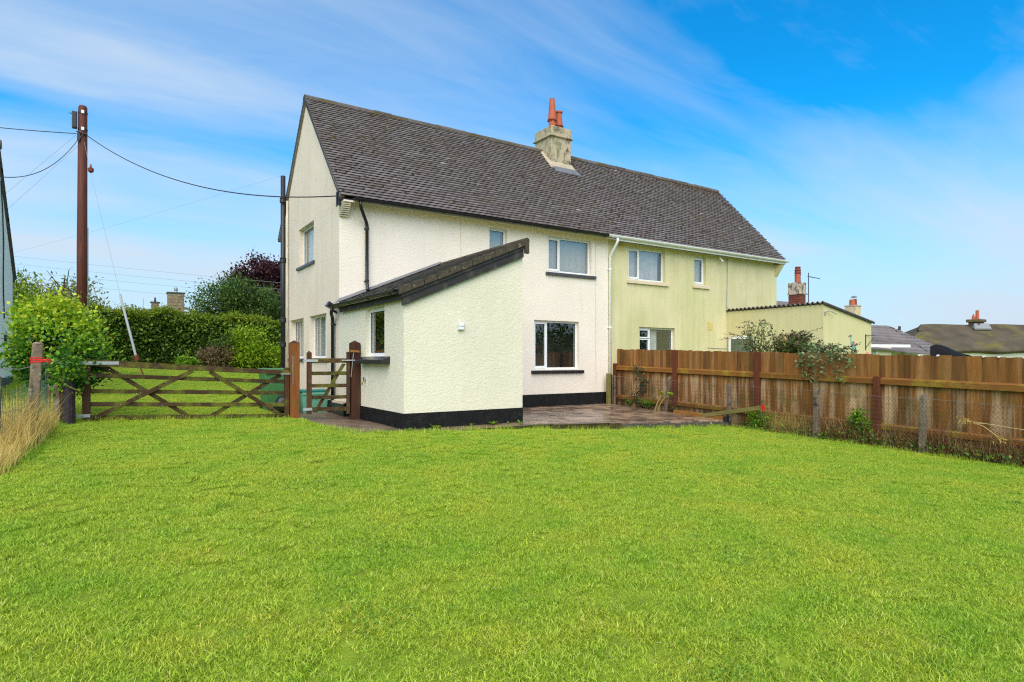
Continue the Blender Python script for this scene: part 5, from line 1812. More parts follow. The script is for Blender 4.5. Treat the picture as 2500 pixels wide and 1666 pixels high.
o = thing('coal_bunker', 'low black bunker with a pale sloping lid behind the small gate', 'bunker', (-.05, -.25, .15))
m = MB(); m.box(-.15, -.03, -.75, .12, .12, .44); m.build('bunker_body', BLACKPL, o)
m = MB(); m.hexa([(-.17, -.78, .40), (-.022, -.78, .47), (-.022, -.05, .47), (-.17, -.05, .40), (-.17, -.78, .425), (-.022, -.78, .495), (-.022, -.05, .495), (-.17, -.05, .425)]); m.build('lid', SILLC, o)
m = MB(); m.tube([(-.10, .10, .45), (-.16, .16, .30), (-.14, .2, .15)], .03, 8); m.build('drain_hose', BLACKPL, o)

# ------------------------------------------------------------------ foliage helpers
def crown_points(c, rad, n, nclump, csize, shell=0.55, rng=RNG):
    """clumped points in an uneven ellipsoid"""
    c = np.array(c); rad = np.array(rad)
    u = rng.normal(size=(nclump, 3)); u /= np.linalg.norm(u, axis=1, keepdims=True)
    r = rng.uniform(shell, 1.0, nclump)[:, None]
    cc = u * r * rad
    k = rng.integers(0, nclump, n)
    p = cc[k] + rng.normal(size=(n, 3)) * csize * np.minimum(1, rad / rad.max() + .3)
    d = p / rad
    return c + p, d + np.array([0, 0, .25])


def branchy(name, base, top, rad, parent, mat, nb=8, spread=1.0, seed=1, lean=0.0):
    r = random.Random(seed)
    m = MB()
    base, top = Vector(base), Vector(top)
    mid = base.lerp(top, .5) + Vector((r.uniform(-.1, .1), r.uniform(-.1, .1), 0)) * spread
    m.tube([base, mid, top], [rad, rad * .7, rad * .3], 8)
    H = (top - base).length
    for i in range(nb):
        f_ = r.uniform(.35, .9)
        p = base.lerp(top, f_)
        a = r.uniform(0, 6.28)
        e = p + Vector((math.cos(a) * spread * r.uniform(.5, 1), math.sin(a) * spread * r.uniform(.5, 1), H * r.uniform(.12, .35)))
        q = p.lerp(e, .5) + Vector((0, 0, -.05 * H * r.random()))
        m.tube([p, q, e], [rad * .45 * (1 - f_ * .5), rad * .28 * (1 - f_ * .4), rad * .08], 6)
    return m.build(name, mat, parent)


def hedge(name, label, x0, x1, y0, y1, h, n):
    o = thing(name, label, 'hedge', ((x0 + x1) / 2, (y0 + y1) / 2, lz((x0 + x1) / 2, (y0 + y1) / 2)))
    m = MB(); xs = np.arange(x0, x1 + .01, 1.0)
    for i in range(len(xs) - 1):
        z = lz(xs[i] + .5, y0)
        m.box(xs[i], xs[i + 1], y0 + .30, y1 - .2, z - .1, z + h - .28)
    m.build('inner_twigs', TWIG, o)
    # front face
    nf = int(n * .72)
    X = RNG.uniform(x0, x1, nf); Zf = RNG.uniform(0.02, 1.0, nf)
    bul = .16 * np.sin(X * 1.9) + .12 * np.sin(X * 4.3 + Zf * 5) + .10 * np.sin(Zf * 9 + X * 2.3)
    bul = bul * .6
    Y = y0 + .10 + bul - np.abs(RNG.normal(0, .10, nf)) + RNG.uniform(0, .26, nf)
    Z = lawn_z(X, Y) + Zf * (h - .05)
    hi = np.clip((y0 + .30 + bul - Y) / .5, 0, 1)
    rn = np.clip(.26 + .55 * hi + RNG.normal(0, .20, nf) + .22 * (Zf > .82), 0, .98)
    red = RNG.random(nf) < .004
    rn = np.where(red, 1.0, rn)
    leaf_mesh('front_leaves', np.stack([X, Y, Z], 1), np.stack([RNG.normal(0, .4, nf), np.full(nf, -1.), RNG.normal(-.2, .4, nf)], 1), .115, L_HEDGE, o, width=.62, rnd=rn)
    nt_ = n - nf
    X = RNG.uniform(x0, x1, nt_); Y = RNG.uniform(y0 - .05, y1, nt_)
    Z = lawn_z(X, Y) + h - .12 + .08 * np.sin(X * 2.2) + .06 * np.sin(X * 5.1) + np.abs(RNG.normal(0, .12, nt_))
    leaf_mesh('top_shoots', np.stack([X, Y, Z], 1), np.stack([RNG.normal(0, .5, nt_), RNG.normal(-.2, .5, nt_), np.full(nt_, 1.)], 1), .13, L_HTOP, o, width=.4)
    return o


hedge('beech_hedge', 'long clipped dark green hedge beyond the back lawn', -12.0, 8.0, 15.3, 16.8, 2.08, 90000)
# soil strip along the hedge
m = MB(); m.hexa([(-12, 14.6, .0), (8, 14.6, .0), (8, 15.6, .0), (-12, 15.6, .0), (-12, 14.6, lz(-12, 14.6) + .01), (8, 14.6, lz(8, 14.6) + .01), (8, 15.6, lz(8, 15.6) + .01), (-12, 15.6, lz(-12, 15.6) + .01)])
tag(m.build('flower_bed', SOIL), kind='structure')


def bush(name, label, c, rad, n, mat, leaf, nclump=26, cs=.16, cat='shrub', stem=True, group=None, width=.55, core=None):
    o = thing(name, label, cat, (c[0], c[1], c[2] - rad[2]), group)
    P, D = crown_points(c, rad, n, nclump, cs)
    P[:, 2] = np.maximum(P[:, 2], c[2] - rad[2] * 1.02)
    leaf_mesh('foliage', P, D, leaf, mat, o, width=width)
    if stem:
        branchy('stems', (c[0], c[1], c[2] - rad[2] * 1.05), (c[0], c[1], c[2] + rad[2] * .6), .03 * max(rad), o, BARK, 7, rad[0] * .7, seed=int(abs(c[0] * 91)))
    return o


bush('golden_shrub', 'bright lime green conical shrub at the foot of the hedge', (.75, 14.2, 1.66), (.78, .6, .78), 4200, L_LIME, .11, 26, .2)
bush('heather_shrub', 'low brown heather mound left of the lime green shrub', (-.45, 14.2, 1.35), (.62, .5, .45), 2600, L_BROWN, .09, 20, .14)
bush('grey_green_shrub', 'soft dull green shrub between the heather and the lime shrub', (-.05, 14.6, 1.75), (.45, .4, .62), 1600, L_TREE, .10, 16, .14)
bush('lime_shrub', 'rounded lime green shrub beside the black soil pipe', (3.0, 13.6, 1.30), (.62, .5, .46), 2400, L_LIME, .10, 18, .15)
bush('yellow_shrub', 'small yellow green shrub right of the conical shrub', (1.85, 14.0, 1.35), (.55, .45, .45), 1900, L_LIME, .09, 18, .13)
bush('pale_green_plant', 'low pale green leafy plant in front of the hedge', (-1.55, 14.3, 1.12), (.42, .4, .24), 900, L_WEED, .12, 12, .1)


def tree(name, label, base, top, c, rad, n, mat, leaf, nclump, cs, tr, spread, seed, shell=.45, cat='tree'):
    o = thing(name, label, cat, base)
    branchy('trunk', base, top, tr, o, BARK, 14, spread, seed)
    P, D = crown_points(c, rad, n, nclump, cs, shell)
    leaf_mesh('crown', P, D, leaf, mat, o)
    return o


tree('copper_beech', 'dark purple leaved tree beyond the hedge', (3.9, 22.3, 1.0), (3.9, 22.3, 6.2), (3.9, 22.3, 4.6), (2.75, 2.3, 2.45), 52000, L_PURP, .16, 190, .24, .22, 1.6, 4)
tree('hedgerow_tree', 'mid green tree behind the hedge, in front of the purple tree', (.7, 18.6, .9), (.7, 18.6, 4.6), (.75, 18.6, 3.5), (1.75, 1.3, 1.55), 17000, L_TREE, .11, 90, .24, .14, 1.3, 8)
tree('leafy_tree', 'smaller green tree between the purple tree and the soil pipe', (2.2, 17.6, .9), (2.2, 17.6, 3.9), (2.25, 17.6, 3.1), (1.15, 1.0, 1.35), 10000, L_TREE, .10, 60, .18, .11, .9, 12)
tree('wispy_tree', 'sparse pale tree behind the telegraph pole', (-6.3, 31.5, 1.5), (-6.3, 31.5, 6.0), (-6.4, 31.5, 4.2), (2.7, 1.6, 2.1), 5200, L_WISP, .20, 60, .38, .12, 2.0, 21, .3)
tree('thin_sapling', 'thin pale saplings poking above the left part of the hedge', (-2.9, 17.6, 1.0), (-2.9, 17.6, 3.4), (-2.9, 17.6, 3.1), (1.5, .5, .5), 900, L_WISP, .10, 40, .12, .04, 1.2, 25, .2)
tree('yellowing_tree', 'olive yellow tree beside the white house gable', (-7.0, 15.2, 1.0), (-7.0, 15.2, 3.8), (-7.0, 15.2, 3.1), (1.3, 1.0, 1.15), 5200, L_HTOP, .12, 36, .25, .12, 1.0, 29)

# ivy-smothered post and shrub at the gate
iv = thing('ivy_bush', 'big bright green ivy bush smothering the post left of the big gate', 'shrub', (-4.55, -.2, .3))
P1, D1 = crown_points((-4.74, -.02, 1.55), (.62, .55, .66), 9500, 80, .11, .72)
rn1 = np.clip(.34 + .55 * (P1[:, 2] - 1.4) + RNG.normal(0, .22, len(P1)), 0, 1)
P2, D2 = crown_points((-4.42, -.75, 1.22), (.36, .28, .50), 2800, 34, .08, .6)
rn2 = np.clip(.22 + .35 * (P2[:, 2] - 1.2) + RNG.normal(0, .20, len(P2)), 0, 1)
P3, D3 = crown_points((-4.46, -1.16, 1.08), (.20, .20, .26), 900, 22, .07, .5)
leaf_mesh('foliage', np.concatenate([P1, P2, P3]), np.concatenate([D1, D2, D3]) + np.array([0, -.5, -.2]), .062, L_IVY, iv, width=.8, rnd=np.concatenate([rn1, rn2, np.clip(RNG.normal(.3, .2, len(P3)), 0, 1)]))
m = MB()
V = []; F = []
nb, na_ = 8, 12
for i in range(nb + 1):
    for j in range(na_):
        th = 2 * math.pi * j / na_; ph = math.pi * i / nb
        V.append((-4.70 + .46 * math.sin(ph) * math.cos(th), -.02 + .38 * math.sin(ph) * math.sin(th), 1.48 + .44 * math.cos(ph)))
for i in range(nb):
    for j in range(na_):
        F.append([i * na_ + j, i * na_ + (j + 1) % na_, (i + 1) * na_ + (j + 1) % na_, (i + 1) * na_ + j])
add_obj('inner_twigs', fast_mesh('inner_twigs', V, F, [.5] * len(F), TWIG, ORG[iv.name]), iv)
m = MB()
m.tube([(-4.45, -1.10, .3), (-4.50, -1.0, .7), (-4.6, -.7, 1.1), (-4.6, -.3, 1.6)], .025, 6)
m.tube([(-4.62, -1.2, 1.02), (-4.56, -1.30, .93), (-4.48, -1.31, .86), (-4.40, -1.30, .82), (-4.33, -1.25, .76)], .010, 6)
m.tube([(-4.62, -1.0, .35), (-4.60, -.8, .9), (-4.5, -.5, 1.5)], .03, 6)
m.build('stems', VINE, iv)
yb = thing('golden_bush', 'yellow green bush behind the ivy beside the white house', 'shrub', (-6.0, 9.0, .7))
P1, D1 = crown_points((-6.05, 9.3, 2.05), (1.15, .7, 1.15), 8000, 60, .25, .5)
P4, D4 = crown_points((-4.9, 8.6, 1.9), (.7, .5, .85), 4200, 50, .18, .5)
leaf_mesh('foliage', np.concatenate([P1, P4]), np.concatenate([D1, D4]), .10, L_LIME, yb, rnd=np.clip(RNG.normal(.35, .25, len(P1) + len(P4)), 0, 1))
branchy('stems', (-5.6, 9.0, .65), (-5.6, 9.0, 2.4), .04, yb, BARK, 9, .8, 33)

# ------------------------------------------------------------------ posts, netting and dry grass at the left
o = thing('hinge_post', 'dark purplish stump post that carries the big gate hinge', 'post', (-4.5, -1.2, .3))
m = MB(); m.tube([(-4.50, -1.2, .0), (-4.50, -1.2, .6), (-4.495, -1.19, 1.18)], [.088, .08, .075], 12); m.build('shaft', HINGEP, o)
m = MB(); m.lathe((-4.495, -1.19, 1.18), [(.075, 0), (.05, .012)], 12); m.build('cut_top', BARK, o)


def conc_post(x, y, dx, dy, h, w_, label, tape=False):
    z = lz(x, y)
    o = thing('concrete_post', label, 'post', (x, y, z), 'lichened concrete posts at the left boundary')
    hw = w_ / 2
    m = MB(); m.hexa([(x - hw, y - hw, z - .3), (x + hw, y - hw, z - .3), (x + hw, y + hw, z - .3), (x - hw, y + hw, z - .3), (x + dx - hw, y + dy - hw, z + h), (x + dx + hw, y + dy - hw, z + h), (x + dx + hw, y + dy + hw, z + h), (x + dx - hw, y + dy + hw, z + h)])
    m.build('shaft', CONCP, o, bevel=.015)
    m = MB(); m.lathe((x + dx, y + dy, z + h), [(hw * 1.15, -.004), (hw * .95, .02), (hw * .4, .035)], 8); m.build('rounded_top', CONCP, o, smooth=True)
    if tape:
        k = .83
        m = MB()
        for q in range(3):
            zz = z + h * (k - .012 + .02 * q); c_ = (x + dx * k, y + dy * k)
            m.box(c_[0] - hw - .006, c_[0] + hw + .006, c_[1] - hw - .006, c_[1] + hw + .006, zz - .007 + .002 * q, zz + .010)
        m.tube([(c_[0] + hw, c_[1] - hw, z + h * k), (c_[0] + hw + .05, c_[1] - hw - .02, z + h * k + .015), (c_[0] + hw + .10, c_[1] - hw, z + h * k)], .010, 5)
        m.tube([(c_[0] + hw, c_[1] - hw, z + h * k), (c_[0] + hw + .06, c_[1] - hw - .02, z + h * k - .012), (c_[0] + hw + .09, c_[1] - hw, z + h * k - .03)], .008, 5)
        m.build('red_tape', REDTAPE, o)
    return o


conc_post(-4.83, -2.76, .09, -.05, 1.20, .115, 'leaning concrete post wrapped with red tape in the long dry grass', True)
conc_post(-4.82, -.55, .03, 0, .92, .075, 'thin pale concrete post just right of the taped post')
conc_post(-4.72, -.50, .03, 0, .95, .065, 'thin concrete post with vine touching the ivy bush')
conc_post(-4.66, -1.05, .0, 0, .55, .09, 'short broken concrete stub beside the dark hinge post')
conc_post(-5.06, -3.75, .02, 0, .82, .10, 'concrete post at the left edge of the photo draped with green netting')
nt_o = thing('green_netting', 'torn green wire netting sagging between the left boundary posts', 'netting', (-4.95, -3.2, .3))
m = MB()
A_, B_ = Vector((-5.06, -3.80, 0)), Vector((-4.80, -2.86, 0))
C_ = Vector((-4.80, -.62, 0))
for (p, q, zt) in ((A_, B_, 1.02), (B_, C_, 1.05)):
    L = (q - p).length; n = int(L / .05)
    for i in range(n + 1):
        w0 = p.lerp(q, i / n)
        zb_ = lz(w0.x, w0.y) + .02
        m.tube([(w0.x + .01 * math.sin(i), w0.y + .02 * math.sin(i * 1.7), zb_), (w0.x + .02 * math.sin(i * 2.1), w0.y + .03 * math.sin(i), zb_ + .35), (w0.x, w0.y, zt - .10 * math.sin(math.pi * i / n))], .002, 3)
    for k in range(8):
        z = .32 + k * .095
        m.tube([(p.lerp(q, i / 12).x + .015 * math.sin(i * 3 + k), p.lerp(q, i / 12).y, z + .03 * math.sin(i * 1.4 + k) - .06 * math.sin(math.pi * i / 12)) for i in range(13)], .002, 3)
x_ = m.build('mesh', GREENNET, nt_o); x_['kind'] = 'stuff'
m = MB()
m.tube([(-5.3, -3.9, 1.15), (-5.1, -3.6, 1.18), (-4.9, -3.1, 1.16), (-4.77, -2.86, 1.20)], .005, 5)
m.tube([(-4.72, -2.80, 1.20), (-4.66, -2.6, 1.23), (-4.6, -2.3, 1.25), (-4.5, -1.5, 1.20)], .004, 5)
m.tube([(-5.3, -3.9, .72), (-5.0, -3.5, .66), (-4.8, -2.86, .70)], .004, 5)
m.build('strand_wire', GALV, nt_o)

n = 2600
Bx = np.concatenate([RNG.normal(-4.93, .15, n), RNG.normal(-4.80, .13, 700)])
By = np.concatenate([RNG.uniform(-5.3, -2.2, n), RNG.uniform(-2.6, -.9, 700)])
keep = Bx < -4.62 - .07 * np.clip(-3.0 - By, 0, 3)
Bx, By = Bx[keep], By[keep]; n = len(Bx)
Hh = RNG.uniform(.22, .72, n) * np.clip(.62 + .38 * np.sin(By * 2.3 + 2.2), .4, 1) * np.where(By < -4.3, .65, 1.0) + .04
th = RNG.uniform(0, 6.28, n); l = RNG.uniform(.02, .28, n) * Hh / .5
V, F, R, _ = blades('d', np.stack([Bx, By, lawn_z(Bx, By) - .01], 1), Hh, np.stack([np.cos(th) * l + .05, np.sin(th) * l, np.zeros(n)], 1), .0065 * RNG.uniform(.6, 1.3, n), L_DRY, None, 3, RNG.beta(2, 1.6, n))
tag(add_obj('dry_grass', fast_mesh('dry_grass', V, F, R, L_DRY)), 'tall straw yellow dry grass around the left boundary posts', 'grass', kind='stuff')
n = 900
Bx = RNG.normal(-4.72, .10, n); By = RNG.uniform(-4.6, -.9, n)
Bx = np.minimum(Bx, -4.50 - .10 * np.clip(-3.0 - By, 0, 2))
Hh = RNG.uniform(.06, .16, n); th = RNG.uniform(0, 6.28, n); l = RNG.uniform(.02, .1, n)
V, F, R, _ = blades('d', np.stack([Bx, By, lawn_z(Bx, By) - .01], 1), Hh, np.stack([np.cos(th) * l, np.sin(th) * l, np.zeros(n)], 1), .006 * RNG.uniform(.6, 1.3, n), L_WEED, None, 3, RNG.uniform(0, 1, n))
tag(add_obj('rough_grass', fast_mesh('rough_grass', V, F, R, L_WEED)), 'rough uncut green grass at the left edge of the lawn', 'grass', kind='stuff')

# ------------------------------------------------------------------ the white house at the left edge
WX = -6.02
wh = thing('white_house', 'white rendered house gable cut off at the left edge of the photo', 'house', (-9, 4.4, .5))
WYE, WYR, WZE, WZR = 7.05, 4.30, 3.30, 5.90
WYN = 2 * WYR - WYE
m = MB(); m.poly([(WX, WYN + .1, .85), (WX, WYE - .25, .85), (WX, WYE - .25, 3.35), (WX, WYR, WZR - .08), (WX, WYN + .25, 3.35)])
m.poly([(WX, WYE - .25, .85), (-14, WYE - .25, .85), (-14, WYE - .25, 3.4), (WX, WYE - .25, 3.35)])
m.poly([(WX, WYN + .1, .85), (-14, WYN + .1, .85), (-14, WYN + .1, 3.4), (WX, WYN + .25, 3.35)])
m.build('wall', WHITEWALL, wh)
m = MB(); m.box(-14, WX + .015, WYN + .08, WYE - .235, .1, .86); m.build('plinth', M('grey_plinth', (.09, .095, .10), .7, .2, 5, .3, 30), wh)
m = MB()
for (ya, yb_) in ((WYE, WYR), (WYN, WYR)):
    m.hexa([(-14, ya, WZE - .09), (WX + .02, ya, WZE - .09), (WX + .02, yb_, WZR - .09), (-14, yb_, WZR - .09), (-14, ya, WZE), (WX + .02, ya, WZE), (WX + .02, yb_, WZR), (-14, yb_, WZR)])
m.build('roof', TILE, wh)
for i in range(26):
    f0_, f1_ = i / 26, (i + 1) / 26
    m = MB(); a = Vector((WX + .03, WYE + .02, WZE)).lerp(Vector((WX + .03, WYR, WZR)), f0_); b = Vector((WX + .03, WYE + .02, WZE)).lerp(Vector((WX + .03, WYR, WZR)), f1_)
    m.hexa([a + Vector((-.06, 0, -.02)), a + Vector((.02, 0, -.02)), b + Vector((.02, 0, -.01)), b + Vector((-.06, 0, -.01)), a + Vector((-.06, .02, .035)), a + Vector((.02, .02, .035)), b + Vector((.02, 0, .015)), b + Vector((-.06, 0, .015))], random.random())
    m.build('verge_tile', TILE, wh)
m = MB(); m.tube([(WX + .08, WYR, WZR - .03), (WX - .4, WYR, WZR - .03)], .10, 10); m.build('ridge_tile', RIDGE, wh)
m = MB(); m.box(WX - .10, WX + .09, 5.35, 5.95, 1.74, 1.84); m.build('sill', SILLG, wh, bevel=.006)
m = MB(); m.box(WX - .12, WX - .02, 5.40, 5.90, 1.84, 2.90); m.build('window', WHITEPL, wh)
m = MB(); m.box(WX + .005, WX + .03, 5.45, 5.58, 1.64, 1.74); m.build('vent', SILLG, wh)
m = MB(); m.tube([(WX + .02, 4.75, 5.2), (WX + .02, 5.0, 4.6), (WX + .02, 5.15, 3.9), (WX + .02, 5.1, 3.0), (WX + .02, 5.25, 2.2)], .012, 6); m.build('cable', CABLE, wh)

# ------------------------------------------------------------------ telegraph pole and its wires
TPX, TPY = -4.785, 11.80
tpz = lz(TPX, TPY)
tp = thing('telegraph_pole', 'tall reddish brown wooden telegraph pole rising above the ivy bush', 'pole', (TPX, TPY, tpz))
m = MB(); m.tube([(TPX, TPY, tpz - .3), (TPX, TPY, 5), (TPX + .02, TPY, 9.50), (TPX + .02, TPY, 9.56)], [.155, .145, .125, .10], 16)
m.build('pole_shaft', POLE, tp, smooth=True)
m = MB()
for z in (9.33, 8.78):
    m = MB(); m.lathe((TPX + .02, TPY, z), [(.136, -.03), (.136, .03)], 16); m.build('band', IRON, tp)
    m = MB(); m.box(TPX - .02, TPX + .06, TPY - .165, TPY - .13, z - .05, z + .05); m.build('bracket_plate', WHITEPAINT, tp)
m = MB(); m.box(TPX - .27, TPX - .13, TPY - .12, TPY + .06, 8.78, 9.32); m.build('terminal_box', IRON, tp, bevel=.02)
m = MB(); m.tube([(TPX - .16, TPY - .05, 9.22), (TPX - .34, TPY - .08, 9.24)], .012, 6); m.box(TPX - .13, TPX - .05, TPY - .16, TPY - .11, 8.36, 8.62); m.tube([(TPX - .15, TPY - .15, 8.66), (TPX + .15, TPY - .15, 8.60)], .02, 6)
m.tube([(TPX - .1, TPY - .16, 8.35), (TPX + .03, TPY - .17, 8.6), (TPX + .15, TPY - .1, 8.62)], .014, 6)
m.build('bracket', IRON, tp)
m = MB(); m.tube([(TPX + .15, TPY - .02, 2.2), (TPX + .15, TPY - .02, 5.6)], .022, 8); m.build('cable_guard', CABLEG, tp)


def sag_cable(name, label, p, q, sag, r, mat, group='overhead wires', n=28):
    p, q = Vector(p), Vector(q)
    m = MB(); pts = []
    for i in range(n + 1):
        t_ = i / n
        v_ = p.lerp(q, t_); v_.z -= 4 * sag * t_ * (1 - t_)
        pts.append(v_)
    m.tube(pts, r, 5)
    return tag(m.build(name, mat), label, 'cable', group)


sag_cable('overhead_cable', 'black service cable sagging from the pole to the cream gable', (TPX + .13, TPY - .08, 8.60), (-.09, -.11, 4.64), .62, .013, CABLE)
sag_cable('overhead_cable', 'black cable from the pole top to the left edge of the photo', (TPX - .15, TPY - .10, 8.60), (-14, 12.5, 8.75), .28, .013, CABLE)
sag_cable('overhead_cable', 'black cable drooping from the pole to the white house gable', (TPX - .13, TPY - .14, 8.35), (WX + .05, 4.6, 5.25), .35, .010, CABLE)
sag_cable('overhead_cable', 'thin wire from the pole dropping behind the white house, upper one', (TPX - .16, TPY - .1, 8.55), (-9.4, 14.5, 4.2), .05, .004, CABLEG)
sag_cable('overhead_cable', 'thin wire from the pole dropping behind the white house, lower one', (TPX - .12, TPY - .1, 8.2), (-8.9, 14.0, 3.9), .05, .004, CABLEG)
sag_cable('overhead_cable', 'very thin wire rising across the sky to the cream gable verge', (-14.0, 30.0, 5.0), (-.06, 3.9, 6.15), .25, .0025, CABLEG)
for i, (za, zb_) in enumerate(((6.1, 5.25), (5.75, 4.95), (5.45, 4.65), (5.05, 4.25))):
    sag_cable('power_line', ['topmost', 'second', 'third', 'lowest'][i] + ' of four pale power lines crossing the green tree', (-16, 24.5, za + .55), (12, 15.5, zb_ - .72), .25, .006, CABLEG, 'power lines beyond the hedge')
st = thing('stay_wire', 'slanting pole stay wire with a white guard tube behind the gate', 'stay wire', (-3.25, 9.62, 1.0))
m = MB(); m.tube([(TPX + .06, TPY - .14, 8.35), (-4.52, 10.60, 7.1), (-3.68, 9.9, 2.92), (-3.22, 9.62, .75)], .004, 5); m.build('wire', CABLEG, st)
m = MB(); m.tube([(-3.76, 9.94, 3.3), (-3.34, 9.68, 1.36)], .036, 8); m.build('guard_tube', M('grey_guard', (.50, .51, .53), .5, .15, 6), st)
m = MB(); m.tube([(-3.345, 9.69, 1.40), (-3.315, 9.67, 1.24)], .07, 8); m.tube([(-3.31, 9.67, 1.25), (-3.12, 9.55, .72)], .02, 6); m.build('anchor_rod', TERRAD, st)
m = MB(); m.lathe((-4.52, 10.60, 7.12), [(.04, 0), (.08, .04), (.08, .13), (.03, .17), (.015, .26)], 10); m.build('insulator', TERRAD, st)

# ------------------------------------------------------------------ houses beyond the hedge and fence
fh = thing('stone_chimney_house', 'far house with slate roof and two stone chimneys above the hedge', 'house', (.2, 51, 1.0))
m = MB(); m.prism([(-4.5, 52, 1), (3.4, 49, 1), (3.4, 49, 5.2), (-4.5, 52, 5.2)], (1.6, 4.2, 0)); m.build('wall', STONE, fh)
# roof with gable toward the camera
m = MB()
m.hexa([(-3.2, 51.4, 4.9), (.5, 50.0, 6.15), (2.1, 54.2, 6.15), (-1.6, 55.6, 4.9), (-3.2, 51.4, 5.05), (.5, 50.0, 6.3), (2.1, 54.2, 6.3), (-1.6, 55.6, 5.05)])
m.hexa([(.5, 50.0, 6.15), (3.8, 48.8, 4.9), (5.4, 53, 4.9), (2.1, 54.2, 6.15), (.5, 50.0, 6.3), (3.8, 48.8, 5.05), (5.4, 53, 5.05), (2.1, 54.2, 6.3)])
m.build('roof', M('far_slate', (.20, .19, .15), .8, .2, 1.0), fh)
m = MB(); m.bar((-.4, 50.3, 5.9), (.45, 49.98, 6.2), .06, .10); m.build('barge_board', WHITEPAINT, fh)


def stone_stack(parent, cx_, cy_, z0_, z1_, w_, nrow):
    m = MB(); m.box(cx_ - w_ / 2, cx_ + w_ / 2, cy_ - w_ / 2, cy_ + w_ / 2, z0_, z1_); c = m.build('chimney', STONE, parent)
    rr_ = random.Random(int(cx_ * 77))
    hh = (z1_ - z0_) / nrow
    for i in range(nrow):
        x = cx_ - w_ / 2 - .02
        while x < cx_ + w_ / 2 - .02:
            L = rr_.uniform(.22, .5); x2 = min(cx_ + w_ / 2 + .02, x + L)
            mm = MB(); mm.box(x + .012, x2 - .012, cy_ - w_ / 2 - rr_.uniform(.02, .05), cy_ - w_ / 2 + .05, z0_ + i * hh + .012, z0_ + (i + 1) * hh - .012); mm.build('stone', STONE, c, bevel=.012)
            x = x2
    m = MB(); m.box(cx_ - w_ / 2 - .1, cx_ + w_ / 2 + .1, cy_ - w_ / 2 - .1, cy_ + w_ / 2 + .1, z1_, z1_ + .10); m.build('cap', SLATE, c)
    return c


c = stone_stack(fh, .78, 49.9, 5.5, 7.15, 1.25, 6)
m = MB(); m.lathe((.80, 49.9, 7.25), [(.16, 0), (.14, .10), (.10, .14), (.16, .25), (.17, .40), (.05, .50)], 12); m.build('cowl', GALV, c)
c = stone_stack(fh, -.75, 51.2, 5.3, 6.35, .58, 4)
m = MB(); m.lathe((-.75, 51.2, 6.45), [(.12, 0), (.09, .15), (.05, .42)], 10); m.build('chimney_pot', IRON, c)

# brick chimney house just behind the corrugated lean-to
bh = thing('brick_chimney_house', 'house behind the lean-to showing a brick and cream chimney with two red pots', 'house', (24, 6, -.5))
m = MB(); m.box(20.5, 28, 4.2, 9.5, -1.5, 3.0); m.build('wall', WHITEWALL, bh)
m = MB(); m.prism([(20.2, 3.8, 2.8), (20.2, 9.9, 2.8), (20.2, 6.9, 4.25)], (8.2, 0, 0)); m.build('roof', CTILE, bh)
bc = (24.52, 5.10)
m = MB(); m.prism([(bc[0] + .385 * math.cos(a), bc[1] + .385 * math.sin(a), 2.6) for a in [YAW * 0 + math.pi / 4 + k * math.pi / 2 for k in range(4)]], (0, 0, 1.88)); cst = m.build('chimney', BRICKP, bh)
for zz in np.arange(3.55, 4.44, .115):
    mm = MB(); k = .40
    mm.prism([(bc[0] + k * math.cos(a), bc[1] + k * math.sin(a), zz) for a in [math.pi / 4 + q * math.pi / 2 for q in range(4)]], (0, 0, .09)); mm.build('brick_course', BRICK if random.random() < .6 else BRICKP, cst)
m = MB(); m.prism([(bc[0] + .46 * math.cos(a), bc[1] + .46 * math.sin(a), 4.48) for a in [math.pi / 4 + k * math.pi / 2 for k in range(4)]], (0, 0, .06))
m.prism([(bc[0] + .42 * math.cos(a), bc[1] + .42 * math.sin(a), 4.54) for a in [math.pi / 4 + k * math.pi / 2 for k in range(4)]], (0, 0, .53)); m.build('cap', CHIM, cst)
m = MB(); m.lathe((bc[0] - .09, bc[1] - .08, 5.05), [(.125, 0), (.13, .38), (.14, .40), (.12, .42)], 14); m.build('chimney_pot', TERRA, cst)
m = MB(); m.lathe((bc[0] + .13, bc[1] + .04, 5.05), [(.14, 0), (.13, .40), (.16, .43), (.13, .48), (.16, .54), (.13, .60), (.155, .66), (.12, .74), (.14, .82), (.12, .84)], 14); m.build('chimney_pot', TERRAD, cst)
ae = thing('television_aerial', 'thin television aerial beside the brick and cream chimney', 'aerial', (24.9, 4.9, 4.0))
ax, ay = 24.76, 4.65
m = MB(); m.tube([(ax, ay, 3.7), (ax + .02, ay, 5.55)], .022, 6); m.build('mast', IRON, ae)
m = MB(); bx_ = Vector((ax, ay, 5.36)); be = Vector((ax + .52, ay - .30, 5.25)); m.tube([bx_ - (be - bx_) * .1, be], .012, 5)
for i in range(9):
    p_ = bx_.lerp(be, .1 + .1 * i); s_ = Vector((.3, .52, 0)).normalized() * (.12 - .006 * i); m.tube([p_ - s_, p_ + s_], .008, 4)
m.build('antenna_boom', IRON, ae)
m = MB(); m.tube([(ax, ay, 4.5), (bc[0] + .2, bc[1] - .2, 4.50)], .018, 5); m.build('mounting_arm', IRON, ae)

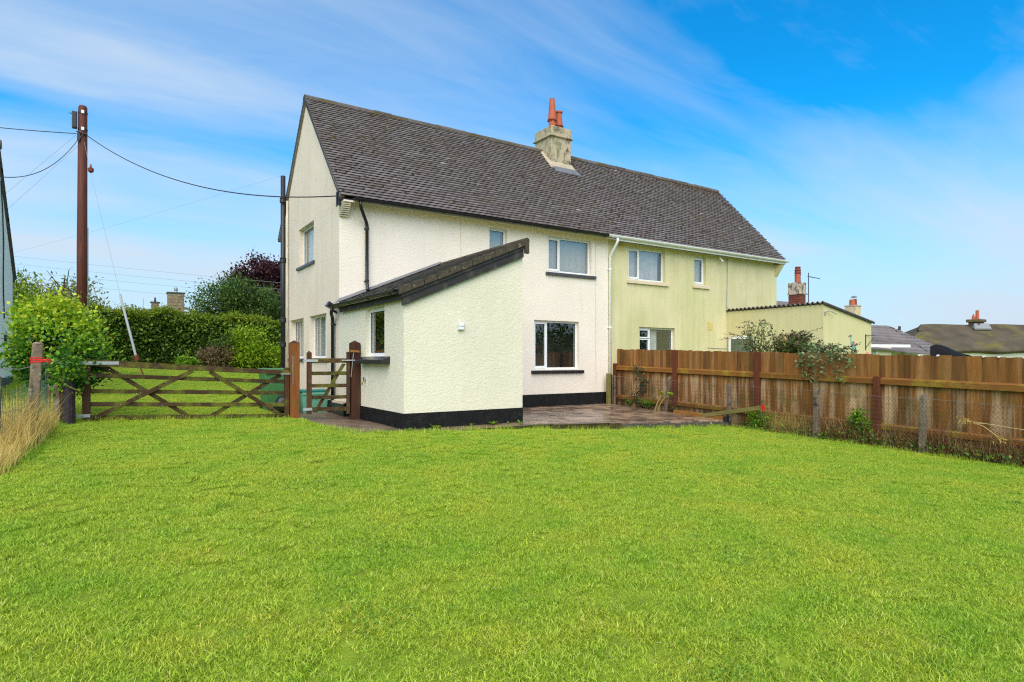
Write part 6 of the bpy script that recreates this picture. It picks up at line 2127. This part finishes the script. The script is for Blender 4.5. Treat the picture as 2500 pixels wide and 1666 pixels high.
rh = thing('red_pot_house', 'farther house with a cream chimney and stubby red pots beyond the lean-to roof', 'house', (34, 9, -1))
m = MB(); m.box(29, 34.7, 6.5, 12, -2, 3.0); m.build('wall', WHITEWALL, rh)
m = MB(); m.prism([(28.6, 6.0, 2.8), (28.6, 12.4, 2.8), (28.6, 9.2, 4.75)], (6.35, 0, 0)); m.build('roof', CTILE, rh)
m = MB(); m.box(34.18, 34.82, 7.3, 7.94, 3.0, 4.55); c = m.build('chimney', M('cream_chimney', (.62, .50, .30), .85, .15, 4), rh)
m = MB(); m.box(34.15, 34.85, 7.27, 7.97, 4.55, 4.62); m.build('cap', MORTAR, c)
m = MB(); m.lathe((34.40, 7.6, 4.62), [(.17, 0), (.16, .34), (.14, .36)], 12); m.build('chimney_pot', TERRA, c)
m = MB(); m.lathe((34.66, 7.6, 4.62), [(.14, 0), (.13, .38), (.11, .40)], 12); m.build('chimney_pot', TERRAD, c)
m = MB(); m.lathe((34.60, 7.6, 5.12), [(.20, 0), (.10, .08), (.02, .10)], 10); m.tube([(34.6, 7.6, 4.98), (34.6, 7.6, 5.15)], .012, 5); m.build('cowl', LEAD, c)

# hipped bungalow
hb = thing('hipped_bungalow', 'bungalow with grey brown hipped tile roof behind the fence', 'bungalow', (25, 1, -.8))
e0, e1, e2, e3 = Vector((22.2, 2.6, 1.93)), Vector((26.28, -.10, 1.48)), Vector((33.9, 2.1, 1.62)), Vector((29.6, 5.4, 1.93))
r0_, r1_ = Vector((26.35, 2.82, 2.93)), Vector((27.31, 2.21, 2.90))
em = Vector((25.2, .36, 1.86))
Fw = (r1_ - e1).cross(Vector((0, 0, 1))).cross(Vector((0, 0, -1))).normalized()
m = MB(); m.prism([(22.9, 2.6, -3), (25.05, .95, -3), (27.6, 2.3, -3), (26.0, 4.6, -3)], (0, 0, 4.86)); m.build('wall', M('cream_far_wall', (.72, .68, .52), .8, .05, 3), hb)
m = MB()
m._add([e0, e1, e2, e3, r0_, r1_], [(0, 1, 5, 4), (1, 2, 5), (2, 3, 4, 5), (3, 0, 4)])
rfo = m.build('roof', CTILE, hb)
nr_ = 9
for i in range(nr_):
    f0_, f1_ = i / nr_, (i + 1) / nr_
    for (a0_, a1_, b0_, b1_) in ((e0, e1, r0_, r1_), (e1, e2, r1_, r1_)):
        p0_, p1_ = a0_.lerp(b0_, f0_), a1_.lerp(b1_, f0_)
        q0_, q1_ = a0_.lerp(b0_, f1_), a1_.lerp(b1_, f1_)
        nn = (p1_ - p0_).cross(q0_ - p0_).normalized()
        if nn.z < 0: nn = -nn
        k = 10
        pts_lo = [p0_.lerp(p1_, j / k) + nn * (.05 + .018 * math.sin(j * 2.2 + i)) for j in range(k + 1)]
        pts_hi = [q0_.lerp(q1_, j / k) + nn * .008 for j in range(k + 1)]
        mm = MB()
        base_ = [p + Vector((0, 0, -.05)) for p in pts_lo]
        mm._add(pts_lo + pts_hi + base_, [(j, j + 1, k + 2 + j, k + 1 + j) for j in range(k)] + [(2 * k + 2 + j, 2 * k + 3 + j, j + 1, j) for j in range(k)], random.random())
        mm.build('tile_course', CTILE, rfo)
m = MB(); m.bar(Vector((22.2, 2.5, 1.90)), em + Vector((0, -.1, 0)), .09, .12); m.build('gutter', WHITEPL, hb)
wd = (Vector((25.05, .95, 0)) - Vector((22.9, 2.6, 0))).normalized(); wn = Vector((wd.y, -wd.x, 0))
wq = lambda t_, o_, z_: Vector((22.9, 2.6, 0)) + wd * t_ + wn * o_ + Vector((0, 0, z_))
m = MB(); m.hexa([wq(1.0, .001, .6), wq(2.1, .001, .6), wq(2.1, .05, .6), wq(1.0, .05, .6), wq(1.0, .001, 1.72), wq(2.1, .001, 1.72), wq(2.1, .05, 1.72), wq(1.0, .05, 1.72)]); wbo = m.build('window', WHITEPL, hb)
fgm = M('far_glass', (.35, .42, .42), .15, .1, 3, 0, 1, .6)
for (a, b) in ((1.06, 1.52), (1.58, 2.04)):
    m = MB(); m.hexa([wq(a, .051, .66), wq(b, .051, .66), wq(b, .06, .66), wq(a, .06, .66), wq(a, .051, 1.66), wq(b, .051, 1.66), wq(b, .06, 1.66), wq(a, .06, 1.66)]); m.build('pane', fgm, wbo)

# thatched cottage
th_ = thing('thatched_cottage', 'long white cottage with a dark mossy thatched roof at the right edge', 'cottage', (50, 7, -1))
Rt = Vector((math.cos(YAW - .02), -math.sin(YAW - .02), 0)); Ft = Vector((math.sin(YAW - .02), math.cos(YAW - .02), 0))
T0 = Vector((44.25, 8.45, 0))
tpp = lambda r_, d_, z_: T0 + Rt * r_ + Ft * d_ + Vector((0, 0, z_))
m = MB(); m.prism([tpp(.9, .5, -3), tpp(13.5, .5, -3), tpp(13.5, 6, -3), tpp(.9, 6, -3)], (0, 0, 5.2)); m.build('wall', M('cottage_limewash', (.74, .74, .62), .9, .06, 1), th_)
# rounded thatch: rows from eave to ridge
m = MB(); ns, nl = 9, 26
rows = []
for i in range(ns + 1):
    f_ = i / ns
    d_ = -.05 + 3.2 * f_; z_ = 1.86 + 2.0 * (f_ ** .92)
    s0_ = -.15 + 3.15 * f_ ** 1.0; s1_ = 14.0 - .6 * f_
    rows.append([tpp(s0_ + (s1_ - s0_) * j / nl, d_ + (.9 * (1 - min(1, j / 2.0)) * (1 - f_)), z_ + .05 * math.sin(j * .9) * (1 - f_) - (.0)) for j in range(nl + 1)])
V_ = [p for r in rows for p in r]
F_ = [(i * (nl + 1) + j, i * (nl + 1) + j + 1, (i + 1) * (nl + 1) + j + 1, (i + 1) * (nl + 1) + j) for i in range(ns) for j in range(nl)]
k0 = len(V_)
V_ += [p + Ft * .45 + Vector((0, 0, -.16)) for p in rows[0]]
F_ += [(k0 + j, k0 + j + 1, j + 1, j) for j in range(nl)]
# hip end and back
V_ += [tpp(-.15, 7, 1.86), tpp(3.0, 3.6, 3.86), tpp(14, 7, 1.86)]
kk = len(V_)
F_ += [(0, (nl + 1) * ns, kk - 2, kk - 3)]
F_ += [(kk - 3, kk - 2, (nl + 1) * (ns + 1) - 1, kk - 1)]
m._add(V_, F_)
rt = m.build('thatched_roof', THATCH, th_, smooth=True)
m = MB()
P_ = [tpp(2.15 + 11.2 * j / 20, 2.55, 3.52 + .02 * math.sin(j)) for j in range(21)]; Q_ = [tpp(2.75 + 10.6 * j / 20, 3.2, 3.98 + .03 * math.sin(j * .7)) for j in range(21)]; S_ = [tpp(2.75 + 10.6 * j / 20, 3.9, 3.5) for j in range(21)]
m._add(P_ + Q_ + S_ + [p + Vector((0, 0, -.12)) for p in P_], [(j, j + 1, 22 + j, 21 + j) for j in range(20)] + [(21 + j, 22 + j, 43 + j, 42 + j) for j in range(20)] + [(63 + j, 64 + j, j + 1, j) for j in range(20)] + [(0, 21, 42)])
m.build('ridge_thatch', THATCH, rt)
cx_ = tpp(6.95, 3.0, 0)
m = MB(); m.box(cx_.x - .45, cx_.x + .45, cx_.y - .35, cx_.y + .35, 3.2, 4.30); c = m.build('chimney', M('dark_brick', (.11, .07, .045), .9, .3, 3, .4, 10), th_)
m = MB(); m.box(cx_.x - .58, cx_.x + .58, cx_.y - .48, cx_.y + .48, 4.12, 4.35); m.build('cap', M('dark_mossy_cap', (.13, .10, .05), .9, .3, 4), c, bevel=.05)
m = MB(); m.hexa([tpp(6.35, 2.40, 3.52), tpp(7.65, 2.40, 3.52), tpp(7.6, 2.7, 3.75), tpp(6.4, 2.7, 3.75), tpp(6.35, 2.36, 3.62), tpp(7.65, 2.36, 3.62), tpp(7.55, 2.55, 4.02), tpp(6.45, 2.55, 4.02)]); m.build('lead_flashing', M('weathered_lead', (.26, .27, .29), .5, .1, 4), c)
m = MB(); m.lathe((cx_.x + .22, cx_.y, 4.35), [(.13, 0), (.11, .68), (.13, .70)], 12); m.build('chimney_pot', TERRA, c)
m = MB(); m.lathe((cx_.x - .20, cx_.y + .1, 4.35), [(.12, 0), (.10, .22), (.03, .42)], 12); m.build('chimney_pot', TERRA, c)
wm = MB(); wm.hexa([tpp(8.6, .46, 1.2), tpp(9.7, .46, 1.2), tpp(9.7, .50, 1.2), tpp(8.6, .50, 1.2), tpp(8.6, .46, 1.85), tpp(9.7, .46, 1.85), tpp(9.7, .50, 1.85), tpp(8.6, .50, 1.85)]); wo_ = wm.build('window', WHITEPL, th_)
for a in (8.66, 9.02, 9.38):
    m = MB(); m.hexa([tpp(a, .44, 1.26), tpp(a + .28, .44, 1.26), tpp(a + .28, .455, 1.26), tpp(a, .455, 1.26), tpp(a, .44, 1.78), tpp(a + .28, .44, 1.78), tpp(a + .28, .455, 1.78), tpp(a, .455, 1.78)]); m.build('pane', bpy.data.materials['dull_door_glass'], wo_)

fp = thing('distant_pole', 'short distant telegraph pole with steps on the skyline', 'pole', (66, 22, 0))
pc = Vector((-3.943, -12.623, 0)) + (Vector((math.sin(YAW), math.cos(YAW), 0)) + Vector((math.cos(YAW), -math.sin(YAW), 0)) * ((2196 - 1250) / 1493.87)) * 80
m = MB(); m.tube([(pc.x, pc.y, -2), (pc.x, pc.y, 5.6)], .16, 8); m.build('pole_shaft', BARK, fp)
m = MB()
for i in range(5):
    s_ = .36 if i % 2 else -.36
    m.tube([(pc.x, pc.y, 4.0 + i * .3), (pc.x + s_ * math.cos(YAW), pc.y - s_ * math.sin(YAW), 4.0 + i * .3)], .06, 5)
m.build('steps', BARK, fp)
sag_cable('washing_line', 'pale line sloping down in front of the thatched cottage', (33.4, -4.6, 1.85), (31.5, -.6, 1.42), .04, .014, CABLEG, None)

# ------------------------------------------------------------------ things in the neighbour's garden that show above the fence
bu = thing('buddleia', 'airy buddleia with purple brown flower spikes behind the fence by the door', 'shrub', (8.7, -3.9, .0))
br = MB(); LP = []; LD = []; FP_ = []; FD = []
rb = random.Random(15)
for i in range(34):
    a = Vector((8.75 + rb.uniform(-.15, .15), -3.95 + rb.uniform(-.35, .35), .8))
    e = Vector((8.6 + rb.uniform(-.35, .35), -3.95 + rb.gauss(0, .52), rb.uniform(1.35, 2.22)))
    if abs(e.y + 4.0) > .5: e.z = min(e.z, 1.85)
    md = a.lerp(e, .55) + Vector((rb.uniform(-.1, .1), rb.uniform(-.1, .1), .12))
    e2 = e + Vector((rb.uniform(-.06, .06), (e.y - a.y) * .25, rb.uniform(-.05, .08)))
    br.tube([a, md, e, e2], [.012, .008, .004, .003], 5)
    for j in range(26):
        t_ = rb.uniform(.35, 1); p_ = (a.lerp(md, t_ * 2) if t_ < .5 else md.lerp(e, t_ * 2 - 1))
        LP.append(p_ + Vector((rb.gauss(0, .05), rb.gauss(0, .06), rb.gauss(0, .04)))); LD.append((rb.gauss(0, 1), rb.gauss(0, 1), rb.gauss(-.1, .5)))
    for j in range(14):
        FP_.append(e.lerp(e2 + (e2 - e).normalized() * .08, j / 13) + Vector((rb.gauss(0, .010), rb.gauss(0, .010), rb.gauss(0, .010)))); FD.append(e2 - e)
br.build('stems', VINE, bu)
leaf_mesh('foliage', LP, LD, .105, L_BUD, bu, width=.28)
leaf_mesh('flower_spikes', FP_, FD, .035, L_BUDF, bu, width=.7)['kind'] = 'stuff'
b2 = thing('seeding_buddleia', 'dense dark leaved buddleia with brown seed heads drooping over the fence', 'shrub', (8.3, -5.3, .0))
br = MB(); LP = []; LD = []; FP_ = []; FD = []
for i in range(60):
    a = Vector((8.35 + rb.uniform(-.15, .15), -5.25 + rb.uniform(-.45, .45), .9))
    yy = -5.20 + rb.gauss(0, .36)
    e = Vector((8.1 + rb.uniform(-.40, .30), yy, 1.42 + .42 * math.exp(-((yy + 5.0) / .28) ** 2) * rb.uniform(.5, 1.1) + rb.uniform(-.05, .16)))
    md = a.lerp(e, .55) + Vector((0, 0, .10)); e2 = e + Vector((-.03, rb.uniform(-.16, .06), rb.uniform(-.06, .07)))
    br.tube([a, md, e, e2], [.012, .008, .005, .003], 5)
    for j in range(34):
        t_ = rb.uniform(.4, 1); p_ = (a.lerp(md, t_ * 2) if t_ < .5 else md.lerp(e, t_ * 2 - 1))
        LP.append(p_ + Vector((rb.gauss(0, .06), rb.gauss(0, .08), rb.gauss(0, .05)))); LD.append((rb.gauss(-.3, 1), rb.gauss(0, 1), rb.gauss(-.2, .5)))
    for j in range(16):
        FP_.append(e.lerp(e2 + (e2 - e).normalized() * .10, j / 15) + Vector((rb.gauss(0, .014), rb.gauss(0, .014), rb.gauss(0, .014)))); FD.append(e2 - e)
br.build('stems', VINE, b2)
leaf_mesh('foliage', LP, LD, .105, L_BUD, b2, width=.32, rnd=np.clip(RNG.normal(.35, .25, len(LP)), 0, 1))
leaf_mesh('seed_heads', FP_, FD, .04, L_BUDF, b2, width=.7, rnd=np.clip(RNG.normal(.3, .2, len(FP_)), 0, 1))['kind'] = 'stuff'
tv = thing('trailing_rose', 'pale green and pink trailing stems hanging down the fence boards', 'climber', (7.66, -5.8, 1.3))
br = MB(); LP = []; LD = []
for (y0v, ln_, dy) in ((-5.55, .30, .10), (-5.70, .52, .12), (-5.85, .46, -.10), (-5.98, .55, -.32), (-6.10, .30, -.45), (-5.75, .62, -.02), (-5.9, .20, -.55)):
    pts_ = []
    for j in range(9):
        t_ = j / 8
        pts_.append(Vector((7.84 - .20 * min(1, t_ * 4) - .02 * math.sin(t_ * 6), y0v + dy * t_, 1.46 + .06 * math.sin(min(1, t_ * 4) * math.pi) - ln_ * max(0, t_ - .12) / .88)))
    br.tube(pts_, .004, 5)
    for p_ in pts_[1:]:
        for q in range(9):
            LP.append(p_ + Vector((rb.uniform(-.05, .015), rb.gauss(0, .05), rb.gauss(0, .035)))); LD.append((-.8, rb.gauss(0, .7), rb.gauss(-.3, .5)))
br.build('stems', VINE, tv)
leaf_mesh('foliage', LP, LD, .062, L_ROSE, tv, width=.6)
rc = thing('red_leaved_plant', 'orange red leaved plant between the two buddleias', 'shrub', (8.5, -4.65, .8))
P1, D1 = crown_points((8.5, -4.68, 1.52), (.22, .20, .24), 520, 16, .06, .4)
leaf_mesh('foliage', P1, D1, .075, L_RED, rc, width=.6)
branchy('stems', (8.5, -4.65, .6), (8.5, -4.66, 1.65), .02, rc, VINE, 6, .15, 5)
o = thing('cordyline', 'dark red spiky cordyline in the neighbouring garden behind the fence', 'plant', (10.2, -6.4, .4))
n = 110
th = RNG.uniform(0, 6.28, n); l = RNG.uniform(.10, .34, n)
V, F, R, _ = blades('c', np.tile([10.2, -6.35, 1.22], (n, 1)) + RNG.normal(0, .02, (n, 3)), RNG.uniform(.02, .26, n), np.stack([np.cos(th) * l, np.sin(th) * l, -.10 * RNG.random(n)], 1), .022 * RNG.uniform(.7, 1.2, n), L_CORD, None, 4, RNG.random(n))
add_obj('leaves', fast_mesh('leaves', V, F, R, L_CORD, ORG[o.name]), o)
m = MB(); m.tube([(10.2, -6.35, -.2), (10.2, -6.35, 1.24)], .035, 8); m.build('trunk', BARK, o)
o = thing('covered_barbecue', 'barbecue under a sagging black cover behind the fence', 'barbecue', (10.2, -7.0, .4))
V = []; F = []
prof = [(-6.86, 1.60), (-6.95, 1.585), (-7.05, 1.53), (-7.18, 1.45), (-7.30, 1.41), (-7.42, 1.38)]
for (yy, zz) in prof:
    for (xx, dz) in ((9.9, -.6), (9.95, -.02), (10.2, .02), (10.5, -.02), (10.55, -.6)):
        V.append((xx, yy, zz - .03 + dz))
for i in range(len(prof) - 1):
    for j in range(4):
        F.append([i * 5 + j, i * 5 + j + 1, (i + 1) * 5 + j + 1, (i + 1) * 5 + j])
F.append([0, 1, 2, 3]); F.append([0, 3, 4, 4][:4]) if False else None
add_obj('cover', fast_mesh('cover', V, F, [.5] * len(F), COVER, ORG[o.name], smooth=True), o)
m = MB(); m.box(9.97, 10.5, -7.40, -6.88, .0, 1.30); m.build('body', BLACKPL, o)
m = MB()
for (xx, yy) in ((10.0, -6.92), (10.46, -6.92), (10.0, -7.36), (10.46, -7.36)):
    m.tube([(xx, yy, -.7), (xx, yy, .1)], .02, 6)
m.build('legs', IRON, o)

# ------------------------------------------------------------------ plants along the wire fence
def fern(name, label, x, y, z, n, ln_, mat, wd, up=.8, cat='fern', segs=4):
    o = thing(name, label, cat, (x, y, z))
    LP = []; LD = []; st_ = MB()
    rr_ = random.Random(int(abs(x * 100 + y * 37)))
    for i in range(n):
        a = rr_.uniform(0, 6.28); L = ln_ * rr_.uniform(.6, 1.1)
        e = Vector((x + math.cos(a) * L * .7, y + math.sin(a) * L * .7, z + L * up * rr_.uniform(.5, 1)))
        md = Vector((x, y, z)).lerp(e, .5) + Vector((0, 0, L * .25))
        st_.tube([(x, y, z), md, e], [.004, .003, .0015], 4)
        for j in range(16):
            t_ = .15 + .85 * j / 15
            p_ = Vector((x, y, z)) * (1 - t_) ** 2 + md * 2 * t_ * (1 - t_) + e * t_ ** 2
            for s_ in (-1, 1):
                d_ = Vector((-math.sin(a) * s_, math.cos(a) * s_, .1))
                LP.append(p_ + d_ * wd * .4 * (1.1 - t_)); LD.append(d_ * 3)
    st_.build('stems', VINE, o)
    leaf_mesh('fronds', LP, LD, wd, mat, o, width=.35)
    return o


fern('fern', 'bright green fern at the foot of the chain link fence by the patio', 7.58, -1.35, .03, 14, .36, L_WEED, .075)
fern('small_fern', 'small fern in the corner behind the white downpipe', 7.60, -.62, .05, 9, .26, L_WEED, .06)
fern('spreading_fern', 'low green leafy weed under the bent yellow stems', 7.62, -2.25, .0, 10, .22, L_BRAM, .06)
o = thing('yellow_stemmed_plant', 'two bent thick yellow stems with small leaf tufts by the wire fence', 'plant', (7.28, -1.95, .02))
m = MB(); m.tube([(7.28, -1.88, .0), (7.26, -1.98, .20), (7.26, -2.08, .36), (7.27, -2.12, .43)], [.022, .018, .013, .008], 7); m.tube([(7.28, -1.98, .0), (7.25, -2.08, .18), (7.26, -2.20, .33), (7.27, -2.36, .40)], [.016, .014, .010, .006], 7)
m.build('stems', M('yellow_stem', (.36, .27, .09), .7, .2, 9), o)
LP = [Vector((7.27, -2.13 + rb.gauss(0, .04), .46 + rb.gauss(0, .025))) for i in range(26)] + [Vector((7.27, -2.38 + rb.gauss(0, .05), .43 + rb.gauss(0, .03))) for i in range(34)]
leaf_mesh('foliage', LP, [(rb.gauss(0, 1), rb.gauss(0, 1), .2) for _ in LP], .07, L_LIME, o, width=.5)
o = thing('climbing_ivy', 'dark leaved climber growing up the fence boards near the house', 'climber', (7.62, -.95, .05))
m = MB(); LP = []; LD = []
pts_ = [Vector((7.62, -1.05 + .14 * math.sin(j * .9), .02 + j * .115)) for j in range(10)]
m.tube(pts_, .007, 5); m.build('stems', VINE, o)
for p_ in pts_:
    for q in range(24):
        LP.append(p_ + Vector((rb.uniform(-.07, .04), rb.gauss(0, .09), rb.gauss(0, .07)))); LD.append((-1, rb.gauss(0, .6), rb.gauss(0, .5)))
leaf_mesh('foliage', LP, LD, .07, leafmat('dark_ivy', [(0, (.012, .03, .012)), (.7, (.04, .075, .025)), (1, (.14, .18, .07))], .15), o, width=.7)
bush('hawthorn_seedling', 'small round bright green seedling in front of the fence boards', (7.50, -4.62, .0), (.20, .30, .20), 800, L_WEED, .05, 16, .06)
# scrappy growth along the foot of the fence
n = 2600
Y = RNG.uniform(-11.2, -4.2, n)
dens = RNG.random(n) < np.where(Y > -6, .55, 1.0)
Y = Y[dens]; n = len(Y)
X = 7.47 + RNG.normal(0, .10, n)
Z = np.array([cbot(y) for y in Y]) + np.abs(RNG.normal(0, .075, n)) + .01
o = tag(leaf_mesh('bramble_cover', np.stack([X, Y, Z], 1), RNG.normal(0, 1, (n, 3)) + np.array([-.4, 0, .5]), .052, L_BRAM, None, width=.65), 'low bramble and bindweed creeping along the foot of the fence', 'ground cover', kind='stuff')
n = 6800
Y = np.concatenate([RNG.normal(-6.3, .5, 1300), RNG.uniform(-11, -7.3, n - 1300)])
X = 7.56 + RNG.normal(0, .07, n)
Hh = RNG.uniform(.10, .58, n) * np.where(Y > -7, .85, .55 + .45 * np.sin(Y * 4.1) ** 2); th = RNG.uniform(0, 6.28, n); l = RNG.uniform(.04, .26, n)
V, F, R, _ = blades('d', np.stack([X, Y, np.array([cbot(y) for y in Y]) - .02], 1), Hh, np.stack([np.cos(th) * l * .4, np.sin(th) * l, np.zeros(n)], 1), .008 * RNG.uniform(.5, 1.3, n), L_RUST, None, 3, RNG.random(n))
tag(add_obj('withered_weeds', fast_mesh('withered_weeds', V, F, R, L_RUST)), 'withered rusty brown weeds behind the chain link wire', 'weeds', kind='stuff')
n = 1500
Y = np.concatenate([RNG.normal(-5.15, .28, 900), RNG.normal(-6.0, .5, 600)])
X = 7.55 + RNG.normal(0, .06, n)
Hh = RNG.uniform(.10, .50, n); th = RNG.uniform(0, 6.28, n); l = RNG.uniform(.03, .22, n)
V, F, R, _ = blades('d', np.stack([X, Y, np.array([cbot(y) for y in Y]) - .02], 1), Hh, np.stack([np.cos(th) * l * .4, np.sin(th) * l, np.zeros(n)], 1), .005 * RNG.uniform(.5, 1.3, n), L_DRY, None, 3, np.clip(RNG.normal(.7, .25, n), 0, 1))
tag(add_obj('straw_grass', fast_mesh('straw_grass', V, F, R, L_DRY)), 'pale straw coloured grass tufts between the wire and the boards', 'grass', kind='stuff')
bush('nettle_clump', 'fresh green nettle clump behind the wire left of the third fence post', (7.52, -6.72, .12), (.14, .22, .22), 520, L_WEED, .06, 14, .06)
o = thing('dead_stalks', 'straw coloured dead stalks leaning over the wire near the right edge', 'plant', (7.3, -9.0, .2))
m = MB()
m.tube([(7.30, -8.45, .315), (7.29, -8.75, .29), (7.30, -9.1, .25), (7.32, -9.6, .20)], .006, 5)
m.tube([(7.30, -8.50, .31), (7.28, -8.70, .25), (7.27, -8.85, .14), (7.27, -8.93, .03)], .007, 5)
m.tube([(7.31, -8.40, .33), (7.29, -8.55, .28), (7.28, -8.7, .29)], .005, 5)
m.build('stalks', M('straw', (.48, .34, .14), .8, .2, 9), o)
LP = [Vector((7.28, -8.46 + rb.gauss(0, .05), .32 + rb.gauss(0, .03))) for i in range(60)] + [Vector((7.27, -8.90 + rb.gauss(0, .04), .08 + rb.gauss(0, .05))) for i in range(40)]
leaf_mesh('seed_heads', LP, [(0, rb.gauss(-.4, 1), rb.gauss(-.2, 1)) for _ in LP], .06, L_DRY, o, width=.2)['kind'] = 'stuff'

# weeds in the joint between path and plinth
def weed(label, x, y, z, n, s_):
    o = thing('weed', label, 'weed', (x, y, z), 'weeds along the lean-to plinth')
    rr_ = random.Random(int(abs(x) * 1000))
    V = []; F = []; R = []
    for i in range(n):
        a = rr_.uniform(0, 6.28); L = s_ * rr_.uniform(.6, 1.2); wv_ = L * rr_.uniform(.22, .34); up_ = rr_.uniform(.4, 1.1)
        d_ = Vector((math.cos(a), math.sin(a) * .6 - .3, 0)); sd = Vector((-d_.y, d_.x, 0)).normalized()
        p0_ = Vector((x, y, z)); k0 = len(V)
        for j, (t_, w2) in enumerate(((0, .15), (.35, .8), (.7, 1.0), (1.0, .12))):
            c_ = p0_ + d_ * L * t_ + Vector((0, 0, L * up_ * (t_ - .45 * t_ * t_)))
            V += [c_ - sd * wv_ * w2 * .5, c_ + sd * wv_ * w2 * .5]
        for j in range(3):
            F.append([k0 + 2 * j, k0 + 2 * j + 1, k0 + 2 * j + 3, k0 + 2 * j + 2]); R.append(rr_.random())
    add_obj('leaves', fast_mesh('leaves', [tuple(v) for v in V], F, R, L_WEED, ORG[o.name]), o)
    m = MB(); m.tube([(x, y, z - .03), (x, y, z + s_ * .25)], .004, 5); m.build('stem', VINE, o)


for lab, x, y, n, s_ in (('dandelion nearest the lean-to corner on the path', .02, -3.52, 9, .11), ('tall broad-leaved weed against the black plinth, second from the corner', .52, -3.45, 12, .15),
                         ('small upright weed in the middle of the black plinth', 1.22, -3.44, 8, .09), ('spreading weed right of the middle of the plinth', 1.62, -3.46, 14, .12),
                         ('low weed near the right end of the plinth', 1.95, -3.46, 7, .08), ('weed at the very right end of the lean-to plinth', 2.18, -3.46, 8, .09),
                         ('pale trailing weed lying on the path near the right end of the lean-to', 2.10, -3.60, 6, .10), ('small weed in a joint of the wet patio near the lawn', 4.35, -3.55, 6, .06),
                         ('small weed in the path joint at the lawn edge', .95, -3.70, 8, .07)):
    weed(lab, x, y, .135 if x < 3 else .09, n, s_)

# ------------------------------------------------------------------ hedge line behind the photographer, seen mirrored in the windows
def back_tree(label, x, y, h, r_, seed):
    o = thing('boundary_tree', label, 'tree', (x, y, lz(x, y)), 'trees behind the photographer')
    z = lz(x, y)
    branchy('trunk', (x, y, z), (x, y, z + h * .8), .16, o, BARK, 10, r_ * .6, seed)
    P, D = crown_points((x, y, z + h * .58), (r_, r_, h * .44), 2600, 40, r_ * .2, .4)
    leaf_mesh('crown', P, D, .34, L_TREE, o)


for i, (x, y, h, r_) in enumerate(((14, -27, 4.6, 2.6), (19, -25, 5.2, 2.6), (24.5, -24, 4.6, 2.8), (30, -23, 5.5, 3.2), (9, -29, 4.2, 2.4))):
    back_tree(['round', 'tall', 'broad', 'spreading', 'low'][i] + ' tree in the row mirrored in the ground floor window', x, y, h, r_, 40 + i)
